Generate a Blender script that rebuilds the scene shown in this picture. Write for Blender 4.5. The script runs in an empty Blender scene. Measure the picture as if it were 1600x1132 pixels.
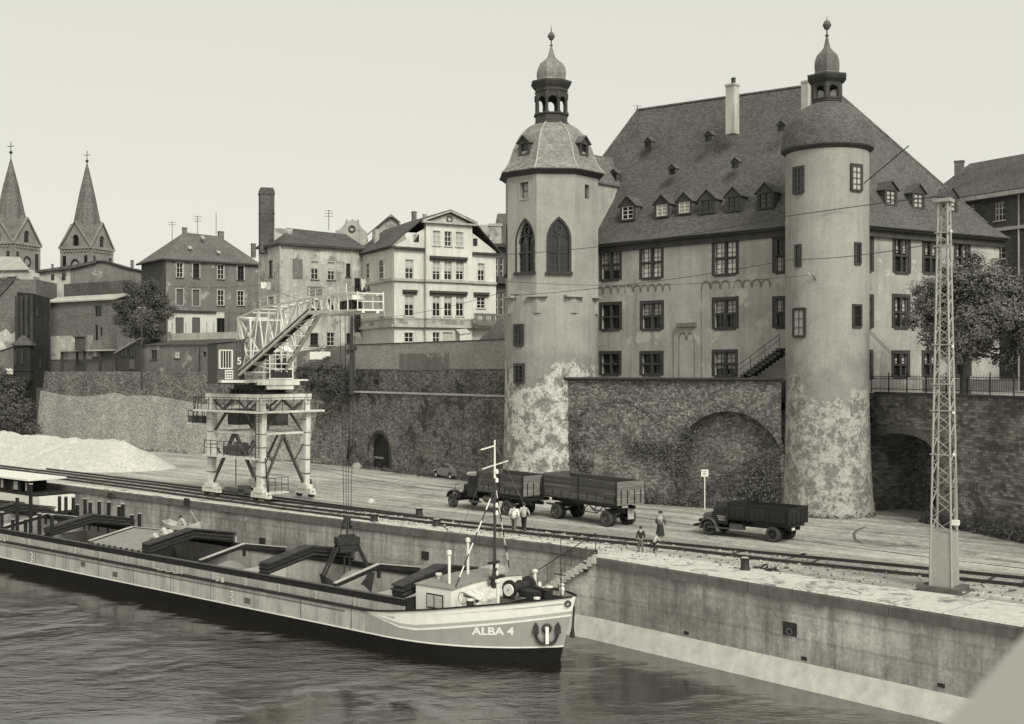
import bpy, bmesh, math, random
from math import sin, cos, pi, radians, sqrt, atan2
from mathutils import Vector, Matrix
from mathutils.geometry import tessellate_polygon
random.seed(7)
S = bpy.context.scene
COL = S.collection
# ------------------------------------------------------------------ camera, sky, sun, exposure
CAMZ, FP, HX, HY = 10.0, 1800.0, 800.0, 580.0
cam = bpy.data.cameras.new('camera'); camo = bpy.data.objects.new('camera', cam); COL.objects.link(camo)
camo.location = (0, 0, CAMZ); camo.rotation_euler = (radians(90), 0, 0)
cam.sensor_width = 36; cam.lens = FP / 1600 * 36; cam.shift_y = 14 / 1600
cam.clip_start = 0.05; cam.clip_end = 3000
cam.dof.use_dof = True; cam.dof.focus_distance = 72; cam.dof.aperture_fstop = 2.8
S.camera = camo
SUN_EL, SUN_AZ = radians(42), (0.42, -0.907)      # towards the sun: right of and behind the camera
w = bpy.data.worlds.new('World'); S.world = w; w.use_nodes = True
nt = w.node_tree; nt.nodes.clear()
sky = nt.nodes.new('ShaderNodeTexSky'); sky.sky_type = 'NISHITA'; sky.sun_disc = False
sky.sun_elevation = SUN_EL; sky.sun_rotation = atan2(SUN_AZ[0], SUN_AZ[1])
sky.air_density = 1.0; sky.dust_density = 3.0
bw = nt.nodes.new('ShaderNodeRGBToBW'); nt.links.new(sky.outputs[0], bw.inputs[0])
mr = nt.nodes.new('ShaderNodeMath'); mr.operation = 'MULTIPLY'; mr.inputs[1].default_value = 0.30
nt.links.new(bw.outputs[0], mr.inputs[0])
ad = nt.nodes.new('ShaderNodeMath'); ad.operation = 'ADD'; ad.inputs[1].default_value = 4.4   # even high overcast
nt.links.new(mr.outputs[0], ad.inputs[0])
sc = nt.nodes.new('ShaderNodeVectorMath'); sc.operation = 'SCALE'; sc.inputs[0].default_value = (1.0, 0.995, 0.895)
nt.links.new(ad.outputs[0], sc.inputs['Scale'])
bg = nt.nodes.new('ShaderNodeBackground'); bg.inputs[1].default_value = 0.111
nt.links.new(sc.outputs[0], bg.inputs[0])
wo = nt.nodes.new('ShaderNodeOutputWorld'); nt.links.new(bg.outputs[0], wo.inputs[0])
sl = bpy.data.lights.new('sun', 'SUN'); sl.energy = 2.4; sl.angle = radians(24); sl.color = (1, 0.99, 0.92)
slo = bpy.data.objects.new('sun', sl); COL.objects.link(slo)
slo.rotation_euler = Vector((SUN_AZ[0]*cos(SUN_EL), SUN_AZ[1]*cos(SUN_EL), sin(SUN_EL))).to_track_quat('Z', 'Y').to_euler()
S.view_settings.view_transform = 'Standard'; S.view_settings.look = 'None'
S.view_settings.exposure = 0.37; S.view_settings.gamma = 1.0; S.view_settings.use_curve_mapping = False

# ------------------------------------------------------------------ geometry of the survey: pixel of the photograph -> place
def ray(px, py): return Vector(((px-HX)/FP, 1.0, (HY-py)/FP))
def at(px, py, Y): r = ray(px, py); return Vector((r.x*Y, Y, CAMZ + r.z*Y))
def gr(px, py, z=0.0):
    Y = (CAMZ-z)*FP/(py-HY); return Vector(((px-HX)/FP*Y, Y, z))
def hitv(px, py, A, B):           # vertical plane through A, B
    r = ray(px, py); d = Vector((B[0]-A[0], B[1]-A[1])); n = Vector((-d.y, d.x))
    t = (n.x*A[0] + n.y*A[1]) / (n.x*r.x + n.y*r.y); return Vector((r.x*t, t, CAMZ + r.z*t))
def hitp(px, py, P, N):
    r = ray(px, py); o = Vector((0, 0, CAMZ)); t = (P-o).dot(N)/r.dot(N); return o + r*t
def V(*a): return Vector(a)

# ------------------------------------------------------------------ materials
TINT = (1.0, 0.975, 0.885)
def TC(v): return (v, v*0.985, v*(0.86+0.05*v), 1)
MATS = {}
class N:
    def __init__(s, name, rough=0.85, spec=0.3, metal=0.0):
        m = bpy.data.materials.new(name); m.use_nodes = True; s.m = m; s.t = m.node_tree; s.t.nodes.clear()
        s.o = s.n('ShaderNodeOutputMaterial'); s.b = s.n('ShaderNodeBsdfPrincipled'); s.l(s.b.outputs[0], s.o.inputs[0])
        s.b.inputs['Roughness'].default_value = rough; s.b.inputs['Specular IOR Level'].default_value = spec
        s.b.inputs['Metallic'].default_value = metal
        s.tc = s.n('ShaderNodeTexCoord'); MATS[name] = m
    def n(s, t): return s.t.nodes.new(t)
    def l(s, a, b): s.t.links.new(a, b)
    def vec(s, stretch=(1,1,1), uv=False, rot=None):
        mp = s.n('ShaderNodeMapping'); mp.inputs['Scale'].default_value = stretch
        if rot: mp.inputs['Rotation'].default_value = rot
        s.l(s.tc.outputs['UV' if uv else 'Object'], mp.inputs[0]); return mp.outputs[0]
    def math(s, op, a, b=None, c=None, clamp=False):
        q = s.n('ShaderNodeMath'); q.operation = op; q.use_clamp = clamp
        for i, x in enumerate((a, b, c)):
            if x is None: continue
            if isinstance(x, (int, float)): q.inputs[i].default_value = x
            else: s.l(x, q.inputs[i])
        return q.outputs[0]
    def noise(s, scale, detail=4, rough=0.6, stretch=(1,1,1), uv=False, dist=0):
        q = s.n('ShaderNodeTexNoise'); q.inputs['Scale'].default_value = scale; q.inputs['Detail'].default_value = detail
        q.inputs['Roughness'].default_value = rough; q.inputs['Distortion'].default_value = dist
        s.l(s.vec(stretch, uv), q.inputs['Vector']); return q.outputs['Fac']
    def mr(s, x, a, b, c, d, smooth=False):
        q = s.n('ShaderNodeMapRange'); q.interpolation_type = 'SMOOTHSTEP' if smooth else 'LINEAR'
        s.l(x, q.inputs[0])
        for i, y in enumerate((a, b, c, d)): q.inputs[i+1].default_value = y
        return q.outputs[0]
    def mix(s, f, a, b):      # scalar mix
        q = s.n('ShaderNodeMix'); q.data_type = 'FLOAT'
        s.l(f, q.inputs[0]) if not isinstance(f, (int, float)) else None
        for i, x in ((2, a), (3, b)):
            if isinstance(x, (int, float)): q.inputs[i].default_value = x
            else: s.l(x, q.inputs[i])
        return q.outputs[0]
    def fin(s, v, bump=None, bs=0.3, bd=0.05):
        q = s.n('ShaderNodeVectorMath'); q.operation = 'SCALE'; q.inputs[0].default_value = TINT
        if isinstance(v, (int, float)):
            s.b.inputs['Base Color'].default_value = TC(v)
        else:
            s.l(v, q.inputs['Scale']); s.l(q.outputs[0], s.b.inputs['Base Color'])
        if bump is not None:
            p = s.n('ShaderNodeBump'); p.inputs['Strength'].default_value = bs; p.inputs['Distance'].default_value = bd
            s.l(bump, p.inputs['Height']); s.l(p.outputs[0], s.b.inputs['Normal'])
        return s.m

def plaster(name, v, var=0.18, stain=0.25, light=0.0, bricky=0.0):
    s = N(name, 0.9, 0.15)
    a = s.mr(s.noise(0.35, 6, 0.65), 0.3, 0.7, 1-var, 1+var)
    b = s.mr(s.noise(5, 8, 0.85), 0.28, 0.72, 1-var*1.0, 1+var*1.0)
    st = s.mr(s.noise(1.6, 5, 0.7, (1, 1, 0.10)), 0.45, 0.75, 1, 1-stain)
    x = s.math('MULTIPLY', s.math('MULTIPLY', a, b), st); x = s.math('MULTIPLY', x, v)
    if light:
        m = s.mr(s.noise(0.5, 7, 0.7), 0.55, 0.62, 0, 1, True); x = s.mix(m, x, s.math('MULTIPLY', b, v*(1+light)))
        m2 = s.mr(s.noise(0.8, 7, 0.75, (1.1, 0.9, 1.0), dist=0.6), 0.60, 0.66, 0, 1, True); x = s.mix(m2, x, s.math('MULTIPLY', b, v*(1-0.4*light)))
    if bricky:
        k, kf = brickfac(s, 0.26, 0.085, 0.25, 1.15)
        m = s.mr(s.noise(0.4, 6, 0.7), 0.52, 0.6, 0, 1, True); x = s.mix(m, x, s.math('MULTIPLY', k, v*bricky))
    return s.fin(x, s.noise(14, 4, 0.7), 0.25, 0.03)

def brickfac(s, bw_, bh, var, mort, off=0.5):
    q = s.n('ShaderNodeTexBrick'); q.offset = off
    q.inputs['Scale'].default_value = 1; q.inputs['Brick Width'].default_value = bw_; q.inputs['Row Height'].default_value = bh
    q.inputs['Mortar Size'].default_value = min(bw_, bh)*0.07; q.inputs['Mortar Smooth'].default_value = 0.3
    q.inputs['Bias'].default_value = 0.0
    q.inputs['Color1'].default_value = (1-var, 1-var, 1-var, 1); q.inputs['Color2'].default_value = (1+var, 1+var, 1+var, 1)
    q.inputs['Mortar'].default_value = (mort, mort, mort, 1)
    s.l(s.vec((1, 1, 1), True), q.inputs['Vector'])
    r = s.n('ShaderNodeRGBToBW'); s.l(q.outputs['Color'], r.inputs[0]); return r.outputs[0], q.outputs['Fac']

def brick(name, v, bw_=0.28, bh=0.09, var=0.25, mort=0.75, big=0.3, rough=0.9, moss=0.0, off=0.5):
    s = N(name, rough, 0.2)
    k, f = brickfac(s, bw_, bh, var, mort, off)
    a = s.mr(s.noise(0.3, 6, 0.65), 0.3, 0.7, 1-big, 1+big)
    b = s.mr(s.noise(4.5, 8, 0.85), 0.3, 0.7, 0.68, 1.34)
    x = s.math('MULTIPLY', s.math('MULTIPLY', k, v), s.math('MULTIPLY', a, b))
    if moss:
        m = s.mr(s.noise(0.55, 7, 0.7, (1, 1, 1.6)), 0.5, 0.64, 0, 1, True); x = s.mix(m, x, s.math('MULTIPLY', b, v*moss))
    return s.fin(x, f, 0.35, -0.02)

def rubble(name, v, size=0.34, var=0.45, mort=0.6, big=0.3, patch=None, zmask=None, flat=0.6, speck=0.0):
    s = N(name, 0.92, 0.15)
    q = s.n('ShaderNodeTexVoronoi'); q.inputs['Scale'].default_value = 1/size; q.inputs['Randomness'].default_value = 0.95
    vv = s.vec((1, 1, 1/flat)); s.l(vv, q.inputs['Vector'])
    cb = s.n('ShaderNodeSeparateColor'); s.l(q.outputs['Color'], cb.inputs[0])
    cell = s.mr(cb.outputs[0], 0, 1, 1-var, 1+var)
    e = s.n('ShaderNodeTexVoronoi'); e.feature = 'DISTANCE_TO_EDGE'; e.inputs['Scale'].default_value = 1/size; e.inputs['Randomness'].default_value = 0.95
    s.l(vv, e.inputs['Vector']); ed = s.mr(e.outputs['Distance'], 0.0, 0.11, 0, 1)
    x = s.mix(ed, mort, cell)
    a = s.mr(s.noise(0.28, 7, 0.7), 0.3, 0.7, 1-big, 1+big)
    b = s.mr(s.noise(6, 8, 0.9), 0.3, 0.7, 0.55, 1.5)
    x = s.math('MULTIPLY', s.math('MULTIPLY', x, v), s.math('MULTIPLY', a, b))
    if speck:
        m = s.mr(s.noise(3.2, 3, 0.6), 0.64, 0.68, 0, speck, True); x = s.mix(m, x, v*2.6)
    if patch:
        for (pv, psc, lo, hi, z0, z1, zs) in patch:
            nz = s.noise(psc, 8, 0.72, dist=0.4)
            if zs:
                sx = s.n('ShaderNodeSeparateXYZ'); s.l(s.tc.outputs['Object'], sx.inputs[0])
                g = s.mr(sx.outputs[2], z0, z1, 0, zs); nz = s.math('ADD', nz, g)
            m = s.mr(nz, lo, hi, 0, 1, True)
            pb = s.mr(s.noise(5, 6, 0.8), 0.25, 0.75, 0.62, 1.38)
            x = s.mix(m, x, s.math('MULTIPLY', pb, pv))
    return s.fin(x, s.math('ADD', ed, s.noise(6, 4, 0.7)), 0.5, 0.05)

def simple(name, v, rough=0.7, var=0.15, scale=3.0, spec=0.3, metal=0, bs=0.15, streak=0.0):
    s = N(name, rough, spec, metal)
    a = s.mr(s.noise(scale, 5, 0.65), 0.25, 0.75, 1-var, 1+var)
    x = s.math('MULTIPLY', a, v)
    if streak: x = s.math('MULTIPLY', x, s.mr(s.noise(2.2, 5, 0.7, (1, 1, 0.12)), 0.45, 0.72, 1, 1-streak))
    return s.fin(x, s.noise(scale*4, 3, 0.6), bs, 0.02)

def planks(name, v, h=0.2, var=0.25, vert=False):
    s = N(name, 0.85, 0.2)
    k, f = brickfac(s, 9.0, h, var, 0.35, 0.37) if not vert else brickfac(s, h, 9.0, var, 0.35, 0.0)
    b = s.mr(s.noise(3, 5, 0.7, (0.4, 0.4, 3)), 0.25, 0.75, 0.75, 1.25)
    return s.fin(s.math('MULTIPLY', s.math('MULTIPLY', k, b), v), f, 0.4, -0.015)

def setup_materials():
    rubble('wall_light', 0.35, 0.24, 0.38, 0.55, 0.22, flat=0.55, speck=0.35)
    rubble('wall_rough', 0.155, 0.34, 0.55, 0.55, 0.35, flat=0.5, speck=0.7)
    rubble('wall_dark', 0.16, 0.36, 0.5, 0.55, 0.40, flat=0.5, speck=0.45, patch=[(0.055, 0.35, 0.52, 0.62, 0, 0, 0)])
    rubble('wall_terrace', 0.175, 0.28, 0.5, 0.50, 0.35, flat=0.55, speck=0.6,
           patch=[(0.085, 0.30, 0.52, 0.66, 0, 0, 0), (0.30, 0.45, 0.60, 0.70, 5.0, 0, 0.14)])
    rubble('wall_back', 0.095, 0.30, 0.5, 0.5, 0.4, flat=0.6, speck=0.4,
           patch=[(0.045, 0.42, 0.50, 0.62, 0, 0, 0), (0.22, 0.7, 0.60, 0.70, 4.5, 0, 0.14)])
    brick('wall_ashlar', 0.18, 0.46, 0.19, 0.48, 0.50, 0.42, moss=0.42)
    plaster('plaster_castle', 0.34, 0.20, 0.28, 0.20)
    rubble('tower_base', 0.30, 0.40, 0.35, 0.75, 0.3, flat=0.7, patch=[(0.56, 0.9, 0.46, 0.56, 0, 0, 0), (0.13, 1.3, 0.60, 0.66, 0, 0, 0)])
    # plaster above, bare patchy masonry below an uneven line
    for nm, z0, off in (('plaster_tower', 9.7, 0.0), ('plaster_round', 8.6, 1.3)):
        s = N(nm, 0.9, 0.15)
        a = s.mr(s.noise(0.35, 6, 0.65), 0.3, 0.7, 0.84, 1.14); b = s.mr(s.noise(5, 8, 0.85), 0.28, 0.72, 0.82, 1.18)
        st = s.mr(s.noise(1.6, 5, 0.7, (1, 1, 0.10)), 0.45, 0.75, 1, 0.80)
        x = s.math('MULTIPLY', s.math('MULTIPLY', s.math('MULTIPLY', a, b), st), 0.33)
        q = s.noise(1.0, 9, 0.84, dist=0.15); cr = s.mr(q, 0.455, 0.54, 0.20, 0.54 if not off else 0.43, True)
        fine = s.mr(s.noise(4.5, 8, 0.9), 0.32, 0.68, 0.50, 1.40)
        hol = s.mr(s.noise(2.6, 7, 0.8, (1.2, 1.2, 1)), 0.57, 0.63, 1, 0.42, True)
        y = s.math('MULTIPLY', s.math('MULTIPLY', cr, fine), hol)
        sx = s.n('ShaderNodeSeparateXYZ'); s.l(s.tc.outputs['Object'], sx.inputs[0])
        lv = s.math('ADD', sx.outputs[2], s.math('MULTIPLY', s.math('SUBTRACT', s.noise(0.32, 7, 0.62), 0.5), -11.0))
        if off: lv = s.math('ADD', lv, 0.0)
        m = s.mr(lv, z0-0.25, z0+0.25, 1, 0, True)
        dk = s.mr(s.math('ADD', lv, s.math('MULTIPLY', s.noise(1.2, 5), 2.0)), z0+1.2, z0+3.6, 0.78, 1.0, True)
        x = s.math('MULTIPLY', x, dk)
        s.fin(s.mix(m, x, y), s.math('ADD', s.noise(10, 4, 0.7), s.math('MULTIPLY', m, q)), 0.5, 0.06)
    brick('slate', 0.100, 0.22, 0.15, 0.26, 0.45, 0.14, 0.65)
    brick('slate_light', 0.25, 0.26, 0.15, 0.30, 0.5, 0.28, 0.6)
    brick('slate_mid', 0.14, 0.26, 0.15, 0.28, 0.5, 0.25, 0.6)
    brick('tile_dark', 0.085, 0.24, 0.22, 0.30, 0.5, 0.25, 0.8)
    brick('tile_grey', 0.125, 0.24, 0.22, 0.22, 0.6, 0.18, 0.8)
    brick('brick_dark', 0.085, 0.27, 0.09, 0.30, 1.25, 0.3)
    brick('brick_mid', 0.14, 0.27, 0.09, 0.25, 1.2, 0.22)
    brick('brick_light', 0.29, 0.27, 0.09, 0.18, 1.15, 0.15)
    brick('spire_slate', 0.125, 0.45, 0.3, 0.3, 0.7, 0.22, 0.6)
    plaster('plaster_white', 0.60, 0.13, 0.24, 0.0)
    plaster('plaster_grey', 0.17, 0.22, 0.25, 0.9)
    plaster('plaster_old', 0.40, 0.20, 0.30, 0.30, 0.55)
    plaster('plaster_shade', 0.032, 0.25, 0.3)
    plaster('stone_church', 0.24, 0.22, 0.2)
    plaster('trim_dark', 0.065, 0.25, 0.2)
    plaster('trim_light', 0.42, 0.2, 0.35)
    plaster('stone_light', 0.45, 0.18, 0.3)
    s = N('stone_frame', 0.85, 0.2); s.fin(s.math('MULTIPLY', s.mr(s.noise(3, 6, 0.75), 0.25, 0.75, 0.55, 1.5), 0.050), s.noise(12, 3), 0.3, 0.02)
    # ground of the quay: worn, patchy, with dark and pale tracks
    s = N('quay_ground', 0.95, 0.1)
    a = s.mr(s.noise(0.09, 7, 0.65), 0.3, 0.7, 0.76, 1.2); b = s.mr(s.noise(3.2, 8, 0.9), 0.3, 0.7, 0.5, 1.5)
    c = s.mr(s.noise(0.22, 8, 0.75, (1, 1, 1), dist=0.8), 0.52, 0.68, 1.06, 0.50, True)
    rt = s.n('ShaderNodeTexNoise'); rt.inputs['Scale'].default_value = 1.0; rt.inputs['Detail'].default_value = 6
    mp = s.n('ShaderNodeMapping'); mp.vector_type = 'TEXTURE'; mp.inputs['Rotation'].default_value = (0, 0, radians(-43)); mp.inputs['Scale'].default_value = (18, 1.1, 1)
    s.l(s.tc.outputs['Object'], mp.inputs[0]); s.l(mp.outputs[0], rt.inputs['Vector'])
    ru = s.mr(rt.outputs['Fac'], 0.35, 0.66, 1.16, 0.66)
    x = s.math('MULTIPLY', s.math('MULTIPLY', s.math('MULTIPLY', a, b), s.math('MULTIPLY', c, ru)), 0.36)
    x = s.math('MULTIPLY', x, s.mr(s.noise(1.3, 7, 0.85), 0.34, 0.66, 0.68, 1.28))
    s.fin(x, s.noise(5, 6, 0.8), 0.5, 0.05)
    s = N('ballast', 0.95, 0.1)
    x = s.math('MULTIPLY', s.math('MULTIPLY', s.mr(s.noise(4.5, 7, 0.85), 0.3, 0.7, 0.45, 1.55), s.mr(s.noise(0.35, 5, 0.7), 0.3, 0.7, 0.7, 1.3)), 0.27)
    s.fin(x, s.noise(7, 6, 0.8), 0.8, 0.06)
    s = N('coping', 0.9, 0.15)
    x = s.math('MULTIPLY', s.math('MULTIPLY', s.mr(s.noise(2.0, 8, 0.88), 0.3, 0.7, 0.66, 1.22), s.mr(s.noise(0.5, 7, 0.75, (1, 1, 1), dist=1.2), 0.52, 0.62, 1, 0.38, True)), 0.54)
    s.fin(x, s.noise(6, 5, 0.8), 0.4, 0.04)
    # quay wall: board-marked concrete with streaks, lighter blooms and dark top
    s = N('quay_wall', 0.9, 0.15)
    a = s.mr(s.noise(0.22, 7, 0.75), 0.34, 0.66, 0.55, 1.35)
    st = s.mr(s.noise(1.7, 6, 0.72, (1, 1, 0.09)), 0.3, 0.75, 1.30, 0.50)
    b = s.mr(s.noise(5, 6, 0.8), 0.25, 0.75, 0.68, 1.32)
    hb = s.mr(s.noise(1.3, 5, 0.7, (0.12, 0.12, 2.2)), 0.3, 0.7, 0.88, 1.1)
    lt = s.mr(s.noise(0.5, 8, 0.78, (1, 1, 0.8)), 0.55, 0.66, 0, 0.55, True)
    x = s.math('MULTIPLY', s.math('MULTIPLY', s.math('MULTIPLY', a, b), s.math('MULTIPLY', st, hb)), 0.33)
    x = s.mix(lt, x, s.math('MULTIPLY', b, 0.55)); kk, kf = brickfac(s, 7.3, 1.15, 0.05, 0.86); x = s.math('MULTIPLY', x, kk)
    s.fin(x, s.noise(8, 5, 0.8), 0.4, 0.03)
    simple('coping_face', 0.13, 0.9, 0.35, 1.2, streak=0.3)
    simple('quay_toe', 0.46, 0.85, 0.20, 1.6, streak=0.12)
    simple('gravel_white', 0.47, 0.95, 0.30, 3.0, spec=0.1, bs=0.9)
    simple('rail_steel', 0.07, 0.45, 0.3, 3, 0.5, 0.6)
    simple('iron_dark', 0.030, 0.6, 0.3, 4)
    simple('iron_mid', 0.10, 0.6, 0.3, 4, streak=0.3)
    simple('paint_white', 0.72, 0.5, 0.07, 2, streak=0.10)
    simple('paint_crane', 0.66, 0.6, 0.16, 2.5, streak=0.28)
    simple('paint_crane_dark', 0.085, 0.6, 0.3, 2.5)
    simple('paint_grey', 0.30, 0.55, 0.10, 1.2, streak=0.12)
    simple('paint_hull', 0.40, 0.5, 0.25, 0.9, streak=0.40)
    simple('paint_stripe', 0.38, 0.5, 0.08, 1)
    simple('hull_black', 0.010, 0.7, 0.35, 1.5, spec=0.1)
    simple('deck_dark', 0.026, 0.85, 0.4, 2, spec=0.1)
    simple('deck_grey', 0.22, 0.6, 0.18, 1.5)
    simple('hold_grey', 0.42, 0.85, 0.25, 0.7, streak=0.3)
    simple('rubber', 0.032, 0.85, 0.25, 6)
    simple('rubber_grey', 0.055, 0.85, 0.3, 6)
    simple('truck_dark', 0.018, 0.4, 0.25, 3, 0.4)
    simple('truck_mid', 0.075, 0.4, 0.25, 3, 0.5)
    simple('car_grey', 0.17, 0.3, 0.08, 3, 0.5)
    simple('chrome', 0.5, 0.25, 0.05, 3, 0.6, 0.8)
    simple('concrete', 0.40, 0.85, 0.15, 2.0, streak=0.2)
    simple('concrete_dark', 0.10, 0.9, 0.3, 2.0)
    simple('concrete_pale', 0.27, 0.85, 0.05, 1.0)
    simple('mast_paint', 0.31, 0.6, 0.12, 2.0)
    simple('bark', 0.045, 0.95, 0.35, 3, bs=0.8)
    simple('wood_pole', 0.05, 0.9, 0.3, 2)
    simple('cloth_white', 0.70, 0.9, 0.06, 4)
    simple('cloth_light', 0.42, 0.9, 0.12, 4)
    simple('cloth_grey', 0.13, 0.9, 0.15, 4)
    simple('cloth_dark', 0.030, 0.9, 0.2, 4)
    simple('skin', 0.36, 0.6, 0.05, 4)
    simple('hair', 0.03, 0.7, 0.2, 8)
    simple('window_white', 0.62, 0.6, 0.10, 4)
    simple('window_dark', 0.06, 0.7, 0.25, 4)
    simple('shutter', 0.10, 0.7, 0.2, 4)
    simple('blind', 0.40, 0.9, 0.12, 3)
    simple('cargo', 0.20, 0.95, 0.2, 3, bs=0.6)
    planks('planks_dark', 0.050, 0.14); planks('planks_mid', 0.115, 0.17); planks('planks_truck', 0.105, 0.16, 0.4); planks('planks_tail', 0.20, 0.16)
    planks('planks_black', 0.030, 0.16); planks('sheet_grey', 0.10, 0.12, 0.10, True); planks('metal_roof', 0.36, 0.6, 0.08, True)
    # slates laid in rings round a dome or bell roof (thing's own axis = ring centre)
    for nm, v in (('dome_slate', 0.105), ('bell_slate', 0.23), ('onion_slate', 0.13)):
        s = N(nm, 0.65, 0.25); sx = s.n('ShaderNodeSeparateXYZ'); s.l(s.tc.outputs['Object'], sx.inputs[0])
        an = s.math('MULTIPLY', s.math('ARCTAN2', sx.outputs[1], sx.outputs[0]), 2.9); cm = s.n('ShaderNodeCombineXYZ'); s.l(an, cm.inputs[0]); s.l(s.math('MULTIPLY', sx.outputs[2], 1.35), cm.inputs[1])
        q = s.n('ShaderNodeTexBrick'); q.inputs['Scale'].default_value = 1; q.inputs['Brick Width'].default_value = .19; q.inputs['Row Height'].default_value = .15; q.inputs['Mortar Size'].default_value = .010
        q.inputs['Color1'].default_value = (.72, .72, .72, 1); q.inputs['Color2'].default_value = (1.25, 1.25, 1.25, 1); q.inputs['Mortar'].default_value = (.4, .4, .4, 1); s.l(cm.outputs[0], q.inputs['Vector'])
        rb = s.n('ShaderNodeRGBToBW'); s.l(q.outputs['Color'], rb.inputs[0]); bb = s.mr(s.noise(1.2, 8, 0.8), 0.3, 0.7, 0.7, 1.35)
        s.fin(s.math('MULTIPLY', s.math('MULTIPLY', rb.outputs[0], v), bb), q.outputs['Fac'], 0.4, -0.02)
    for nm, v, r in (('glass', 0.02, 0.06), ('glass_dark', 0.012, 0.25)):
        s = N(nm, r, 0.6); s.fin(v, s.noise(1.2, 2), 0.08, 0.05)
    for nm, v in (('leaf', 0.115), ('leaf_light', 0.15), ('leaf_dark', 0.085)):
        s = N(nm, 0.7, 0.25); s.fin(s.math('MULTIPLY', s.mr(s.noise(1.1, 4, 0.6), 0.3, 0.7, 0.6, 1.45), v))
    # water: brownish river, long wavelets and fine ripples
    s = N('water', 0.07, 0.5); s.b.inputs['IOR'].default_value = 3.7
    s.b.inputs['Base Color'].default_value = (0.014, 0.012, 0.008, 1)
    n1 = s.noise(0.50, 4, 0.55, (1, 1.8, 1), dist=0.35); n2 = s.noise(1.7, 4, 0.58, (1, 2.1, 1), dist=0.2); n3 = s.noise(0.07, 4, 0.6, dist=0.3)
    amp = s.mr(n3, 0.42, 0.60, 0.14, 1.35, True); n4 = s.noise(3.6, 4, 0.6, (1, 2.0, 1), dist=0.3)
    h = s.math('MULTIPLY', s.math('ADD', s.math('ADD', s.math('MULTIPLY', n1, 0.62), s.math('MULTIPLY', n2, 0.26)), s.math('MULTIPLY', n4, 0.07)), amp)
    p = s.n('ShaderNodeBump'); p.inputs['Strength'].default_value = 1.0; p.inputs['Distance'].default_value = 0.20
    s.l(h, p.inputs['Height']); s.l(p.outputs[0], s.b.inputs['Normal'])
setup_materials()

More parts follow.
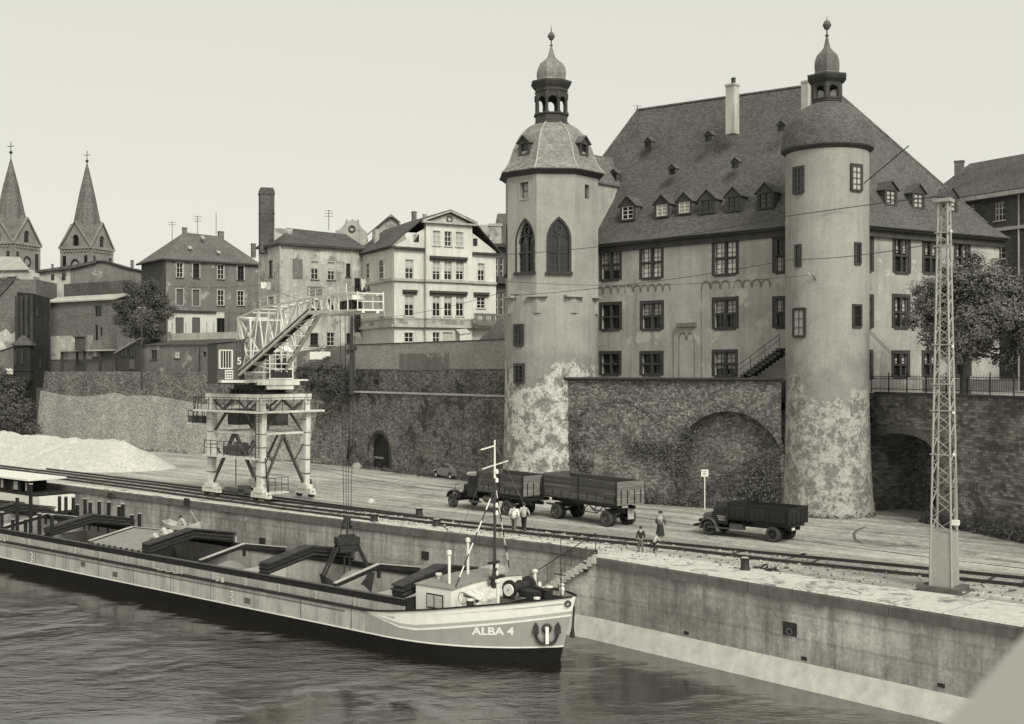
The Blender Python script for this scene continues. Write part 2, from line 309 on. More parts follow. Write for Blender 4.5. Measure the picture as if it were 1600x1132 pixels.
# ------------------------------------------------------------------ objects
def tag(o, label=None, cat=None, group=None, kind=None):
    if label: o['label'] = label
    if cat: o['category'] = cat
    if group: o['group'] = group
    if kind: o['kind'] = kind
    return o
def thing(name, loc, rz=0, label=None, cat=None, group=None):
    o = bpy.data.objects.new(name, None); COL.objects.link(o); o.empty_display_size = 0.3
    o.location = loc; o.rotation_euler = (0, 0, rz); tag(o, label, cat, group)
    o['_m'] = 0
    WM[o.name] = Matrix.Translation(Vector(loc)) @ Matrix.Rotation(rz, 4, 'Z'); return o
WM = {}
class MB:
    """collects shapes in world space (or in local space of a thing) and links them as ONE mesh"""
    def __init__(s): s.v = []; s.f = []; s.m = []; s.uv = {}
    def add(s, vs, fs, mi=0):
        o = len(s.v); s.v += [Vector(p) for p in vs]
        for f in fs: s.f.append([i+o for i in f]); s.m.append(mi)
        return s
    def poly(s, pts, mi=0): return s.add(pts, [list(range(len(pts)))], mi)
    def box(s, c, size, mi=0, rz=0.0, ax=None):
        c = Vector(c); hx, hy, hz = [q/2 for q in size]
        if ax is None: ax = (V(cos(rz), sin(rz), 0), V(-sin(rz), cos(rz), 0), V(0, 0, 1))
        vs = [c + ax[0]*(x*hx) + ax[1]*(y*hy) + ax[2]*(z*hz) for z in (-1, 1) for y in (-1, 1) for x in (-1, 1)]
        return s.add(vs, [(0, 2, 3, 1), (4, 5, 7, 6), (0, 1, 5, 4), (2, 6, 7, 3), (0, 4, 6, 2), (1, 3, 7, 5)], mi)
    def bar(s, a, b, wd, ht=None, mi=0, up=V(0, 0, 1)):
        a = Vector(a); b = Vector(b); d = b-a; L = d.length
        if L < 1e-6: return s
        d /= L; y = up.cross(d)
        if y.length < 1e-3: y = V(1, 0, 0).cross(d)
        y.normalize(); z = d.cross(y); return s.box((a+b)/2, (L, wd, ht or wd), mi, ax=(d, y, z))
    def tube(s, pts, r, n=8, mi=0, caps=True):
        pts = [Vector(p) for p in pts]; rs = r if isinstance(r, (list, tuple)) else [r]*len(pts)
        o = len(s.v); py = None
        for i, p in enumerate(pts):
            d = (pts[min(i+1, len(pts)-1)] - pts[max(i-1, 0)]).normalized()
            y = py - d*py.dot(d) if py is not None else V(0, 0, 1).cross(d)
            if y.length < 1e-3: y = V(1, 0, 0).cross(d)
            y.normalize(); py = y; z = d.cross(y)
            for k in range(n):
                a = 2*pi*k/n; s.v.append(p + (y*cos(a) + z*sin(a))*rs[i])
        for i in range(len(pts)-1):
            for k in range(n):
                a = o+i*n+k; b = o+i*n+(k+1) % n; s.f.append([a, b, b+n, a+n]); s.m.append(mi)
        if caps:
            s.f.append([o+k for k in range(n)][::-1]); s.m.append(mi); s.f.append([o+(len(pts)-1)*n+k for k in range(n)]); s.m.append(mi)
        return s
    def lathe(s, c, prof, n=24, mi=0, rot=0.0, axis=None, mfn=None):
        """prof: list of (radius, height) along axis"""
        c = Vector(c); ax = axis or (V(1, 0, 0), V(0, 1, 0), V(0, 0, 1)); o = len(s.v)
        for (r, h) in prof:
            for k in range(n):
                a = rot + 2*pi*k/n; s.v.append(c + (ax[0]*cos(a) + ax[1]*sin(a))*r + ax[2]*h)
        for i in range(len(prof)-1):
            for k in range(n):
                a = o+i*n+k; b = o+i*n+(k+1) % n; s.f.append([a, b, b+n, a+n]); s.m.append(mfn(i) if mfn else mi)
        return s
    def prism(s, poly, z0, z1, mi=0, mtop=None):
        n = len(poly); o = len(s.v)
        ar = sum(poly[i][0]*poly[(i+1) % n][1]-poly[(i+1) % n][0]*poly[i][1] for i in range(n))
        if ar < 0: poly = poly[::-1]
        s.v += [V(p[0], p[1], z0) for p in poly] + [V(p[0], p[1], z1) for p in poly]
        for i in range(n):
            j = (i+1) % n; s.f.append([o+i, o+j, o+n+j, o+n+i]); s.m.append(mi)
        s.f.append([o+i for i in range(n)][::-1]); s.m.append(mi)
        s.f.append([o+n+i for i in range(n)]); s.m.append(mi if mtop is None else mtop)
        return s
    def slab(s, pts, nrm, th, mi=0):
        """flat outline with thickness th towards nrm"""
        n = len(pts); o = len(s.v); nrm = Vector(nrm); s.v += [Vector(p) for p in pts] + [Vector(p)+nrm*th for p in pts]
        for i in range(n):
            j = (i+1) % n; s.f.append([o+i, o+j, o+n+j, o+n+i]); s.m.append(mi)
        s.f.append([o+i for i in range(n)][::-1]); s.m.append(mi); s.f.append([o+n+i for i in range(n)]); s.m.append(mi)
        return s
    def holed(s, outer, holes, nrm, reveal=0.2, mi=0, mr=None):
        """flat wall with openings; outer/holes lists of points in one plane, reveals run along -nrm"""
        loops = [outer]+holes; allp = [Vector(p) for l in loops for p in l]
        tri = tessellate_polygon([[Vector(p) for p in l] for l in loops])
        fs = []
        for t in tri:
            a, b, c = [allp[i] for i in t]; nn = (b-a).cross(c-a)
            fs.append(list(t) if nn.dot(nrm) > 0 else list(t)[::-1])
        s.add(allp, fs, mi)
        for h in holes:
            n = len(h)
            for i in range(n):
                a = Vector(h[i]); b = Vector(h[(i+1) % n]); s.poly([a, b, b-Vector(nrm)*reveal, a-Vector(nrm)*reveal], mi if mr is None else mr)
        return s
    def build(s, name, mats, parent=None, world=True, smooth=False, sharp=35, nouv=False):
        if not isinstance(mats, (list, tuple)): mats = [mats]
        me = bpy.data.meshes.new(name); M = Matrix.Identity(4)
        root = parent
        while root is not None and root.parent: root = root.parent
        if world and root is not None: M = WM[root.name].inverted()
        me.from_pydata([M @ p for p in s.v], [], s.f)
        for m in mats: me.materials.append(MATS[m])
        me.polygons.foreach_set('material_index', [min(i, len(mats)-1) for i in s.m])
        bm = bmesh.new(); bm.from_mesh(me)
        bmesh.ops.remove_doubles(bm, verts=bm.verts, dist=1e-5) if smooth else None
        uvl = bm.loops.layers.uv.new('uv')
        for f in bm.faces:
            f.normal_update(); n = f.normal; t = V(0, 0, 1).cross(n)
            t = V(1, 0, 0) if t.length < 0.05 else t.normalized()
            b = n.cross(t)
            for l in f.loops: p = l.vert.co; l[uvl].uv = (p.dot(t), p.dot(b))
            f.smooth = smooth
        if smooth:
            for e in bm.edges:
                if len(e.link_faces) == 2 and e.calc_face_angle(0) > radians(sharp): e.smooth = False
        bm.to_mesh(me); bm.free(); me.update()
        o = bpy.data.objects.new(name, me); COL.objects.link(o)
        if parent: o.parent = parent
        else: WM[o.name] = Matrix.Identity(4)
        return o
def copy_tree(o, parent=None):
    c = o.copy(); COL.objects.link(c); c.parent = parent
    for ch in [x for x in bpy.data.objects if x.parent == o]: copy_tree(ch, c)
    return c
def struct(name, mb, m, **k): o = mb.build(name, m, **k); o['kind'] = 'structure'; return o

# ------------------------------------------------------------------ walls with windows
def side(A, B):
    """unit along A->B (2D as 3D) and unit normal pointing to the camera side"""
    u = V(B[0]-A[0], B[1]-A[1], 0); L = u.length; u /= L; n = V(u.y, -u.x, 0)
    if n.dot(V(-A[0], -A[1], 0)) < 0: n = -n
    return u, n, L
def prect(r, A, B):
    x0, y0, x1, y1 = r; xm = (x0+x1)/2
    u, n, L = side(A, B); P0 = V(A[0], A[1], 0)
    ua = (hitv(x0, y0, A, B)-P0).dot(u); ub = (hitv(x1, y0, A, B)-P0).dot(u)
    za = hitv(xm, y1, A, B).z; zb = hitv(xm, y0, A, B).z
    return (min(ua, ub), za, max(ua, ub), zb)
def rpts(q, A, u, z=None):
    P = V(A[0], A[1], 0); return [P+u*q[0]+V(0, 0, q[1]), P+u*q[2]+V(0, 0, q[1]), P+u*q[2]+V(0, 0, q[3]), P+u*q[0]+V(0, 0, q[3])]
def window(parent, q, A, B, cols=2, rows=3, frame='window_white', pane='glass', reveal=0.2, sur=None, sw=0.18, sill=None, mull=0.06, cross=0.0, fw=0.07, pmix=None):
    u, n, L = side(A, B); P = V(A[0], A[1], 0); x0, z0, x1, z1 = q
    def pt(x, z, d): return P+u*x+V(0, 0, z)+n*d
    ax = (u, n, V(0, 0, 1)); mb = MB(); d = -reveal+0.04
    def bx(b, xa, xb, za, zb, dd, th, mi=0): b.box(pt((xa+xb)/2, (za+zb)/2, dd), (xb-xa, th, zb-za), mi, ax=ax)
    if frame:
        bx(mb, x0, x1, z0, z0+fw, d, .06); bx(mb, x0, x1, z1-fw, z1, d, .06); bx(mb, x0, x0+fw, z0+fw, z1-fw, d, .06); bx(mb, x1-fw, x1, z0+fw, z1-fw, d, .06)
        for i in range(1, cols):
            xx = x0+(x1-x0)*i/cols; t = cross if (cross and i*2 == cols) else mull; bx(mb, xx-t/2, xx+t/2, z0+fw, z1-fw, d+.003, .05)
        for i in range(1, rows):
            zz = z0+(z1-z0)*i/rows; t = cross if (cross and abs(i-rows/2) < .6 and i == rows//2+rows % 2) else mull*.8; bx(mb, x0+fw, x1-fw, zz-t/2, zz+t/2, d-.003, .045)
    w_ = mb.build('window', frame or 'window_dark', parent) if frame else None
    par = w_ or parent
    pb = MB()
    if pmix:      # lower/upper part covered by a blind
        zc = z0+(z1-z0)*pmix[1]; pb.poly([pt(x0, z0, -reveal), pt(x1, z0, -reveal), pt(x1, zc, -reveal), pt(x0, zc, -reveal)]); pb.poly([pt(x0, zc, -reveal), pt(x1, zc, -reveal), pt(x1, z1, -reveal), pt(x0, z1, -reveal)], 1)
        pb.build('pane' if frame else 'shutter', [pane, pmix[0]], par)
    else:
        pb.poly([pt(x0, z0, -reveal), pt(x1, z0, -reveal), pt(x1, z1, -reveal), pt(x0, z1, -reveal)]); pb.build('pane' if frame else 'shutter', pane, par)
    if sur:
        sb = MB(); k = sw; pr = .035
        bx(sb, x0-k, x0, z0-k*.4, z1+k, pr/2-.03, pr+.06); bx(sb, x1, x1+k, z0-k*.4, z1+k, pr/2-.03, pr+.06); bx(sb, x0, x1, z1, z1+k, pr/2-.028, pr+.064); bx(sb, x0, x1, z0-k*.8, z0, pr/2-.02, pr+.08)
        if cross: 
            xm = (x0+x1)/2; bx(sb, xm-cross/2, xm+cross/2, z0, z1, -.06, .12); zz = z0+(z1-z0)*.5; bx(sb, x0, xm-cross/2, zz-cross*.35, zz+cross*.35, -.07, .10); bx(sb, xm+cross/2, x1, zz-cross*.35, zz+cross*.35, -.07, .10)
        sb.build('surround', sur, par)
    if sill:
        s2 = MB(); bx(s2, x0-.12, x1+.12, z0-.10, z0, .04, .16); s2.build('sill', sill, par)
    return w_
def wall(parent, A, B, z0, z1, m, wins=(), name='wall', outer=None, reveal=0.2, thick=0.4):
    """wins: list of (pixel rect, dict) ; outer: optional outline in pixels"""
    u, n, L = side(A, B); qs = [prect(r, A, B) for r, kw in wins]
    if outer is None: op = rpts((0, z0, L, z1), A, u)
    else: op = outer
    mb = MB(); mb.holed(op, [rpts(q, A, u) for q in qs], n, reveal)
    o = mb.build(name, m, parent)
    for q, (r, kw) in zip(qs, wins): window(parent, q, A, B, reveal=reveal, **kw)
    return o
# ================================================================== THE SETTING
WZ = -4.4
QL = [gr(0, 744), gr(440, 799), gr(700, 830), gr(860, 848), gr(934, 858)]          # top front edge of the quay, left run
uL = (QL[0]-QL[2]).normalized()                                                   # towards upstream (left)
QR = [gr(934, 869), gr(1240, 919), gr(1475, 957), gr(1600, 978)]
uR = (QR[3]-QR[0]).normalized(); QR.append(QR[3]+uR*42)
QL0 = QL[0]+uL*120
FARY = 260
WL1, WL2, WLR = V(-17.2, 121.6, 0), V(-67, 163, 0), V(-0.3, 99.5, 0)
TC_L, TC_R = V(3.24, 95, 0), V(22.2, 81.2, 0)
RA, RB = V(25.3, 84.2, 0), V(26.0, 81.8, 0)
RC = RB + (V(30.1, 67.7, 0)-RB)*4.2
struct('water', MB().poly([V(-600, -60, WZ), V(300, -60, WZ), V(300, 500, WZ), V(-600, 500, WZ)]), 'water')
# quay ground: one sheet behind the coping
g = [QL0]+QL+QR+[V(160, -20, 0), V(260, 400, 0), V(-500, 600, 0), V(-500, 400, 0)]
mb = MB(); tri = tessellate_polygon([g]); mb.add([p+V(0, 0, -.004) for p in g], [list(t)[::-1] for t in tri]); 
go = struct('quay_ground', mb, 'quay_ground')
# make sure it faces up
for p in go.data.polygons:
    if p.normal.z < 0: p.flip()
# town level behind the walls (starts inside the walls), stepped like the terraces
struct('town_ground', MB().prism([(WL2.x-5, WL2.y+6), (WL1.x-.4, WL1.y+1.6), (2, 100.5), (6, 95), (22, 84), (31, 90), (33, 84), (60, 60), (120, 60), (160, 420), (-260, 420), (-140, 200)], 2, 7.6), 'concrete_dark')
struct('terrace', MB().prism([(2.6, 94.2), (19.6, 83.0), (25, 84.4), (40, 91), (48, 110), (10, 110), (0, 103)], 7.7, 9.32), 'concrete_dark')
struct('terrace_lower', MB().prism([(25.4, 83.8), (26.6, 81.8), (43, 20), (90, 20), (90, 96), (39, 92.5), (25.6, 84.6)], 7.0, 8.42), 'quay_ground')

# coping: bright top strip + darker face lip, per stretch
def offs(p, u, d): return p + V(-u.y, u.x, 0)*d
def strip(name, pts, wd, z, m, side_=1):
    mb = MB(); n = len(pts); 
    for i in range(n-1):
        u = (pts[i+1]-pts[i]).normalized(); nn = V(-u.y, u.x, 0)*side_
        mb.poly([V(pts[i].x, pts[i].y, z), V(pts[i+1].x, pts[i+1].y, z), V((pts[i+1]+nn*wd[i+1]).x, (pts[i+1]+nn*wd[i+1]).y, z), V((pts[i]+nn*wd[i]).x, (pts[i]+nn*wd[i]).y, z)])
    return struct(name, mb, m)
strip('quay_edge_paving', [QL0, QL[0], QL[1], QL[2], QL[3], QL[4]], [.7, .7, .75, .8, 1.0, 1.4], .012, 'coping')
RL = [QR[0]+V(0, 0, 0)]
strip('quay_edge_paving', QR, [2.6, 3.1, 3.9, 4.2, 5], .013, 'coping')
strip('ballast_bed', [gr(-700, 637), gr(0, 730), gr(440, 786), gr(700, 816), gr(860, 835), gr(1060, 858), gr(1220, 877), gr(1380, 893), gr(1600, 915), gr(1800, 932), gr(2600, 1006)], [3.2]*11, .004, 'ballast')

def quay_wall(name, pts, label, zb=-3.35):
    t = thing(name, pts[0]*1.0, 0, label, 'quay wall')
    mb = MB(); lip = MB(); toe = MB()
    for i in range(len(pts)-1):
        a, b = pts[i], pts[i+1]; u = (b-a).normalized(); n = V(u.y, -u.x, 0)
        n = n if n.y < 0 else -n
        mb.poly([a+V(0, 0, zb-.02), b+V(0, 0, zb-.02), b+V(0, 0, -.55), a+V(0, 0, -.55)])
        # rounded coping stones, slightly proud
        L = (b-a).length; k = max(1, int(L/2.2)) if L < 60 else 12
        for j in range(k):
            p0 = a+u*(L*j/k+.012); p1 = a+u*(L*(j+1)/k-.012); jj = random.uniform(-.008, .008)
            pr = [(-.5, 0.0), (.02+jj, 0.0), (.10+jj, -.05), (.13+jj, -.14), (.13+jj, -.56), (-.1, -.56)]
            o = len(lip.v)
            for p in (p0, p1): lip.v += [p+n*q[0]+V(0, 0, q[1]+.009) for q in pr]
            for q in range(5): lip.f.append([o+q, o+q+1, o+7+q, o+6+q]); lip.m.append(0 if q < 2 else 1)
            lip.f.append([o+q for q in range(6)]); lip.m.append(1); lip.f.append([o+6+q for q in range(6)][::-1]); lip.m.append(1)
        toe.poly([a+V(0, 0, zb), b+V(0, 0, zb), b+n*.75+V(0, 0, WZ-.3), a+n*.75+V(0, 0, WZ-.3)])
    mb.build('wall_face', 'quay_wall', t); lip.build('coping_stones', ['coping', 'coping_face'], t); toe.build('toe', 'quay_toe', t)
    return t
qwl = quay_wall('quay_wall', [QL0, QL[0], QL[1], QL[2], QL[3], QL[4]+(QL[4]-QL[3]).normalized()*1.2], 'long streaked concrete quay wall behind the barge, left of the stairs')
qwr = quay_wall('quay_wall', QR, 'concrete quay wall with pale sloping toe, right of the stairs')
# recess niches with rings and small fittings in the right wall
nb = MB(); rb = MB()
for (px, py) in ((1235, 983), ):
    p = hitv(px, py, QR[0], QR[2]); u = uR; n = V(u.y, -u.x, 0); n = n if n.y < 0 else -n
    nb.box(p+n*.0, (.75, .10, .62), ax=(u, n, V(0, 0, 1))); rb.lathe(p+n*.09+V(0, 0, -.12), [(.14, -.025), (.18, 0), (.14, .025), (.10, 0), (.14, -.025)], 12, axis=(u, V(0, 0, 1), n))
for (px, py) in ((1073, 989), (1257, 1029), (1471, 1071), (918, 961)):
    p = hitv(px, py, QR[0], QR[2]); nb.box(p, (.10, .3, .16), rz=.7)
nb.build('niche', 'iron_dark', qwr); rb.build('mooring_ring', 'iron_mid', qwr)
nb = MB()
for (px, py) in ((172, 775), (292, 784), (410, 846), (665, 868)):
    p = hitv(px, py, QL[1], QL[2]) ; n = V(uL.y, -uL.x, 0); n = n if n.y < 0 else -n
    nb.box(p+n*.01, (.6, .12, .5), ax=(uL, n, V(0, 0, 1)))
nb.build('niche', 'iron_dark', qwl)
nb = MB()
for (px, py) in ((918, 886), ): nb.box(hitv(px, py, QR[0], QR[1]-(QR[1]-QR[0])*2), (.5, .2, .55), rz=.75)
# stairs at the step of the quay
st = thing('quay_stairs', QR[0]*1.0, 0, 'pale stone stairs going down along the quay wall to the water', 'stairs')
n0 = V(uL.y, -uL.x, 0); n0 = n0 if n0.y < 0 else -n0
back = QL[4]; wdt = (QR[0]-back).dot(n0); st_mb = MB(); sd = MB(); tp = MB()
nst = 25; run = .29; rise = .177
tp.poly([QR[0]+V(0, 0, .02), QR[0]-n0*wdt+V(0, 0, .02), QR[0]-n0*wdt-uL*1.5+V(0, 0, .02), QR[0]-uL*1.5+V(0, 0, .02)])
for i in range(nst):
    a = QR[0]+uL*(run*i); z = -rise*(i+1)+.02
    st_mb.box(a+uL*run/2-n0*(wdt/2-.15)+V(0, 0, z-.12), (run, wdt+.1+.10, .24), ax=(uL, n0, V(0, 0, 1)))
    sd.poly([a+V(0, 0, WZ-.5), a+uL*run+V(0, 0, WZ-.5), a+uL*run+V(0, 0, z), a+V(0, 0, z)])
    # broken edge of pale blocks
    st_mb.box(a+uL*run/2-n0*.08+V(0, 0, z+.03), (run*1.02, .36+random.uniform(0, .1), .30+random.uniform(-.04, .06)), ax=(uL, n0, V(0, 0, 1)))
tt = MB(); e_ = QR[0]+uL*(run*nst); tt.poly([QR[0]+V(0, 0, -3.35)+n0*.005, e_+V(0, 0, -3.35)+n0*.005, e_+n0*.75+V(0, 0, WZ-.3), QR[0]+n0*.75+V(0, 0, WZ-.3)]); tt.build('toe', 'quay_toe', st)
st_mb.build('steps', 'stone_light', st); sd.build('side_wall', 'quay_wall', st); tp.build('landing', 'coping', st)
nb.build('niche', 'iron_dark', st)
rl = MB(); pts = [back+uL*(-.2)+n0*.15+V(0, 0, .5)]
for i in (0, 6, 12, 18, 24): pts.append(back+uL*(i*run)+n0*.2+V(0, 0, -rise*i+.9))
rl.tube(pts, .03, 6)
for i in (0, 6, 12, 18, 24): p = back+uL*(i*run)+n0*.2+V(0, 0, -rise*i); rl.tube([p-V(0, 0, .1), p+V(0, 0, .9)], .025, 6)
rl.build('handrail', 'iron_dark', st)

# rails
def rail(px, label, z=.16, wd=.07, grp='rails along the quay edge'):
    pts = [gr(x, y, .1) for x, y in px]; t = MB()
    for i in range(len(pts)-1):
        a, b = pts[i], pts[i+1]
        t.bar(V(a.x, a.y, .135), V(b.x, b.y, .135), wd, .055, 0); t.bar(V(a.x, a.y, .06), V(b.x, b.y, .06), .03, .10, 0); t.bar(V(a.x, a.y, .018), V(b.x, b.y, .018), .15, .03, 0)
    o = t.build('rail', 'rail_steel'); tag(o, label, 'rail', grp); return o
EXT = 1800
rail([(-700, 638), (0, 723.5), (240, 753), (440, 778.5), (650, 806)], 'landward crane rail, farthest from the water, ending at the dark buffer')
rail([(-700, 640.5), (0, 727.5), (240, 757), (440, 783), (700, 813), (860, 830), (1060, 850), (1220, 866), (1380, 881), (1600, 903), (1800, 920), (2600, 988)], 'landward rail of the continuous railway track')
rail([(-700, 643), (0, 731.5), (240, 762), (440, 789), (700, 819.5), (860, 837), (1060, 857), (1220, 876), (1380, 892), (1600, 914), (1800, 933), (2600, 1009)], 'waterside rail of the continuous railway track')
rail([(-700, 646), (0, 735.5), (240, 767), (440, 794.5), (590, 813)], 'waterside crane rail nearest the quay edge, ending at the pale buffer')
# sleepers
sb = MB(); tp_ = [gr(x, y, .1) for x, y in [(-200, 703), (0, 729.5), (240, 759.5), (440, 786), (700, 816), (860, 833), (1060, 853.5), (1220, 871), (1380, 886.5), (1600, 908.5), (1800, 926), (2600, 998)]]
for i in range(len(tp_)-1):
    a, b = tp_[i], tp_[i+1]; u = (b-a); L = u.length; u.normalize(); nn = V(-u.y, u.x, 0)
    for k in range(int(L/.85)):
        c = a+u*(k*.85+random.uniform(-.05, .05)); sb.box(V(c.x, c.y, -.038+random.uniform(-.014, .014)), (.22, 2.4, .08), ax=(u, nn, V(0, 0, 1)))
so = sb.build('railway_sleepers', 'wood_pole'); tag(so, 'worn dark sleepers half buried in the ballast between the rails', 'sleepers', kind='stuff')
# grooved street rails set in the ground further back
def flush(px, wd=.10, z=.005):
    pts = [gr(x, y) for x, y in px]; m = MB()
    for i in range(len(pts)-1): m.bar(pts[i]+V(0, 0, z), pts[i+1]+V(0, 0, z), wd, .02)
    return m
m1 = flush([(430, 716), (560, 741), (700, 762), (860, 788), (1060, 818), (1228, 842), (1457, 872), (1600, 889), (1750, 904), (2500, 978)])
o = struct('embedded_rail', m1, 'rail_steel')
m1 = flush([(430, 721), (560, 747), (690, 768)]); struct('embedded_rail', m1, 'rail_steel')
m1 = flush([(1352, 824), (1340, 828), (1334, 835), (1336, 843), (1346, 849)], .16); struct('tyre_mark', m1, 'concrete_dark')

# scattered stones and rubble along the track (ground clutter)
rs = MB(); R_ = random.Random(3)
for i in range(900):
    px = R_.uniform(560, 1600); py = 800+(px-560)*.112+R_.uniform(-4, 24)*(1 if px > 900 else .5)
    p = gr(px, py); s_ = R_.uniform(.03, .11)*(1.6 if R_.random() < .06 else 1)
    rs.box(p+V(0, 0, s_*.3), (s_, s_*R_.uniform(.6, 1.2), s_*.7), rz=R_.uniform(0, 3), mi=R_.choice((0, 0, 1, 2)))
o = rs.build('loose_stones', ['coping_face', 'coping', 'stone_light']); tag(o, 'loose stones and rubble scattered beside the rails', 'stones', kind='stuff')

# ================================================================== CITY WALLS
def walltop(pts, off): return [p+V(0, 0, off) for p in pts]
# long pale wall on the left: battered lower stage, darker rough upper stage
wl = thing('city_wall', WL1, 0, 'long pale battered masonry wall behind the gravel heap and crane', 'wall')
u, n, L = side(WL1, WL2)
def P(x, z, d=0): return WL1+u*x+V(0, 0, z)+n*d
lo = MB(); hi = MB(); N_ = 24
zt = lambda x: 6.4+.5*sin(x*.2)+(.6 if x > 45 else 0)
for i in range(N_):
    a, b = L*i/N_, L*(i+1)/N_
    lo.poly([P(a, -.1, .5), P(b, -.1, .5), P(b, zt(b), -.3), P(a, zt(a), -.3)])
    lo.poly([P(a, zt(a), -.3), P(b, zt(b), -.3), P(b, zt(b), -.75), P(a, zt(a), -.75)])
    hi.poly([P(a, zt(a)-.3, -.6), P(b, zt(b)-.3, -.6), P(b, 9.9+.1*sin(b), -.9), P(a, 9.9+.1*sin(a), -.9)])
    hi.poly([P(a, 9.9+.1*sin(a), -.9), P(b, 9.9+.1*sin(b), -.9), P(b, 9.9, -1.9), P(a, 9.9, -1.9)])
lo.poly([P(L, -.1, .5), P(L, zt(L), -.3), P(L, zt(L), -6), P(L, -.1, -6)]); hi.poly([P(L, 3, -.6), P(L, 9.9, -.9), P(L, 9.9, -8), P(L, 3, -8)])
# rough darker buttressed end near the corner
hi.poly([P(-.1, -.1, .52), P(6.5, -.1, .56), P(5, 6.4, -.24), P(-.1, 6.4, -.24)])
lo.build('lower_stage', 'wall_light', wl); hi.build('upper_stage', 'wall_rough', wl)
# wall between the crane and the left tower, with the arched gate
wm = thing('city_wall', WLR, 0, 'dark rubble wall with an arched gate between crane and octagonal tower', 'wall')
u2, n2, L2 = side(WL1, WLR); 
def arch_pts(q, A, u, k=10, pointed=False):
    x0, z0, x1, z1 = q; r = (x1-x0)/2; xm = (x0+x1)/2; P_ = V(A[0], A[1], 0); out = [(x0, z0), (x1, z0)]
    if pointed:
        w__ = x1-x0; hz = w__*.95
        for i in range(k+1): t = i/k; out.append((x0+w__*cos(t*pi/3), z1-hz+hz*sin(t*pi/3)/.866))
        for i in range(1, k+1): t = 1-i/k; out.append((x1-w__*cos(t*pi/3), z1-hz+hz*sin(t*pi/3)/.866))
    else:
        for i in range(k+1): a = pi*i/k; out.append((xm+r*cos(a), z1-r+r*sin(a)))
    return [P_+u*a+V(0, 0, b) for a, b in out]
q = prect((577, 677, 609, 731), WL1, WLR); q = (q[0], -.05, q[2], q[3])
mb = MB(); mb.holed(rpts((0, -.1, L2, 7.75), WL1, u2), [arch_pts(q, WL1, u2)], n2, .9)
mb.build('masonry', 'wall_dark', wm)
cp = MB(); cp.box(WL1+u2*(L2/2)+V(0, 0, 7.82)-n2*.2, (L2+.4, .8, .16), ax=(u2, n2, V(0, 0, 1))); cp.build('coping', 'trim_light', wm)
gt = MB(); gt.slab([p-n2*.62 for p in arch_pts(q, WL1, u2)], n2, .06)
for i in range(7): x = q[0]+(q[2]-q[0])*(i+.5)/7; gt.box(WL1+u2*x+V(0, 0, 1.5)-n2*.5, (.05, .05, 3.0), ax=(u2, n2, V(0, 0, 1)))
go_ = gt.build('gate', 'iron_dark', wm)
sg = MB(); xm = (q[0]+q[2])/2
for k in range(7): sg.box(WL1+u2*(q[0]+.35+k*.27)+V(0, 0, 1.15)-n2*.46, (.12, .02, .18), ax=(u2, n2, V(0, 0, 1)))
sg.build('lettering', 'stone_light', go_)
ar = MB(); qa = (q[0]-.3, q[1], q[2]+.3, q[3]+.3); oa = arch_pts(qa, WL1, u2, 14); ia = arch_pts(q, WL1, u2, 14)
for i in range(1, len(oa)-1): ar.slab([ia[i], oa[i], oa[i+1], ia[i+1]], n2, .05)
ar.build('arch_surround', 'trim_dark', wm)
# higher garden wall set back
gw = thing('garden_wall', WL1+V(1, 3, 0), 0, 'higher brick and plaster garden wall below the white villa', 'wall')
GA, GB = V(-21.2, 127.5, 0), V(1.2, 101.5, 0); GA = V(-16.9, 124.6, 0)
u3, n3, L3 = side(GA, GB)
lo = MB(); lo.poly(rpts((0, 7.0, L3, 10.2), GA, u3)); hi = MB(); hi.box(GA+u3*(L3/2)+V(0, 0, 11.5)-n3*.12, (L3, .3, 2.62), ax=(u3, n3, V(0, 0, 1)))
lo.build('rubble_base', 'wall_dark', gw); hi.build('brick_top', 'brick_light', gw)
x = MB(); x.box(GA+u3*(L3*.45)+V(0, 0, 10.9)+n3*.04, (L3*.3, .04, 1.7), ax=(u3, n3, V(0, 0, 1))); x.build('plaster_patch', 'plaster_grey', gw)
x = MB(); x.box(GA+u3*(L3/2)+V(0, 0, 12.84)-n3*.12, (L3, .42, .1), ax=(u3, n3, V(0, 0, 1))); x.build('coping', 'trim_dark', gw)
x = MB(); x.box(GA+u3*(4.3)+V(0, 0, 8.9), (.9, .1, .5), ax=(u3, n3, V(0, 0, 1))); x.build('hole', 'iron_dark', gw)
# left stretch of that wall behind the crane jib, sloping upwards
GC = V(-24.5, 131, 0); u4, n4, L4 = side(GC, GA)
gl = thing('garden_wall', GC, 0, 'old plastered yard wall with washing, behind the crane cab', 'wall')
x = MB(); x.poly([GC+V(0, 0, 7), GA+V(0, 0, 7), GA+V(0, 0, 12.9), GC+V(0, 0, 12.2)]); x.poly([GC+V(0, 0, 12.2), GA+V(0, 0, 12.9), GA+V(0, .6, 12.9), GC+V(0, .6, 12.2)]); x.build('masonry', 'plaster_grey', gl)

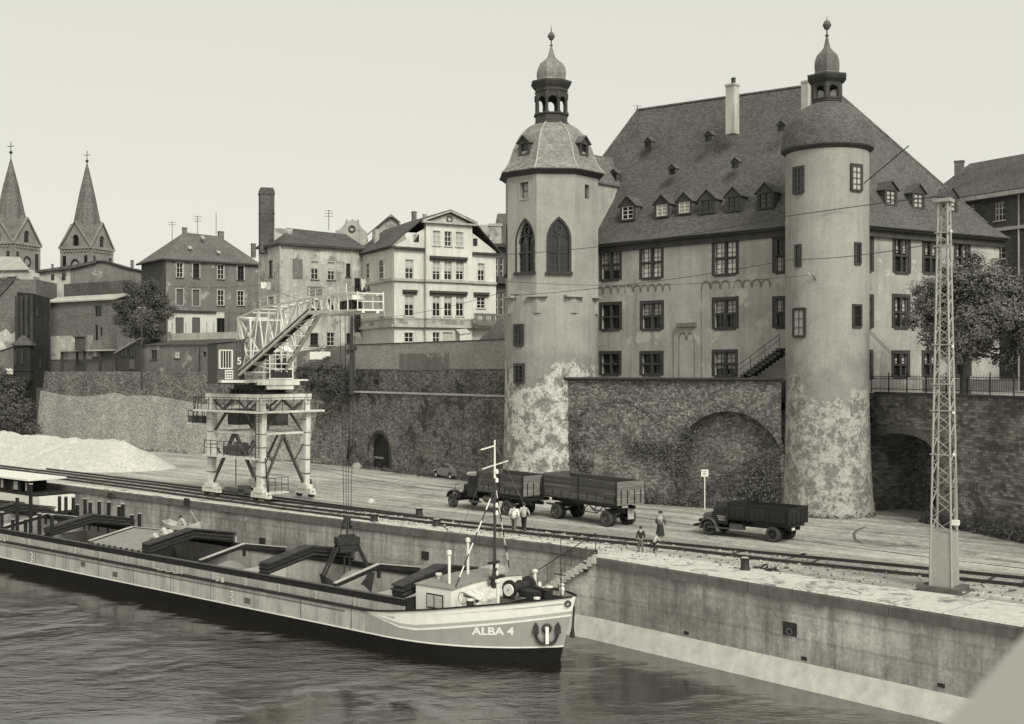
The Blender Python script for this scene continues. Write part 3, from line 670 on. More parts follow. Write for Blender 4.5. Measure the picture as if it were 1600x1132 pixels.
# castle terrace wall with two blind arches
TA, TB = V(2.9, 92.4, 0), V(19.0, 81.35, 0)
tw = thing('terrace_wall', TA, 0, 'overgrown rubble wall with two blind arches below the castle terrace', 'wall')
u5, n5, L5 = side(TA, TB); mb = MB()
ra = prect((1054, 643, 1227, 700), TA, TB); la = prect((885, 628, 1045, 700), TA, TB)
ah1 = arch_pts((ra[0], -.05, ra[2], ra[3]), TA, u5, 18); ah2 = arch_pts((la[0], -.05, la[2], la[3]), TA, u5, 18)
mb.holed(rpts((0, -.1, L5, 9.38), TA, u5), [ah1], n5, .85); mb.poly([p-n5*.85 for p in rpts((ra[0]-.1, -.1, ra[2]+.1, ra[3]+.1), TA, u5)])
mb.build('masonry', 'wall_terrace', tw)
cp = MB(); cp.box(TA+u5*(L5/2)+V(0, 0, 9.44)+n5*.02, (L5+.1, .6, .14), ax=(u5, n5, V(0, 0, 1))); cp.box(TA+u5*(L5/2)+V(0, 0, 9.33)+n5*.06, (L5+.1, .30, .08), ax=(u5, n5, V(0, 0, 1))); cp.build('coping', 'trim_dark', tw)
vr = MB()
def voussoirs(mb, q, A, u, n, a0, a1, k, th=.34, pr=.04, flat=1.0):
    x0, z0, x1, z1 = q; r = (x1-x0)/2; xm = (x0+x1)/2; P_ = V(A[0], A[1], 0)
    for i in range(k):
        b0 = radians(a0+(a1-a0)*(i+.08)/k); b1 = radians(a0+(a1-a0)*(i+.92)/k); t2 = th*random.uniform(.85, 1.15)
        pt = lambda rr, b: P_+u*(xm+rr*cos(b))+V(0, 0, z1-r*flat+rr*flat*sin(b))
        mb.slab([pt(r, b0), pt(r+t2, b0), pt(r+t2, b1), pt(r, b1)], n, pr*random.uniform(.6, 1.3))
voussoirs(vr, ra, TA, u5, n5, 0, 180, 46, .38, .06); voussoirs(vr, la, TA, u5, n5, 40, 175, 36, .26, .05)
vr.build('arch_stones', 'wall_dark', tw)
# right wall with segmental arch opening
u6, n6, L6 = side(RB, RC)
rw = thing('terrace_wall', RB, 0, 'tall coursed stone wall with a dark arched opening right of the round tower', 'wall')
qo = prect((1361, 678, 1462, 800), RB, RC); xm = (qo[0]+qo[2])/2; hw = (qo[2]-qo[0])/2
arc = [(qo[0], -.05), (qo[2], -.05)]+[(xm+hw*cos(radians(a)), qo[3]-1.3+1.3*sin(radians(a))) for a in range(0, 181, 12)]
Z = lambda a, b: RB+u6*a+V(0, 0, b)
mb = MB(); mb.holed([Z(-1.2, -.1), Z(L6, -.1), Z(L6, 8.42), Z(-1.2, 8.42)], [[Z(*p) for p in arc]], n6, 3.2)
mb.build('masonry', 'wall_ashlar', rw)
bk = MB(); bk.poly([Z(qo[0]-.3, -.1)-n6*3.2, Z(qo[2]+.3, -.1)-n6*3.2, Z(qo[2]+.3, 8)-n6*3.2, Z(qo[0]-.3, 8)-n6*3.2]); bk.build('passage_back', 'wall_dark', rw)
vr = MB(); 
for i in range(26):
    a0 = radians(12+156*(i+.06)/26); a1 = radians(12+156*(i+.94)/26); t2 = .55*random.uniform(.9, 1.1)
    pt = lambda k, b: Z(xm+(hw+k)*cos(b), qo[3]-1.3+(1.3+k)*sin(b))
    vr.slab([pt(0, a0), pt(t2, a0), pt(t2, a1), pt(0, a1)], n6, .04*random.uniform(.6, 1.4))
vr.build('arch_stones', 'brick_mid', rw)
cp = MB(); cp.box(Z(L6/2, 8.46)+n6*.02-V(0,0,0), (L6, .6, .14), ax=(u6, n6, V(0, 0, 1))); cp.build('coping', 'trim_dark', rw)
# iron fence on it
fe = thing('iron_fence', RB+V(0, 0, 8.5), 0, 'low dark iron railing along the top of the right stone wall', 'fence')
fb = MB(); ps = MB(); Lf = 56
for z in (8.75, 9.45, 9.6): fb.bar(Z(-1.0, z)-n6*.1, Z(Lf, z)-n6*.1, .04, .045)
for i in range(int(Lf/.16)): 
    x = -1+i*.16; h = 9.75 if i % 2 else 9.6
    fb.bar(Z(x, 8.6)-n6*.1, Z(x, h)-n6*.1, .022, .022, up=V(1, 0, 0))
for i in range(int(Lf/2.1)+1): ps = MB(); ps.bar(Z(-1+i*2.1, 8.5)-n6*.1, Z(-1+i*2.1, 9.9)-n6*.1, .07, .07, up=V(1, 0, 0)); ps.build('post', 'iron_dark', fe)
fb.build('pickets', 'iron_dark', fe)

# ================================================================== CASTLE
K, C, D, E, F = V(2.25, 101, 0), V(22.3, 82, 0), V(38.7, 91.5, 0), V(33, 106, 0), V(14, 113, 0)
EZ = 20.6; RDA, RDB = V(11.05, 101.5, 33.0), V(25.1, 92.0, 33.0)
ca = thing('castle', V(18, 92, 7.6), 0, 'large plastered castle house with a steep hipped slate roof and many dormers', 'castle')
SW = dict(cols=4, rows=5, frame='window_white', sur='stone_frame', sw=.0, mull=.035, fw=.05, cross=.0)
def cw(r, **k):
    x0, y0, x1, y1 = r; b = 4.6
    d = dict(cols=4, rows=6, frame='window_dark', pane='glass', sur='stone_frame', sw=.26, mull=.03, fw=.05, cross=.20); d.update(k)
    if 'pane' not in k and 'pmix' not in k:
        d['pmix'] = random.choice([('glass', .5), ('blind', .3), ('cloth_light', .55), ('blind', .75), ('glass_dark', .6)])
    return ((x0+b, y0+b+.5, x1-b, y1-b+.5), d)
winsL = [cw((936, 386, 972.4, 440)), cw((998.6, 381.5, 1037.5, 437.7), pane='cloth_white', frame='window_dark'), cw((1112.4, 373.4, 1154.4, 432), pane='cloth_white'),
  cw((1207, 369, 1243, 428), pmix=('glass', .45), pane='blind'), cw((936, 471.8, 972.7, 518)), cw((999.6, 469.8, 1038, 517.5), pmix=('blind', .5)), cw((1112.4, 464.4, 1154.4, 516), pmix=('blind', .45)),
  cw((1207, 463, 1243, 514)), cw((936, 548.5, 972, 588)), cw((999, 548.5, 1037.5, 588.5)), cw((1112.4, 546.5, 1153, 590.5), rows=4)]
wall(ca, K, C, 7.7, EZ, 'plaster_castle', winsL, reveal=.28)
winsR = [cw((1340, 366, 1366, 425.6)), cw((1393.6, 369.5, 1424, 429), pmix=('blind', .6)), cw((1439.6, 374, 1470, 430), pmix=('blind', .6)), cw((1489, 376.7, 1517.5, 428)),
  cw((1340, 460, 1366, 514)), cw((1392.5, 460, 1423, 515)), cw((1439, 462, 1469, 514)), cw((1488, 463, 1517, 514)),
  cw((1340, 547, 1365, 594)), cw((1392, 548, 1422.6, 591.6)), cw((1439, 548, 1469, 590)), cw((1489, 548, 1519, 590))]
wall(ca, C, D, 7.7, EZ, 'plaster_castle', winsR, reveal=.28)
mb = MB(); 
for a, b in ((D, E), (E, F), (F, K)): mb.poly([a+V(0, 0, 7.7), b+V(0, 0, 7.7), b+V(0, 0, EZ), a+V(0, 0, EZ)])
mb.build('rear_wall', 'plaster_castle', ca)
# roof
cen = (K+C+D+E+F)/5
def ov(p, d=.55): return p+(p-cen).normalized()*d*1.3
k_, c_, d_, e_, f_ = [ov(p)+V(0, 0, EZ-.05) for p in (K, C, D, E, F)]
mb = MB()
def flare(a, b, ridge, kk=.12, dz=-.35):     # sprocketed eaves: lower strip at a flatter pitch
    r0, r1 = ridge; m0 = a.lerp(r0, kk)+V(0, 0, dz); m1 = b.lerp(r1, kk)+V(0, 0, dz); mb.poly([a, b, m1, m0])
    return m0, m1
m0, m1 = flare(k_, c_, (RDA, RDB)); 
mb.poly([m0, m1, RDB, RDA])
m2, m3 = flare(c_, d_, (RDB, RDB)); mb.poly([m2, m3, RDB])
m4, m5 = flare(d_, e_, (RDB, RDB)); mb.poly([m4, m5, RDB])
m6, m7 = flare(e_, f_, (RDB, RDA)); mb.poly([m6, m7, RDA, RDB])
m8, m9 = flare(f_, k_, (RDA, RDA)); mb.poly([m8, m9, RDA])
roof = mb.build('roof', 'slate', ca)
mb = MB()
for a, b, wd in ((RDA, RDB, .22), (RDB, m3, .16), (RDA, m0, .14)): mb.bar(a+V(0, 0, .03), b+V(0, 0, .03), wd, .12)
mb.build('ridge_capping', 'slate_mid', roof)
mb = MB()
for a, b in ((k_, c_), (c_, d_)):
    uu, nn, LL = side(a, b); i0 = a; 
    mb.box((a+b)/2+V(0, 0, -.42)-nn*.45, (LL-.3, .22, .62), mi=0, ax=(uu, nn, V(0, 0, 1))); mb.box((a+b)/2+V(0, 0, -.16)-nn*.28, (LL-.1, .45, .16), mi=0, ax=(uu, nn, V(0, 0, 1)))
    mb.tube([a+nn*.06+V(0, 0, -.02), b+nn*.06+V(0, 0, -.02)], .085, 6, mi=1)
mb.build('cornice', ['trim_dark', 'iron_mid'], ca)
# downpipe by the octagonal tower
mb = MB(); p = hitv(926, 400, K, C); uu, nn, LL = side(K, C)
mb.tube([hitv(932, 378, K, C)+nn*.4, hitv(928, 392, K, C)+nn*.3, hitv(931, 410, K, C)+nn*.14, V(hitv(931, 410, K, C).x, hitv(931, 410, K, C).y, 9.4)+nn*.14], .07, 6)
mb.build('downpipe', 'trim_light', ca)
PLN = (c_-m0).cross(m1-m0).normalized(); PN1 = (m1-m0).cross(RDA-m0).normalized(); PN1 = PN1 if PN1.z > 0 else -PN1
PN2 = (m3-m2).cross(RDB-m2).normalized(); PN2 = PN2 if PN2.z > 0 else -PN2
def dormer(px, py, wpx, hpx, P0, PNn, big=True, pane='glass', frame='window_white'):
    p = hitp(px, py, P0, PNn); s = FP/p.y; hd = V(PNn.x, PNn.y, 0).normalized(); sl_ = sqrt(PNn.x**2+PNn.y**2)/PNn.z     # rise per metre
    t = V(-hd.y, hd.x, 0); 
    vx = ray(px, py); vx = V(vx.x, vx.y, 0).normalized()
    w_ = wpx/s/max(.55, abs(t.dot(V(vx.y, -vx.x, 0)))); h = hpx/s; g = w_*(.46 if big else .42)
    # front stands a little out of the roof
    f0 = p+hd*.05-V(0, 0, .06); X = lambda a, b, c: f0+t*a-hd*b+V(0, 0, c)
    hw = w_/2; dep = h/sl_+.25; dg = (h+g)/sl_+.3; m = MB()
    ow = hw+.02
    m.poly([X(-ow, 0, 0), X(-ow, 0, h), X(-ow, dep, h)], 0); m.poly([X(ow, 0, 0), X(ow, 0, h), X(ow, dep, h)], 0)
    i = .13*w_
    hol = [X(-hw+i, 0, .1*h), X(hw-i, 0, .1*h), X(hw-i, 0, h*.93), X(-hw+i, 0, h*.93)]
    m.holed([X(-ow, 0, 0), X(ow, 0, 0), X(ow, 0, h), X(0, 0, h+g), X(-ow, 0, h)], [hol], hd, .12, 1)
    dm = m.build('dormer', ['slate', 'trim_dark'], roof)
    r = MB(); oh = .14 if big else .08
    for sg_ in (-1, 1): r.slab([X(sg_*(ow+oh), -oh, h-oh*.9), X(0, -oh, h+g+.02), X(0, dg, h+g+.02), X(sg_*(ow+oh), dep*1.02, h-oh*.9)], V(0, 0, 1), .06)
    r.build('dormer_roof', 'slate', dm)
    q = MB(); q.poly([X(-hw+i, .12, .1*h), X(hw-i, .12, .1*h), X(hw-i, .12, h*.93), X(-hw+i, .12, h*.93)]); q.build('pane', pane, dm)
    if big:
        f = MB(); ax = (t, hd, V(0, 0, 1)); x1 = hw-i
        for a in (-x1+.035, 0, x1-.035): f.box(X(a, .07, h*.515), (.075, .05, h*.83), ax=ax)
        for c in (.125, .40, .66, .905): f.box(X(0, .075, h*c), (x1*2, .04, .05), ax=ax)
        f.build('dormer_frame', frame, dm)
for a in ((981, 344, 24, 24, 'glass_dark', 'window_white'), (1034.5, 339, 23, 22, 'blind', 'window_white'), (1069.5, 334, 23, 21, 'blind', 'window_white'), (1105.5, 333, 26, 23, 'glass', 'trim_dark'), (1146, 330, 24, 25, 'glass', 'trim_dark'), (1196, 326, 26, 27, 'glass', 'trim_dark')):
    dormer(a[0], a[1], a[2], a[3], m0, PN1, True, a[4], a[5])
for a in ((959, 281), (1013, 231), (1050.5, 273), (1107.5, 221), (1149, 262.5), (1221, 205)): dormer(a[0], a[1], 11, 11, m0, PN1, False, 'glass_dark')
for a in ((1392, 321, 18, 26), (1435, 326, 18, 26), (1486, 331, 18, 25)): dormer(a[0], a[1], a[2], a[3], m2, PN2, True, 'blind', 'window_dark')
# chimneys
def chimney(parent, px, ytop, ybot, wpx, P0, PNn, m, capm='trim_dark', dpx=None, ax=None):
    p = hitp(px, ybot, P0, PNn); s = FP/p.y; w_ = wpx/s; h = (ybot-ytop)/s; b = MB(); ax = ax or (side(K, C)[0], side(K, C)[1], V(0, 0, 1))
    b.box(p+V(0, 0, h/2-.3)-V(PNn.x, PNn.y, 0)*.25, (w_*.8, w_*.7, h+.6), ax=ax); b.box(p+V(0, 0, h)-V(PNn.x, PNn.y, 0)*.25, (w_*.92, w_*.82, .16), ax=ax)
    o = b.build('chimney', m, parent); return o
ch = chimney(roof, 1142, 133, 198, 20, m0, PN1, 'stone_light')
x = MB(); p = hitp(1144, 198, m0, PN1); x.lathe(p+V(.1, 0, 65/FP*p.y), [(.18, 0), (.18, .5), (.22, .55)], 8); x.build('chimney_pot', 'trim_dark', ch)
chimney(roof, 1257, 128, 172, 14, m0, PN1, 'stone_light')
# roof antenna and ladder
x = MB(); p = hitp(996, 212, m0, PN1); x.tube([p, p+V(0, 0, 2.6)], .04, 5)
for dz in (2.3, 2.55): x.bar(p+V(-.35, 0, dz), p+V(.35, 0, dz), .03)
x.build('antenna', 'iron_mid', roof)
# small link roof towards the octagonal tower
x = MB(); y = MB(); r0, r1 = V(5.0, 97.0, 28.5), V(9.6, 101.6, 28.5); pp_ = V(.707, -.707, 0)
for s_ in (-1, 1):
    e0, e1 = r0+pp_*s_*1.7-V(0, 0, 2.7), r1+pp_*s_*1.7-V(0, 0, 2.7); x.slab([r0, r1, e1, e0], V(0, 0, 1), .1)
    f0, f1 = r0+pp_*s_*1.5, r1+pp_*s_*1.5; y.poly([V(f0.x, f0.y, 19), V(f1.x, f1.y, 19), V(f1.x, f1.y, 26.1), V(f0.x, f0.y, 26.1)])
x.build('link_roof', 'slate_mid', ca); y.build('link_wall', 'plaster_castle', ca)
# arched frieze, blind arches, shelf stone on the left facade
fz = MB(); uu, nn, LL = side(K, C)
def loops(xs, y, r_, yb):
    for (xa, xb, ya) in xs:
        pts = []
        c = hitv((xa+xb)/2, ya, K, C); ra_ = (hitv(xb, ya, K, C)-hitv(xa, ya, K, C)).length/2*.88
        for i in range(9): an = pi*i/8; pts.append(c+uu*(ra_*cos(an))+V(0, 0, ra_*1.05*sin(an))+nn*.03)
        for i in range(8): fz.bar(pts[i], pts[i+1], .035, .08)
        for e in (pts[0], pts[-1]): fz.bar(e, e-V(0, 0, .2), .05, .045, up=nn)
loops([(932+11.6*i, 943.6+11.6*i, 455-.55*i) for i in range(10)], 0, 0, 0)
loops([(1096+15*i, 1111+15*i, 448-.55*i) for i in range(3)]+[(1146+14.5*i, 1160.5+14.5*i, 445.5-.4*i) for i in range(4)], 0, 0, 0)
loops([(1061, 1073, 527), (1073, 1085, 527)], 0, 0, 0)
for (xa, ya, yb) in ((1096, 450, 590), (1061, 527, 590), (1085, 527, 590), (1052, 520, 590)):
    p = hitv(xa, ya, K, C); q = hitv(xa, yb, K, C); fz.bar(V(p.x, p.y, p.z)+nn*.01, V(p.x, p.y, q.z)+nn*.01, .04, .04, up=nn)
c = hitv(1074, 508, K, C); fz.box(c+nn*.12, (1.7, .4, .32), ax=(uu, nn, V(0, 0, 1)))
fz.build('frieze', 'plaster_grey', ca)
# outside staircase in front of the facade by the round tower
sc_ = thing('terrace_stairs', hitv(1170, 590, TA, TB)-n5*1.2, 0, 'dark flight of steps with thin railing climbing towards the round tower', 'stairs')
s0 = hitv(1168, 592, K, C)+nn*1.0; s0.z = 9.35; x = MB()
for i in range(12): x.box(s0+uu*(.30*i+.15)+V(0, 0, .19*(i+.5)), (.32, 1.1, .20), ax=(uu, nn, V(0, 0, 1))); 
for i in range(3, 12): x.box(s0+uu*(.30*i+.15)+V(0, 0, .19*(i-1.0)), (.32, 1.0, .22), ax=(uu, nn, V(0, 0, 1)))
x.build('steps', 'trim_dark', sc_)
x = MB(); q0 = s0+nn*.52
x.tube([q0+V(0, 0, 1.0), q0+uu*3.6+V(0, 0, 3.28)], .025, 5); x.tube([q0+V(0, 0, .6), q0+uu*3.6+V(0, 0, 2.88)], .018, 5)
for i in (0, 4, 8, 12): x.tube([q0+uu*(.3*i)+V(0, 0, .19*i), q0+uu*(.3*i)+V(0, 0, .19*i+1.0)], .022, 5)
x.build('railing', 'iron_dark', sc_)
# ---------------------------------------------------------------- octagonal tower
ot = thing('octagonal_tower', TC_L, 0, 'tall octagonal corner tower with pointed windows and an onion lantern', 'tower')
vd = V(TC_L.x, TC_L.y, 0).normalized(); base_ang = atan2(-vd.y, -vd.x)+radians(5.5)      # normal of the front face
R8 = 3.98
def ov8(k, r=R8): a = base_ang+radians(22.5)+k*pi/4; return TC_L+V(cos(a)*r, sin(a)*r, 0)
mb = MB(); wins8 = []
lanc = []
facew = {}
for k in range(8):
    A_, B_ = ov8(k-1), ov8(k); 
    hol = []
    u_, n_, L_ = side(A_, B_); 
    nrm = V(cos(base_ang+k*pi/4), sin(base_ang+k*pi/4), 0)
    spec = {0: [((857, 343, 889.7, 425), 'l')], 7: [((808, 345, 833.5, 425), 'l'), ((813, 285, 826, 310.5), 'r')], 1: [((914, 289, 921, 311), 'r')], 6: [((790.5, 353, 794, 428), 'l')]}
    if k in spec or (k-8) in spec:
        for r, ty in spec[k]:
            P0 = A_; uu_ = (B_-A_).normalized()
            q = prect(r, A_, B_) if side(A_, B_)[0].dot(uu_) > 0 else None
            if q is None: continue
            if k == 6: q = (L_/2-.75, q[1], L_/2+.75, q[3])
            if ty == 'l': h_ = arch_pts(q, A_, uu_, 8, True)
            else: h_ = rpts(q, A_, uu_)
            hol.append(h_); facew.setdefault(k, []).append((q, ty, A_, B_, uu_, nrm))
    z0_, z1_ = 14.6, 26.0
    outer = [A_+V(0, 0, z0_), B_+V(0, 0, z0_), B_+V(0, 0, z1_), A_+V(0, 0, z1_)]
    mb.holed(outer, hol, nrm, .42)
prof = [(4.12, -.1), (3.95, 2.5), (3.84, 9), (3.84, 14.0), (3.80, 15.2), (3.74, 16.3), (3.55, 16.6)]
mb.lathe(TC_L, prof, 40, rot=base_ang)
body = mb.build('shaft', 'plaster_tower', ot)
for k, l in facew.items():
    for (q, ty, A_, B_, uu_, nrm) in l:
        P_ = V(A_.x, A_.y, 0)
        if ty == 'l':
            pts = [p-nrm*.38 for p in arch_pts(q, A_, uu_, 8, True)]
            wm_ = MB(); w0 = q[2]-q[0]; xm = (q[0]+q[2])/2; ax = (uu_, nrm, V(0, 0, 1)); d = -.26
            wm_.box(P_+uu_*xm+V(0, 0, (q[1]+q[3]-w0*.9)/2)+nrm*d, (.14, .16, q[3]-q[1]-w0*.9), ax=ax)
            zm = q[1]+(q[3]-q[1])*.38; wm_.box(P_+uu_*xm+V(0, 0, zm)+nrm*d, (w0, .12, .10), ax=ax); 
            zs = q[3]-w0*1.0
            for cx in (q[0]+w0*.27, q[0]+w0*.73):
                for i in range(8):
                    a0, a1 = pi*i/8, pi*(i+1)/8; wm_.bar(P_+uu_*(cx+w0*.23*cos(a0))+V(0, 0, zs+w0*.30*sin(a0))+nrm*d, P_+uu_*(cx+w0*.23*cos(a1))+V(0, 0, zs+w0*.30*sin(a1))+nrm*d, .09, .12)
            for i in range(10):
                a0, a1 = 2*pi*i/10, 2*pi*(i+1)/10; wm_.bar(P_+uu_*(xm+w0*.17*cos(a0))+V(0, 0, zs+w0*.53+w0*.2*sin(a0))+nrm*d, P_+uu_*(xm+w0*.17*cos(a1))+V(0, 0, zs+w0*.53+w0*.2*sin(a1))+nrm*d, .08, .12)
            for cx in (q[0]+w0*.26, q[0]+w0*.74): wm_.box(P_+uu_*cx+V(0, 0, (q[1]+zs)/2)+nrm*(d-.04), (.03, .03, zs-q[1]), ax=ax)
            for j in range(1, 6): wm_.box(P_+uu_*xm+V(0, 0, q[1]+(zs-q[1])*j/6)+nrm*(d-.05), (w0, .03, .03), ax=ax)
            wo_ = wm_.build('tracery', 'trim_dark', ot); pm = MB(); pm.poly(pts); pm.build('pane', 'glass', wo_)
            sm = MB(); o1 = arch_pts((q[0]-.16, q[1]-.1, q[2]+.16, q[3]+.22), A_, uu_, 8, True); i1 = arch_pts(q, A_, uu_, 8, True)
            for i in range(1, len(o1)): sm.slab([i1[i], o1[i], o1[(i+1) % len(o1)], i1[(i+1) % len(i1)]], nrm, .04)
            sm.box(P_+uu_*xm+V(0, 0, q[1]-.12)+nrm*.08, (w0+.5, .26, .22), ax=ax); sm.build('surround', 'stone_frame', wo_)
        else:
            window(ot, q, A_, A_+uu_*(B_-A_).length, cols=1, rows=2, frame='window_dark', pane='blind' if k == 7 else 'glass_dark', reveal=.35, sur='plaster_castle' if k == 7 else None, sw=.14)
# ledges where the octagon ends
lm = MB()
for k in (0, 7, 6, 1):
    p = ov8(k, 3.9)+V(0, 0, 15.95); a = base_ang+radians(22.5)+k*pi/4
    lm.box(p, (.5, 1.7, .14), ax=(V(cos(a), sin(a), 0), V(-sin(a), cos(a), 0), V(0, 0, 1)))
lm.build('ledge', 'plaster_castle', ot)
def flatwin(tc, R, px, y0, y1, wpx, parent, pane='glass', frame='window_dark', cols=2, rows=4, sur='stone_frame', sw=.16):
    """window proud of a round tower"""
    r = ray(px, (y0+y1)/2); # intersect cylinder
    a = r.x**2+r.y**2; b = -2*(r.x*tc.x+r.y*tc.y); c = tc.x**2+tc.y**2-R*R; t = (-b-sqrt(b*b-4*a*c))/(2*a)
    p = V(r.x*t, t, 0); n_ = (p-V(tc.x, tc.y, 0)).normalized(); u_ = V(-n_.y, n_.x, 0); s = FP/t
    vx = V(-r.y, r.x, 0).normalized(); w_ = wpx/s/max(.5, abs(u_.dot(vx))); z0_ = CAMZ+(HY-y1)/s; z1_ = CAMZ+(HY-y0)/s
    A_ = p-u_*w_/2+n_*.05; B_ = p+u_*w_/2+n_*.05
    bb = MB(); bb.box(p-n_*.06+V(0, 0, (z0_+z1_)/2), (w_+.01, .14, z1_-z0_), ax=(u_, n_, V(0, 0, 1))); 
    uu2 = side(A_, B_)[0]; S_ = A_ if uu2.dot(u_) > 0 else B_
    E_ = B_ if uu2.dot(u_) > 0 else A_
    return window(parent, (sw*.6, z0_+sw*.5, w_-sw*.6, z1_-sw*.5), S_, E_, cols=cols, rows=rows, frame=frame, pane=pane, reveal=.03, sur=sur, sw=sw, mull=.035, fw=.05)
flatwin(TC_L, 3.85, 810.7, 508, 541, 14, ot); flatwin(TC_L, 3.85, 811.5, 569.6, 599.7, 15, ot)
# bell roof + lantern + onion
zf = lambda y: 10+(580-y)*95/1800
bell = [(4.5, 25.95), (4.52, 26.05), (4.2, 26.35), (3.85, 26.9), (3.45, 28.0), (2.9, 29.1), (2.2, 29.8), (1.55, 30.2), (1.4, 30.3)]
mb = MB(); mb.lathe(TC_L, bell, 8, rot=base_ang+radians(22.5)); mb.build('bell_roof', 'bell_slate', ot)
mb = MB(); mb.lathe(TC_L, [(3.98, 25.62), (4.30, 25.85), (4.50, 25.95), (4.52, 26.03)], 8, rot=base_ang+radians(22.5)); mb.build('cornice', 'trim_dark', ot)
hb = MB()
for k in range(8):
    pr = [ov8(k, r)+V(0, 0, z+.03) for r, z in bell]; hb.tube(pr, .055, 5)
hb.build('hip_capping', 'trim_light', ot)
def small_dorm(parent, c, nrm, w_, h, dep, m, roofm, g=.5, pane='glass_dark'):
    t = V(-nrm.y, nrm.x, 0); X = lambda a, b, z: c+t*a-nrm*b+V(0, 0, z); x = MB(); hw = w_/2
    x.holed([X(-hw, 0, 0), X(hw, 0, 0), X(hw, 0, h), X(0, 0, h+g), X(-hw, 0, h)], [[X(-hw*.6, 0, .12*h), X(hw*.6, 0, .12*h), X(hw*.6, 0, .9*h), X(-hw*.6, 0, .9*h)]], nrm, .15)
    x.poly([X(-hw, 0, 0), X(-hw, 0, h), X(-hw, dep, h), X(-hw, dep, 0)]); x.poly([X(hw, 0, 0), X(hw, 0, h), X(hw, dep, h), X(hw, dep, 0)])
    d = x.build('dormer', m, parent); x = MB()
    for sg_ in (-1, 1): x.slab([X(sg_*(hw+.15), -.2, h-.1), X(0, -.2, h+g+.03), X(0, dep+.3, h+g+.03), X(sg_*(hw+.15), dep+.3, h-.1)], V(0, 0, 1), .08)
    x.build('dormer_roof', roofm, d); x = MB(); x.poly([X(-hw*.6, .15, .12*h), X(hw*.6, .15, .12*h), X(hw*.6, .15, .9*h), X(-hw*.6, .15, .9*h)]); x.build('pane', pane, d)
for k in (7, 1, 3, 5):
    a = base_ang+k*pi/4; n_ = V(cos(a), sin(a), 0); small_dorm(ot, TC_L+n_*3.45+V(0, 0, 27.3), n_, 1.1, 1.05, 1.3, 'trim_dark', 'slate_mid')
def lantern(parent, c, zs, R, n, m_stone, m_dome, rot, piers=True, onion=1.3, capw=1.75, dome_n=8):
    """open arcade lantern with onion cap. zs: base, sill, spring/top, cornice, dome bottom, dome top, neck, ball, tip"""
    zb, zsill, ztop, zc0, zc1, zd, zn, zball, ztip = zs
    x = MB(); x.lathe(c, [(R*1.0, zb-.5), (R*1.03, zb), (R*1.14, zb+.1), (R*1.14, zb+.2), (R*1.04, zb+.25), (R*1.04, zsill-.14), (R*1.14, zsill-.1), (R*1.14, zsill), (0.01, zsill)], n, rot=rot)
    x.lathe(c, [(0.01, ztop), (R*1.02, ztop), (R*1.04, ztop+.15), (R*1.09, ztop+.2), (R*1.04, ztop+.3), (R*1.04, zc0), (capw*.9, zc0+.22), (capw, zc1-.12), (capw, zc1), (0.01, zc1+.02)], n, rot=rot)
    a_s = 2*pi/n
    for k in range(n):
        a = rot+k*a_s; p = c+V(cos(a)*R*.95, sin(a)*R*.95, 0)
        if piers: x.lathe(p, [(.19, zsill), (.19, zsill+.12), (.13, zsill+.16), (.125, ztop-.55), (.17, ztop-.5), (.19, ztop-.4), (.19, ztop)], 8)
        else: x.lathe(p, [(.21, zsill), (.21, ztop)], 6)
        b = rot+(k+1)*a_s; q = c+V(cos(b)*R*.95, sin(b)*R*.95, 0); d = (q-p); LL_ = d.length; d.normalize(); nn_ = V(d.y, -d.x, 0)
        r = LL_/2-.13; hh = ztop-.02; sp = min(.62, (ztop-zsill)*.38); o_ = [(.0, hh-sp), (.13, hh-sp)]+[(LL_/2-r*cos(pi*i/8), hh-sp+min(r, sp*.88)*sin(pi*i/8)) for i in range(9)]+[(LL_-.0, hh-sp), (LL_, hh), (0, hh)]
        x.slab([p+d*a_+V(0, 0, b_)-nn_*.08 for a_, b_ in o_], nn_, .16)
    lo_ = x.build('lantern', m_stone, parent)
    x = MB(); x.lathe(c, [(onion*.98, zc1), (onion*1.0, zc1+.1), (onion*.93, zc1+.25), (onion*.98, zc1+(zd-zc1)*.35), (onion*.95, zc1+(zd-zc1)*.55), (onion*.80, zc1+(zd-zc1)*.76), (onion*.5, zc1+(zd-zc1)*.92), (onion*.26, zd+.15), (.13, zn-.3), (.07, zn)], dome_n, rot=rot)
    x.build('onion_cap', m_dome, parent, smooth=True, sharp=28)
    x = MB(); x.lathe(c, [(.07, zn-.1), (.16, zn), (.06, zn+.05), (.05, zball-.35), (.17, zball-.28), (.30, zball-.04), (.30, zball+.04), (.17, zball+.28), (.05, zball+.34), (.035, ztip-.3), (.01, ztip)], 10); x.build('finial', 'trim_light' if m_stone == 'stone_castle' else 'iron_mid', parent)
lantern(ot, TC_L, (30.15, 31.1, 32.75, 33.15, 33.75, 35.7, 36.85, 37.6, 38.5), 1.33, 8, 'trim_dark', 'bell_slate', base_ang+radians(22.5))
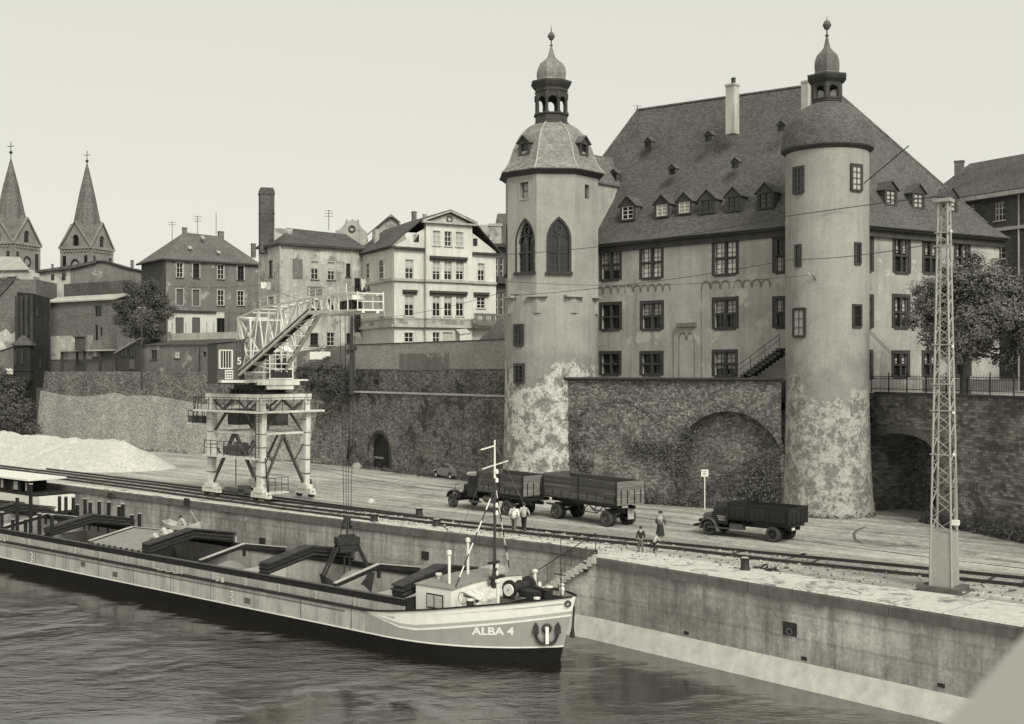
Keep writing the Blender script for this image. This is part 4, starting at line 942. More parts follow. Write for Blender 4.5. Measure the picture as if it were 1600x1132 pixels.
# ---------------------------------------------------------------- round tower
rt_ = thing('round_tower', TC_R, 0, 'tall round castle tower with a slate dome and small open lantern', 'tower')
RR = 2.86; zr = lambda y: 10+(580-y)*81.2/1800
mb = MB(); mb.lathe(TC_R, [(RR+.42, -.1), (RR+.24, 1.5), (RR+.10, 4), (RR, 8), (RR, 25.6)], 56); mb.build('shaft', 'plaster_round', rt_, smooth=True)
hs = (25.55, )
mb = MB(); mb.lathe(TC_R, [(RR-.02, 25.2), (RR+.10, 25.3), (RR+.22, 25.42), (RR+.30, 25.5)], 56); mb.build('cornice', 'trim_dark', rt_, smooth=True)
dz = lambda y: 10+(580-y)*81.2/1800
mb = MB(); prof = [(3.10, 25.42), (3.19, 25.5), (3.20, 25.62), (3.15, 25.95), (3.10, 26.4), (3.02, 26.9), (2.86, 27.35), (2.60, 27.75), (2.25, 28.1), (1.85, 28.38), (1.45, 28.6), (1.08, 28.78)]
mb.lathe(TC_R, prof, 56); mb.build('dome', 'dome_slate', rt_, smooth=True, sharp=40)
lantern(rt_, TC_R, (28.75, 29.12, 30.05, 30.2, 30.75, 32.6, 33.65, 34.38, 35.06), 1.02, 6, 'trim_dark', 'onion_slate', radians(14), piers=False, onion=1.0, capw=1.52, dome_n=6)
for a in ((1248, 262, 303, 15, 'glass', 2, 4), (1338, 258, 299, 16, 'blind', 2, 4), (1247.5, 383, 417, 9, 'glass_dark', 1, 1), (1340, 379.7, 413.7, 9, 'glass_dark', 1, 1), (1249, 483, 527, 18, 'blind', 2, 3), (1339, 476.5, 512, 13, 'glass', 1, 2)):
    flatwin(TC_R, RR, a[0], a[1], a[2], a[3], rt_, pane=a[4], cols=a[5], rows=a[6], sw=.15 if a[5] == 2 else .08)
x = MB(); p = at(1343, 565, 79.2); x.box(p+V(0, .45, 0), (.36, .3, .75), rz=.3); x.build('plaque', 'trim_dark', rt_)
x = MB(); p = at(1345, 290, 79.0); x.tube([p+V(0, .6, -.1), at(1420, 228, 76.0)], .035, 6); x.build('flag_pole', 'iron_dark', rt_)
# ================================================================== TOWN HOUSES
def XY(px, Y): return V((px-HX)/FP*Y, Y, 0)
def perp(A, B, d):       # point behind A at distance d (away from the camera)
    u, n, L = side(A, B); return A-n*d
def WW(r, **k): return (r, k)
def zat(y, Y): return CAMZ+(HY-y)*Y/FP
def skylights(parent, P0, N0, lst):
    for px, py in lst:
        p = hitp(px, py, P0, N0); t = V(0, 0, 1).cross(N0).normalized(); b = N0.cross(t)
        x = MB(); x.box(p+N0*.06, (.5, .7, .12), ax=(t, b, N0)); x.build('skylight', 'metal_roof', parent)
def antenna(parent, px, ytop, ybot, Y, arms=2):
    x = MB(); a = at(px, ybot, Y); b = at(px, ytop, Y); x.tube([a, b], .045, 5)
    for i in range(arms): z = b.z-.15-i*.35; x.bar(V(b.x-.55, b.y, z), V(b.x+.55, b.y, z), .05)
    x.build('antenna', 'iron_mid', parent)
def boxchim(parent, px, y0, y1, wpx, Y, m='brick_mid', pots=0, rz=.6):
    a = at(px, y1, Y); s = FP/Y; w_ = wpx/s*.8; h = (y1-y0)/s; x = MB(); x.box(a+V(0, 0, h/2-.5), (w_, w_*.8, h+1), rz=rz); x.box(a+V(0, 0, h-.06), (w_*1.12, w_*.92, .14), rz=rz); return x.build('chimney', m, parent)
SH = dict(frame=None, pane='shutter')
# ---- house 1: dark stucco with hipped roof
h1 = thing('town_house', XY(262, 152)+V(0, 0, 7.6), 0, 'dark stuccoed house with hipped roof and three rows of windows behind the small tree', 'house')
A, B = XY(259.5, 157), XY(404, 165.3); Cc = perp(A, B, 9.5); u, n, L = side(A, B); ez = 25.4
wk = dict(cols=2, rows=3, frame='window_white', pane='glass', sur='trim_light', sw=.13, sill='trim_dark', mull=.05)
dk = dict(wk, frame='window_dark')
w1 = [WW((276, 411, 286, 434), **wk), WW((301.5, 412, 311.5, 435), **dk), WW((340, 414, 350, 436.6), **wk), WW((371, 416, 381, 438), **dk),
      WW((275.5, 452, 286, 477), sur='trim_light', sw=.13, **SH), WW((301, 453, 311.5, 478), sur='trim_light', sw=.13, **SH), WW((340, 454, 350, 478), **wk), WW((371, 455, 381, 478), **wk)]
wall(h1, A, B, 7.6, ez, 'plaster_grey', w1, reveal=.15)
x = MB(); 
for a, b in ((A, Cc), (Cc, perp(B, A, 9.5)), (perp(B, A, 9.5), B)): x.poly([a+V(0, 0, 7.6), b+V(0, 0, 7.6), b+V(0, 0, ez), a+V(0, 0, ez)])
x.build('side_wall', 'brick_dark', h1)
x = MB(); q = prect((262, 487, 350, 524), A, B); x.box(A+u*(q[0]+q[2])/2+n*.06+V(0, 0, (q[1]-2+q[3])/2), (q[2]-q[0], .12, q[3]-q[1]+2), ax=(u, n, V(0, 0, 1)))
x.build('lower_storey', 'plaster_white', h1)
for r in ((275, 497, 286, 521), (301, 497, 311.5, 521), (339.5, 498, 350, 521)):
    q = prect(r, A+n*.13, B+n*.13); window(h1, q, A+n*.16, B+n*.16, frame=None, pane='shutter' if r[0] < 320 else 'glass_dark', reveal=.02, sur='trim_dark', sw=.06)
x = MB(); c = hitv(303, 487, A, B); x.box(c+n*.2, (6.3, .5, .22), ax=(u, n, V(0, 0, 1))); x.build('string_course', 'trim_dark', h1)
ra_, rb_ = at(288, 364, 164), at(343, 369, 169); ra_.z = rb_.z = 29.75
o1 = A+n*.4-u*.5+V(0, 0, ez-.1); o2 = B+n*.4+u*.2+V(0, 0, ez-.1); o4 = Cc-u*.5-n*.4+V(0, 0, ez-.1); o3 = perp(B, A, 9.6)+V(0, 0, ez-.1)
x = MB(); x.poly([o1, o2, rb_, ra_]); x.poly([o4, o1, ra_]); x.poly([o3, o4, ra_, rb_]); x.poly([o2, o3, rb_]); r1 = x.build('roof', 'tile_grey', h1)
x = MB(); x.bar(o1-n*.2-V(0, 0, .12), o2-n*.2-V(0, 0, .12), .4, .2); x.bar(o4-V(0, 0, .12)+n*.1, o1-V(0, 0, .12)-n*.1, .4, .2); x.build('eaves', 'trim_dark', h1)
PN = (o2-o1).cross(ra_-o1).normalized(); skylights(r1, o1, PN, ((297, 388), (341, 395), (317, 372)))
boxchim(h1, 288.5, 356, 366, 8, 164); boxchim(h1, 345, 362, 374, 10, 169); boxchim(h1, 396, 381, 392, 8, 168)
antenna(h1, 269, 346, 380, 163); antenna(h1, 308.7, 337, 368, 160, 3); antenna(h1, 337.7, 332, 370, 162, 0)
# ---- low terrace wall and yard buildings in front of it
yb = thing('yard_building', XY(225, 141)+V(0, 0, 7.6), 0, 'low grey plastered yard building with two windows on the city wall', 'outbuilding')
A, B = XY(222, 151), XY(352, 141.5); u, n, L = side(A, B)
wall(yb, A, B, 7.6, 13.3, 'plaster_grey', [WW((236, 547, 245.5, 562), cols=2, rows=2, frame='window_dark', sill='trim_dark', sw=.1), WW((273, 547, 281, 560), cols=2, rows=2, frame='window_white', pane='blind', sill='trim_dark', sw=.1), WW((317, 550, 322, 558), cols=1, rows=1, frame='window_dark')])
x = MB(); c = (A+B)/2; x.slab([A+V(0, 0, 13.3)+n*.2, B+V(0, 0, 13.3)+n*.2, B+V(0, 0, 14.2)-n*4, A+V(0, 0, 14.2)-n*4], V(0, 0, 1), .12); x.build('roof', 'tile_dark', yb)
x = MB(); x.poly([A+V(0, 0, 7.6), A-n*4+V(0, 0, 7.6), A-n*4+V(0, 0, 14), A+V(0, 0, 13.3)]); x.build('side_wall', 'plaster_grey', yb)
boxchim(yb, 263, 519, 533, 7, 151, 'plaster_grey'); x = MB(); c = XY(312, 143.8); x.tube([c+V(0, 0, 8), c+V(0, 0, 13)], .06, 5); x.build('downpipe', 'iron_dark', yb)
bw_ = thing('balustrade', XY(270, 136.5)+V(0, 0, 7.6), 0, 'pale balustrade wall with thin iron posts above the yard roof', 'parapet')
A, B = XY(228, 154.5), XY(368, 145); u, n, L = side(A, B); x = MB(); x.box((A+B)/2+V(0, 0, 14.45), (L, .3, .95), ax=(u, n, V(0, 0, 1))); x.build('parapet', 'trim_light', bw_)
x = MB(); 
for i in range(14): x = MB(); x.bar(A+u*(L*i/13)+V(0, 0, 14.9), A+u*(L*i/13)+V(0, 0, 16.3), .05); x.build('post', 'iron_dark', bw_)
sh_ = thing('shed', XY(200, 142)+V(0, 0, 7.6), 0, 'small dark lean-to shed under the tree, left of the low yard building', 'shed')
A, B = XY(183, 154), XY(221, 150.3); u, n, L = side(A, B); za, zb_ = 12.3, 14.2
x = MB(); x.poly([A+V(0, 0, 7.6), B+V(0, 0, 7.6), B+V(0, 0, zb_), A+V(0, 0, za)]); x.poly([A+V(0, 0, 7.6), A-n*3+V(0, 0, 7.6), A-n*3+V(0, 0, za), A+V(0, 0, za)]); x.build('wall', 'trim_dark', sh_)
x = MB(); x.slab([A+V(0, 0, za)+n*.3-u*.3, B+V(0, 0, zb_)+n*.3, B-n*3+V(0, 0, zb_), A-n*3+V(0, 0, za)-u*.3], V(0, 0, 1), .14); x.build('roof', 'trim_light', sh_)
for r in ((189, 546, 200, 557), (202, 546, 212, 557)): 
    q = prect(r, A, B); window(sh_, q, A+n*.1, B+n*.1, cols=2, rows=1, frame='window_dark', pane='glass_dark', reveal=.05)
x = MB(); q = prect((203, 562, 210, 577), A, B); x.box(A+u*(q[0]+q[2])/2+V(0, 0, (q[1]+q[3])/2)+n*.04, (q[2]-q[0], .06, q[3]-q[1]), ax=(u, n, V(0, 0, 1))); x.build('door', 'shutter', sh_)
cs = thing('open_shed', XY(140, 150)+V(0, 0, 7.6), 0, 'dark open-fronted shed with a pale flat roof edge on the city wall', 'shed')
A, B = XY(96, 163.5), XY(182, 156.5); u, n, L = side(A, B); x = MB(); x.box((A+B)/2+V(0, 0, 12.85)-n*2, (L+.2, 4.4, .2), ax=(u, n, V(0, 0, 1))); x.build('roof', 'trim_light', cs)
x = MB(); x.poly([A+V(0, 0, 7.6)-n*4, B+V(0, 0, 7.6)-n*4, B+V(0, 0, 12.8)-n*4, A+V(0, 0, 12.8)-n*4]); x.box(A+u*3.1+V(0, 0, 10)-n*1, (3.0, .15, 5.2), ax=(u, n, V(0, 0, 1))); x.build('back_wall', 'trim_dark', cs)
x = MB()
for t in (0, .28, .42, .7, 1): x = MB(); x.box(A+u*L*t+V(0, 0, 10.2)-n*.1, (.28, .28, 5.2), ax=(u, n, V(0, 0, 1))); x.build('post', 'trim_dark', cs)
x = MB(); x.box(A+u*(L*.66)+V(0, 0, 10.2)-n*1.5, (3.6, .2, 4.6), ax=(u, n, V(0, 0, 1))); x.build('plank_wall', 'planks_dark', cs)
pv = thing('garden_pavilion', XY(124, 155)+V(0, 0, 12.9), 0, 'small dark garden hut with a pyramid roof on the flat shed roof', 'pavilion')
c = XY(125, 160); x = MB(); x.box(c+V(0, 0, 13.9), (1.3, 1.3, 2.0), rz=.4); x.build('walls', 'trim_dark', pv); x = MB(); x.lathe(c, [(1.35, 14.7), (1.35, 14.8), (.02, 16.2)], 4, rot=.4+pi/4); x.build('roof', 'tile_dark', pv)
# ---- brick warehouse and blocks at the left
bb = thing('brick_warehouse', XY(120, 165)+V(0, 0, 7.6), 0, 'plain grey-brown brick warehouse with a pale low roof edge', 'warehouse')
A, B = XY(79, 166), XY(183, 158); u, n, L = side(A, B)
wall(bb, A, B, 7.6, zat(469, 160), 'brick_mid', [WW((148, 478, 159, 495), frame='window_dark', pane='glass_dark', cols=2, rows=1), WW((148, 508, 153, 532), frame='window_dark', pane='glass_dark', cols=1, rows=1), WW((156, 512, 160, 526), frame='window_dark', pane='glass_dark', cols=1, rows=1)])
Sx = A-n*9-u*1; x = MB(); x.poly([A+V(0, 0, 7.6), V(Sx.x, Sx.y, 7.6), V(Sx.x, Sx.y, zat(463, 166)), A+V(0, 0, zat(469, 160))]); x.build('side_wall', 'brick_dark', bb)
x = MB(); zt = zat(469, 160); x.slab([A+n*.5-u*.7+V(0, 0, zt-.1), B+n*.5+V(0, 0, zt-.1), B-n*2.2+V(0, 0, zt+.75), A-n*2.2-u*1.4+V(0, 0, zt+.75)], V(0, 0, 1), .2); x.build('roof', 'trim_light', bb)
x = MB(); x.box((A+B)/2-n*2.6+V(0, 0, zt+1.2)-u*.6, (L-.8, .5, 3.2), ax=(u, n, V(0, 0, 1))); x.build('parapet', 'brick_dark', bb)
x = MB(); q = prect((80, 525, 145, 562), A, B); x.box(A+u*(q[0]+q[2])/2+n*.05+V(0, 0, (q[1]+q[3])/2), (q[2]-q[0], .08, q[3]-q[1]), ax=(u, n, V(0, 0, 1))); x.build('plaster_patch', 'plaster_old', bb)
x = MB(); c = hitv(155, 545, A, B); x.box(c+n*.35, (1.2, .7, 2.3), ax=(u, n, V(0, 0, 1))); x.build('chimney_stack', 'plaster_grey', bb)
gg = thing('gabled_building', XY(150, 190)+V(0, 0, 7.6), 0, 'big blank plastered gable with low dark roof in front of the church tower', 'building')
Y0 = 185; ol = [(110, 560), (260, 560), (258, 428), (232, 426), (214, 420), (196, 419), (178, 412), (166, 409.5), (150, 408.5), (110, 418)]
x = MB(); x.slab([at(a, b, Y0) for a, b in ol], V(0, 1, 0), 9); x.build('gable_wall', 'plaster_grey', gg)
x = MB(); x.slab([at(a, b, Y0) for a, b in [(62, 470), (110, 470), (110, 417), (62, 424)]], V(0, 1, 0), 9); x.build('pale_wall', 'plaster_old', gg)
x = MB(); x.slab([at(a, b, Y0-.6) for a, b in [(54, 426), (110, 420), (150, 411), (152, 407), (110, 415), (54, 423)]], V(0, 1, 0), 9); x.slab([at(a, b, Y0-.4) for a, b in [(150, 408.5), (166, 409.5), (196, 419), (232, 426.5), (232, 424.5), (196, 417), (166, 407.5), (151, 406.5)]], V(0, 1, 0), 9); x.build('roof', 'tile_dark', gg)
for r in ((80, 429, 84.5, 437), (97, 427, 102, 437)):
    x = MB(); a = at(r[0], r[3], Y0-.1); b = at(r[2], r[1], Y0-.1); x.box((a+b)/2, (b.x-a.x, .15, b.z-a.z)); x.build('window', 'glass_dark', gg)
boxchim(gg, 206.5, 407, 422, 5, 188); boxchim(gg, 82, 413, 420, 4, 188)
# ---- far left group
ll = thing('town_house', XY(30, 190)+V(0, 0, 7.6), 0, 'house with a light sheet-metal roof at the left edge below the first church tower', 'house')
x = MB(); x.slab([at(a, b, 188) for a, b in [(-60, 470), (52, 470), (52, 432), (40, 420), (-60, 422)]], V(0, 1, 0), 8); x.build('wall', 'plaster_old', ll)
x = MB(); x.slab([at(-60, 424, 187.5), at(46, 422, 187.5), at(30, 403, 195), at(-60, 401, 195)], V(0, 0, 1), .15); x.build('roof', 'metal_roof', ll)
x = MB(); a = at(18, 436, 187.8); x.box(a, (1.3, .2, .7)); x.build('window', 'glass_dark', ll)
l2 = thing('town_house', XY(10, 175)+V(0, 0, 0), 0, 'grey brick gabled house with a dark roof slope at the left edge', 'house')
x = MB(); x.slab([at(a, b, 172) for a, b in [(-80, 700), (56, 700), (56, 437), (21, 437), (0, 459), (-80, 545)]], V(0, 1, 0), 8); x.build('wall', 'brick_mid', l2)
x = MB(); x.slab([at(a, b, 171.7) for a, b in [(21, 434.5), (-80, 434.5), (-80, 545), (0, 462), (22, 438)]], V(0, 1, 0), 8); x.build('roof', 'tile_dark', l2)
x = MB(); x.slab([at(a, b, 171.8) for a, b in [(0, 548), (25, 540), (25, 518), (18, 523), (10, 514), (0, 520)]], V(0, -1, 0), .1); x.build('plaster_patch', 'plaster_old', l2)
dh = thing('corner_house', XY(50, 167)+V(0, 0, 0), 0, 'tall dark gothic-style corner house with buttresses and a projecting bay', 'house')
A = XY(27, 169); B = XY(52, 166.5); Cq = XY(78, 164.5); Bq = B
x = MB(); x.poly([A, B, B+V(0, 0, zat(459, 166.5)), A+V(0, 0, zat(457, 169))]); x.poly([B, Cq, Cq+V(0, 0, 20.4), B+V(0, 0, zat(459, 166.5))]); x.poly([A, A+V(-2, 9, 0), A+V(-2, 9, 20), A+V(0, 0, zat(457, 169))]); 
x.poly([V(-90, 166, 0), A, A+V(0, 0, 9.5), V(-90, 166, 9.5)])
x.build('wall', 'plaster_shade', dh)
x = MB(); u, n, L = side(A, B)
for t in (.04, .34, .64, .96): x.box(A+u*L*t+n*.15+V(0, 0, 17), (.28, .45, 8), ax=(u, n, V(0, 0, 1)))
x.build('buttress', 'trim_dark', dh)
for r in ((32, 506, 35, 525), (41, 506, 44, 525), (31.5, 468, 36, 498), (40, 468, 45, 498)):
    q = prect(r, A+n*.1, B+n*.1); window(dh, q, A+n*.12, B+n*.12, cols=1, rows=3, frame='window_dark', pane='blind' if r[1] > 500 else 'glass_dark', reveal=.03)
u, n, L = side(B, Cq)
for r in ((56.5, 481, 60, 494), (70, 553, 73, 575), (62, 560, 64, 575)):
    q = prect(r, B+n*.1, Cq+n*.1); window(dh, q, B+n*.12, Cq+n*.12, cols=1, rows=1, frame=None, pane='glass_dark', reveal=.03)
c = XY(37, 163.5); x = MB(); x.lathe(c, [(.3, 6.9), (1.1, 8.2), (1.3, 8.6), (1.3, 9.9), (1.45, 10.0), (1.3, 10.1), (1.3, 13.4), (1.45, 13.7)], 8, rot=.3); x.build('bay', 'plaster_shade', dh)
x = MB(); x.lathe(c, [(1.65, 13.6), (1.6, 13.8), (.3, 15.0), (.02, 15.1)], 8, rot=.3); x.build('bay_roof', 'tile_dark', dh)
x = MB()
for dx in (-.6, .35): x.box(c+V(dx, -1.28, 11.9), (.4, .2, 2.0))
x.build('bay_window', 'glass', dh)
x = MB(); x.box(c+V(-2.6, -1.2, 8.6), (3.4, 1.6, .14)); x.box(c+V(0, -1.5, 3.2), (.22, .22, 6.4)); x.build('balcony', 'trim_dark', dh)
for i in range(4):
    x = MB(); x.box(XY(11+i*2.6, 163)+V(0, 0, 10.0-(i % 2)*.1), (.2, .05, .75)); o = x.build('laundry', 'cloth_white'); tag(o, 'white cloth drying on the line of the dark corner house, number %s from the left' % ('one', 'two', 'three', 'four')[i], 'laundry', 'washing at the corner house')
# overgrown dark foot of the corner house
# ---- house 2: tall plastered house with the big brick chimney
h2 = thing('town_house', XY(440, 139)+V(0, 0, 7.6), 0, 'tall stained plaster house with a big square brick chimney behind the crane jib', 'house')
A, B = XY(438, 138), XY(571, 144.5); Cc = XY(404, 143); u, n, L = side(A, B); ez = 25.35
w2 = [WW((486, 409, 497.5, 437), **dict(wk, pmix=('blind', .6))), WW((512, 410, 523, 438), **dict(wk, pmix=('blind', .5))), WW((540.5, 412, 547.5, 433), **dict(dk, cols=1)), WW((485, 465, 499, 489), **wk), WW((511, 468, 523, 491), **wk),
      WW((484.6, 521, 497, 540), **dk), WW((510.5, 520, 523, 541), **wk), WW((541, 521, 548, 537), **dict(dk, cols=1)), WW((554, 435, 563, 459), cols=2, rows=3, frame='window_dark', pane='glass_dark'), WW((553.5, 490, 564, 520), cols=3, rows=6, frame='window_dark', pane='glass_dark')]
wall(h2, A, B, 7.6, ez, 'plaster_old', w2, reveal=.15)
wall(h2, Cc, A, 7.6, ez, 'plaster_old', [WW((420, 407, 426.5, 433), **dict(dk, cols=1)), WW((420, 464, 427, 481), **dict(wk, cols=2, rows=2))], reveal=.15)
x = MB(); b2 = B+V(-4, 8, 0); c2 = Cc+V(2, 6, 0)
for a, b in ((B, b2), (b2, c2), (c2, Cc)): x.poly([a+V(0, 0, 7.6), b+V(0, 0, 7.6), b+V(0, 0, ez), a+V(0, 0, ez)])
x.build('rear_wall', 'plaster_old', h2)
ra_, rb_ = at(448, 357.5, 142.5), at(540, 363, 149); ra_.z = rb_.z = 27.7
o1 = A+n*.4+V(0, 0, ez); o2 = B+n*.4+V(0, 0, ez); x = MB(); x.poly([o1, o2, rb_, ra_]); x.poly([Cc+V(-.4, 0, ez), o1, ra_]); x.poly([o2, b2+V(0, 0, ez), rb_]); x.poly([b2+V(0, 0, ez), c2+V(0, 0, ez), ra_, rb_]); x.poly([c2+V(0, 0, ez), Cc+V(-.4, 0, ez), ra_]); r2_ = x.build('roof', 'tile_dark', h2)
x = MB(); x.bar(o1-n*.15-V(0, 0, .15), o2-n*.15-V(0, 0, .15), .5, .28); x.bar(Cc+V(-.1, -.2, ez-.15), o1-n*.1-V(0, 0, .15), .5, .28); x.build('cornice', 'trim_dark', h2)
x = MB(); c = at(416.5, 384, 141.8); x.box(c+V(0, 0, 2.9), (1.72, 1.5, 7.8), rz=.35); x.box(c+V(0, 0, 6.35), (1.84, 1.62, .25), rz=.35); x.box(c+V(0, 0, 3.9), (1.80, 1.58, .14), rz=.35); x.box(c+V(0, 0, 6.9), (1.5, 1.3, .3), rz=.35); x.build('chimney', 'brick_dark', h2)
x = MB(); x.box(at(441, 368, 141.5), (2.2, 1.4, 1.5), rz=.4); x.build('roof_hatch', 'plaster_old', h2)
antenna(h2, 513.7, 328, 360, 147, 3)
x = MB(); p = hitv(549, 388, A, B)+n*.1; x.tube([V(p.x, p.y, 25), V(p.x, p.y, 8)], .07, 6); x.build('downpipe', 'trim_light', h2); x = MB(); p = hitv(437, 388, A, B)+n*.1; x.tube([V(p.x, p.y, 25), V(p.x, p.y, 8)], .05, 6); x.build('downpipe', 'trim_light', h2)
x = MB(); p = hitv(492, 472, A, B); q = prect((480, 448, 505, 463), A, B); x.box(A+u*((q[0]+q[2])/2)+n*.03+V(0, 0, (q[1]+q[3])/2), (q[2]-q[0], .06, q[3]-q[1]), ax=(u, n, V(0, 0, 1))); q = prect((457.5, 405, 473, 436), A, B); x.box(A+u*((q[0]+q[2])/2)+n*.02+V(0, 0, (q[1]+q[3])/2), (q[2]-q[0], .04, q[3]-q[1]), ax=(u, n, V(0, 0, 1))); x.build('plaster_patch', 'plaster_grey', h2)
og = thing('ornamental_gable', at(550, 380, 151), 0, 'stepped ornamental gable with a round opening rising behind the roofs', 'gable')
x = MB(); ol = [(524, 384), (524, 360), (529, 360), (534, 355), (539, 350), (540, 344), (542, 342), (543.5, 346), (547, 345), (551, 342.5), (555, 345), (557, 346), (558.5, 342), (560, 344), (560.5, 350), (565, 356), (572, 362), (576, 384)]
x.slab([at(a, b, 151) for a, b in ol], V(0, 1, 0), .5); x.build('gable_wall', 'plaster_old', og)
x = MB(); x.lathe(at(550, 358, 150.9), [(.28, 0), (.34, -.08), (.42, -.08), (.48, 0)], 14, axis=(V(1, 0, 0), V(0, 0, 1), V(0, 1, 0))); x.build('round_window', 'trim_dark', og)
# ---- house 3: white villa
h3 = thing('villa', XY(690, 140)+V(0, 0, 7.6), 0, 'white three-storey villa with pediment and stained cornices', 'villa')
A, B = XY(616, 135), XY(775, 141.3); u, n, L = side(A, B); Bk = A-n*13
q0 = prect((616, 384, 663, 400), A, B); q1 = prect((735, 384, 775, 392), A, B); ez = zat(384, 135)
q = prect((663, 350, 735, 384), A, B); zp = zat(349, 137.4)
s1 = dict(cols=2, rows=3, frame='window_white', pane='glass', sur='plaster_white', sw=.16, sill='trim_light', mull=.07)
wv = [WW((633, 406, 646, 436), **dict(s1, pmix=('blind', .55))), WW((746.5, 412, 757, 439), **dict(s1, pmix=('blind', .6))), WW((632, 462, 646.5, 494), **dict(s1, pmix=('blind', .55))), WW((745, 465, 758, 482), **s1), WW((632, 520, 646, 535), **dict(s1, rows=2)),
      WW((645.5, 366, 655, 379), frame='window_dark', pane='glass_dark', cols=1, rows=1), WW((739, 373, 746, 385), frame='window_dark', pane='glass_dark', cols=1, rows=1)]
zl = zat(383.6, 135); xa, xb = q[0], q[2]
outer = [A+u*a+V(0, 0, b) for a, b in ((0, 7.6), (L, 7.6), (L, zl-.1), (xb, zp-.7), (xa, zp-.7), (0, zl-.1))]
wall(h3, A, B, 7.6, ez, 'plaster_white', wv, outer=outer, reveal=.16)
# projecting centre
A2, B2 = A+u*xa+n*.5, A+u*xb+n*.5
wv2 = [WW((676.5, 361, 688, 384), **dict(s1, pane='blind')), WW((694.5, 362, 705.5, 385), **s1), WW((712, 363, 723.5, 386), **dict(s1, pane='blind'))]
for yy0, yy1, pm in ((408, 437.5, ('blind', .45)), (463, 494.5, ('blind', .7))):
    for xx in (675.8, 694, 712.3): wv2.append(WW((xx, yy0, xx+12, yy1), **dict(s1, pmix=pm)))
wv2 += [WW((676, 519.5, 687, 536), **dict(s1, rows=2)), WW((691.5, 519.5, 708, 535), **dict(s1, rows=1, cols=3, pane='blind'))]
wall(h3, A2, B2, 7.6, zp, 'plaster_white', wv2, name='centre_bay', reveal=.16)
x = MB(); 
for p in (A2, B2): x.poly([p+V(0, 0, 7.6), p-n*.5+V(0, 0, 7.6), p-n*.5+V(0, 0, zp), p+V(0, 0, zp)])
x.poly([A+V(0, 0, 7.6), Bk+V(0, 0, 7.6), Bk+V(0, 0, ez), A+V(0, 0, ez)]); B3 = B-n*13; x.poly([B+V(0, 0, 7.6), B3+V(0, 0, 7.6), B3+V(0, 0, ez), B+V(0, 0, ez)])
x.build('return_wall', 'plaster_white', h3)
wl3 = [WW((592.5, 406, 600, 436), **dict(s1, cols=1)), WW((572.5, 411, 578, 436), **dict(s1, cols=1)), WW((592.5, 462, 600, 494), **dict(s1, cols=1, pane='blind'))]
for r, k in wl3:
    u_, n_, L_ = side(Bk, A); q_ = prect(r, Bk+n_*.05, A+n_*.05); window(h3, q_, Bk+n_*.06, A+n_*.06, reveal=.02, **k)
# pediment
tm = (A2+B2)/2; za_ = zat(330, 137.4); x = MB(); hwid = (xb-xa)/2
x.slab([tm-u*(hwid+.1)+V(0, 0, zp), tm+u*(hwid+.1)+V(0, 0, zp), tm+V(0, 0, za_-.25)], -n, .3); x.build('pediment', 'plaster_old', h3)
x = MB(); ow = hwid+.55
x.bar(tm-u*ow+n*.15+V(0, 0, zp), tm+u*ow+n*.15+V(0, 0, zp), .55, .22); x.bar(tm-u*ow+n*.2+V(0, 0, zp+.12), tm+n*.2+V(0, 0, za_), .55, .2); x.bar(tm+u*ow+n*.2+V(0, 0, zp+.12), tm+n*.2+V(0, 0, za_), .55, .2)
x.build('pediment_moulding', 'trim_light', h3)
x = MB(); x.lathe(tm+n*.08+V(0, 0, (zp*1.9+za_*1.1)/3), [(.26, 0), (.3, .07), (.38, .07), (.42, 0)], 14, axis=(u, V(0, 0, 1), n)); x.build('round_ornament', 'trim_dark', h3)
# roof: gable running back + lower side slopes
apF = tm+n*.45+V(0, 0, za_+.08); apB = tm-n*12+V(0, 0, za_+.08)
lF = A-u*.5+n*.45+V(0, 0, ez-.12); lB = Bk-u*.5+V(0, 0, ez-.12); mF = tm-u*ow+n*.45+V(0, 0, zp+.2); mB = tm-u*ow-n*12+V(0, 0, zp+.2)
rF = B+u*.5+n*.45+V(0, 0, ez-.3); rB = B3+u*.5+V(0, 0, ez-.3); nF = tm+u*ow+n*.45+V(0, 0, zp+.2); nB = tm+u*ow-n*12+V(0, 0, zp+.2)
x = MB(); 
for a in ([lF, mF-n*.5, mB, lB], [mF, apF, apB, mB], [apF, nF, nB, apB], [nF-n*.5, rF, rB, nB]): x.slab(a, V(0, 0, 1), .12)
x.poly([mB, apB, nB]); x.build('roof', 'tile_dark', h3)
x = MB(); x.bar(lF-n*.2-V(0, 0, .1), A+u*xa+n*.2+V(0, 0, ez-.25), .5, .22); x.build('eaves', 'trim_dark', h3); x = MB(); x.bar(A+u*xb+n*.2+V(0, 0, ez-.4), rF-n*.2-V(0, 0, .1), .5, .22); x.build('eaves', 'trim_dark', h3); x = MB(); x.bar(lB+u*.3, lF+u*.3-n*.4, .5, .22); x.build('eaves', 'trim_dark', h3)
x = MB()
def band(z, h, pr, mi=0):
    x.bar(A+n*(pr/2)+V(0, 0, z)-u*pr*.5, A2-n*.5+n*(pr/2)+V(0, 0, z), pr, h, mi); x.bar(A2+n*(pr/2)+V(0, 0, z)-u*pr*.5, B2+n*(pr/2)+V(0, 0, z)+u*pr*.5, pr, h, mi); x.bar(B2-n*.5+n*(pr/2)+V(0, 0, z), B+n*(pr/2)+V(0, 0, z), pr, h, mi)
    x.bar(Bk-u*(pr/2)+V(0, 0, z), A-u*(pr/2)+V(0, 0, z)+n*pr*.5, pr, h, mi)
band(zat(437, 135), .3, .28); band(zat(497, 135), .16, .25); band(zat(509, 135), .34, .4); x.build('string_course', 'trim_light', h3)
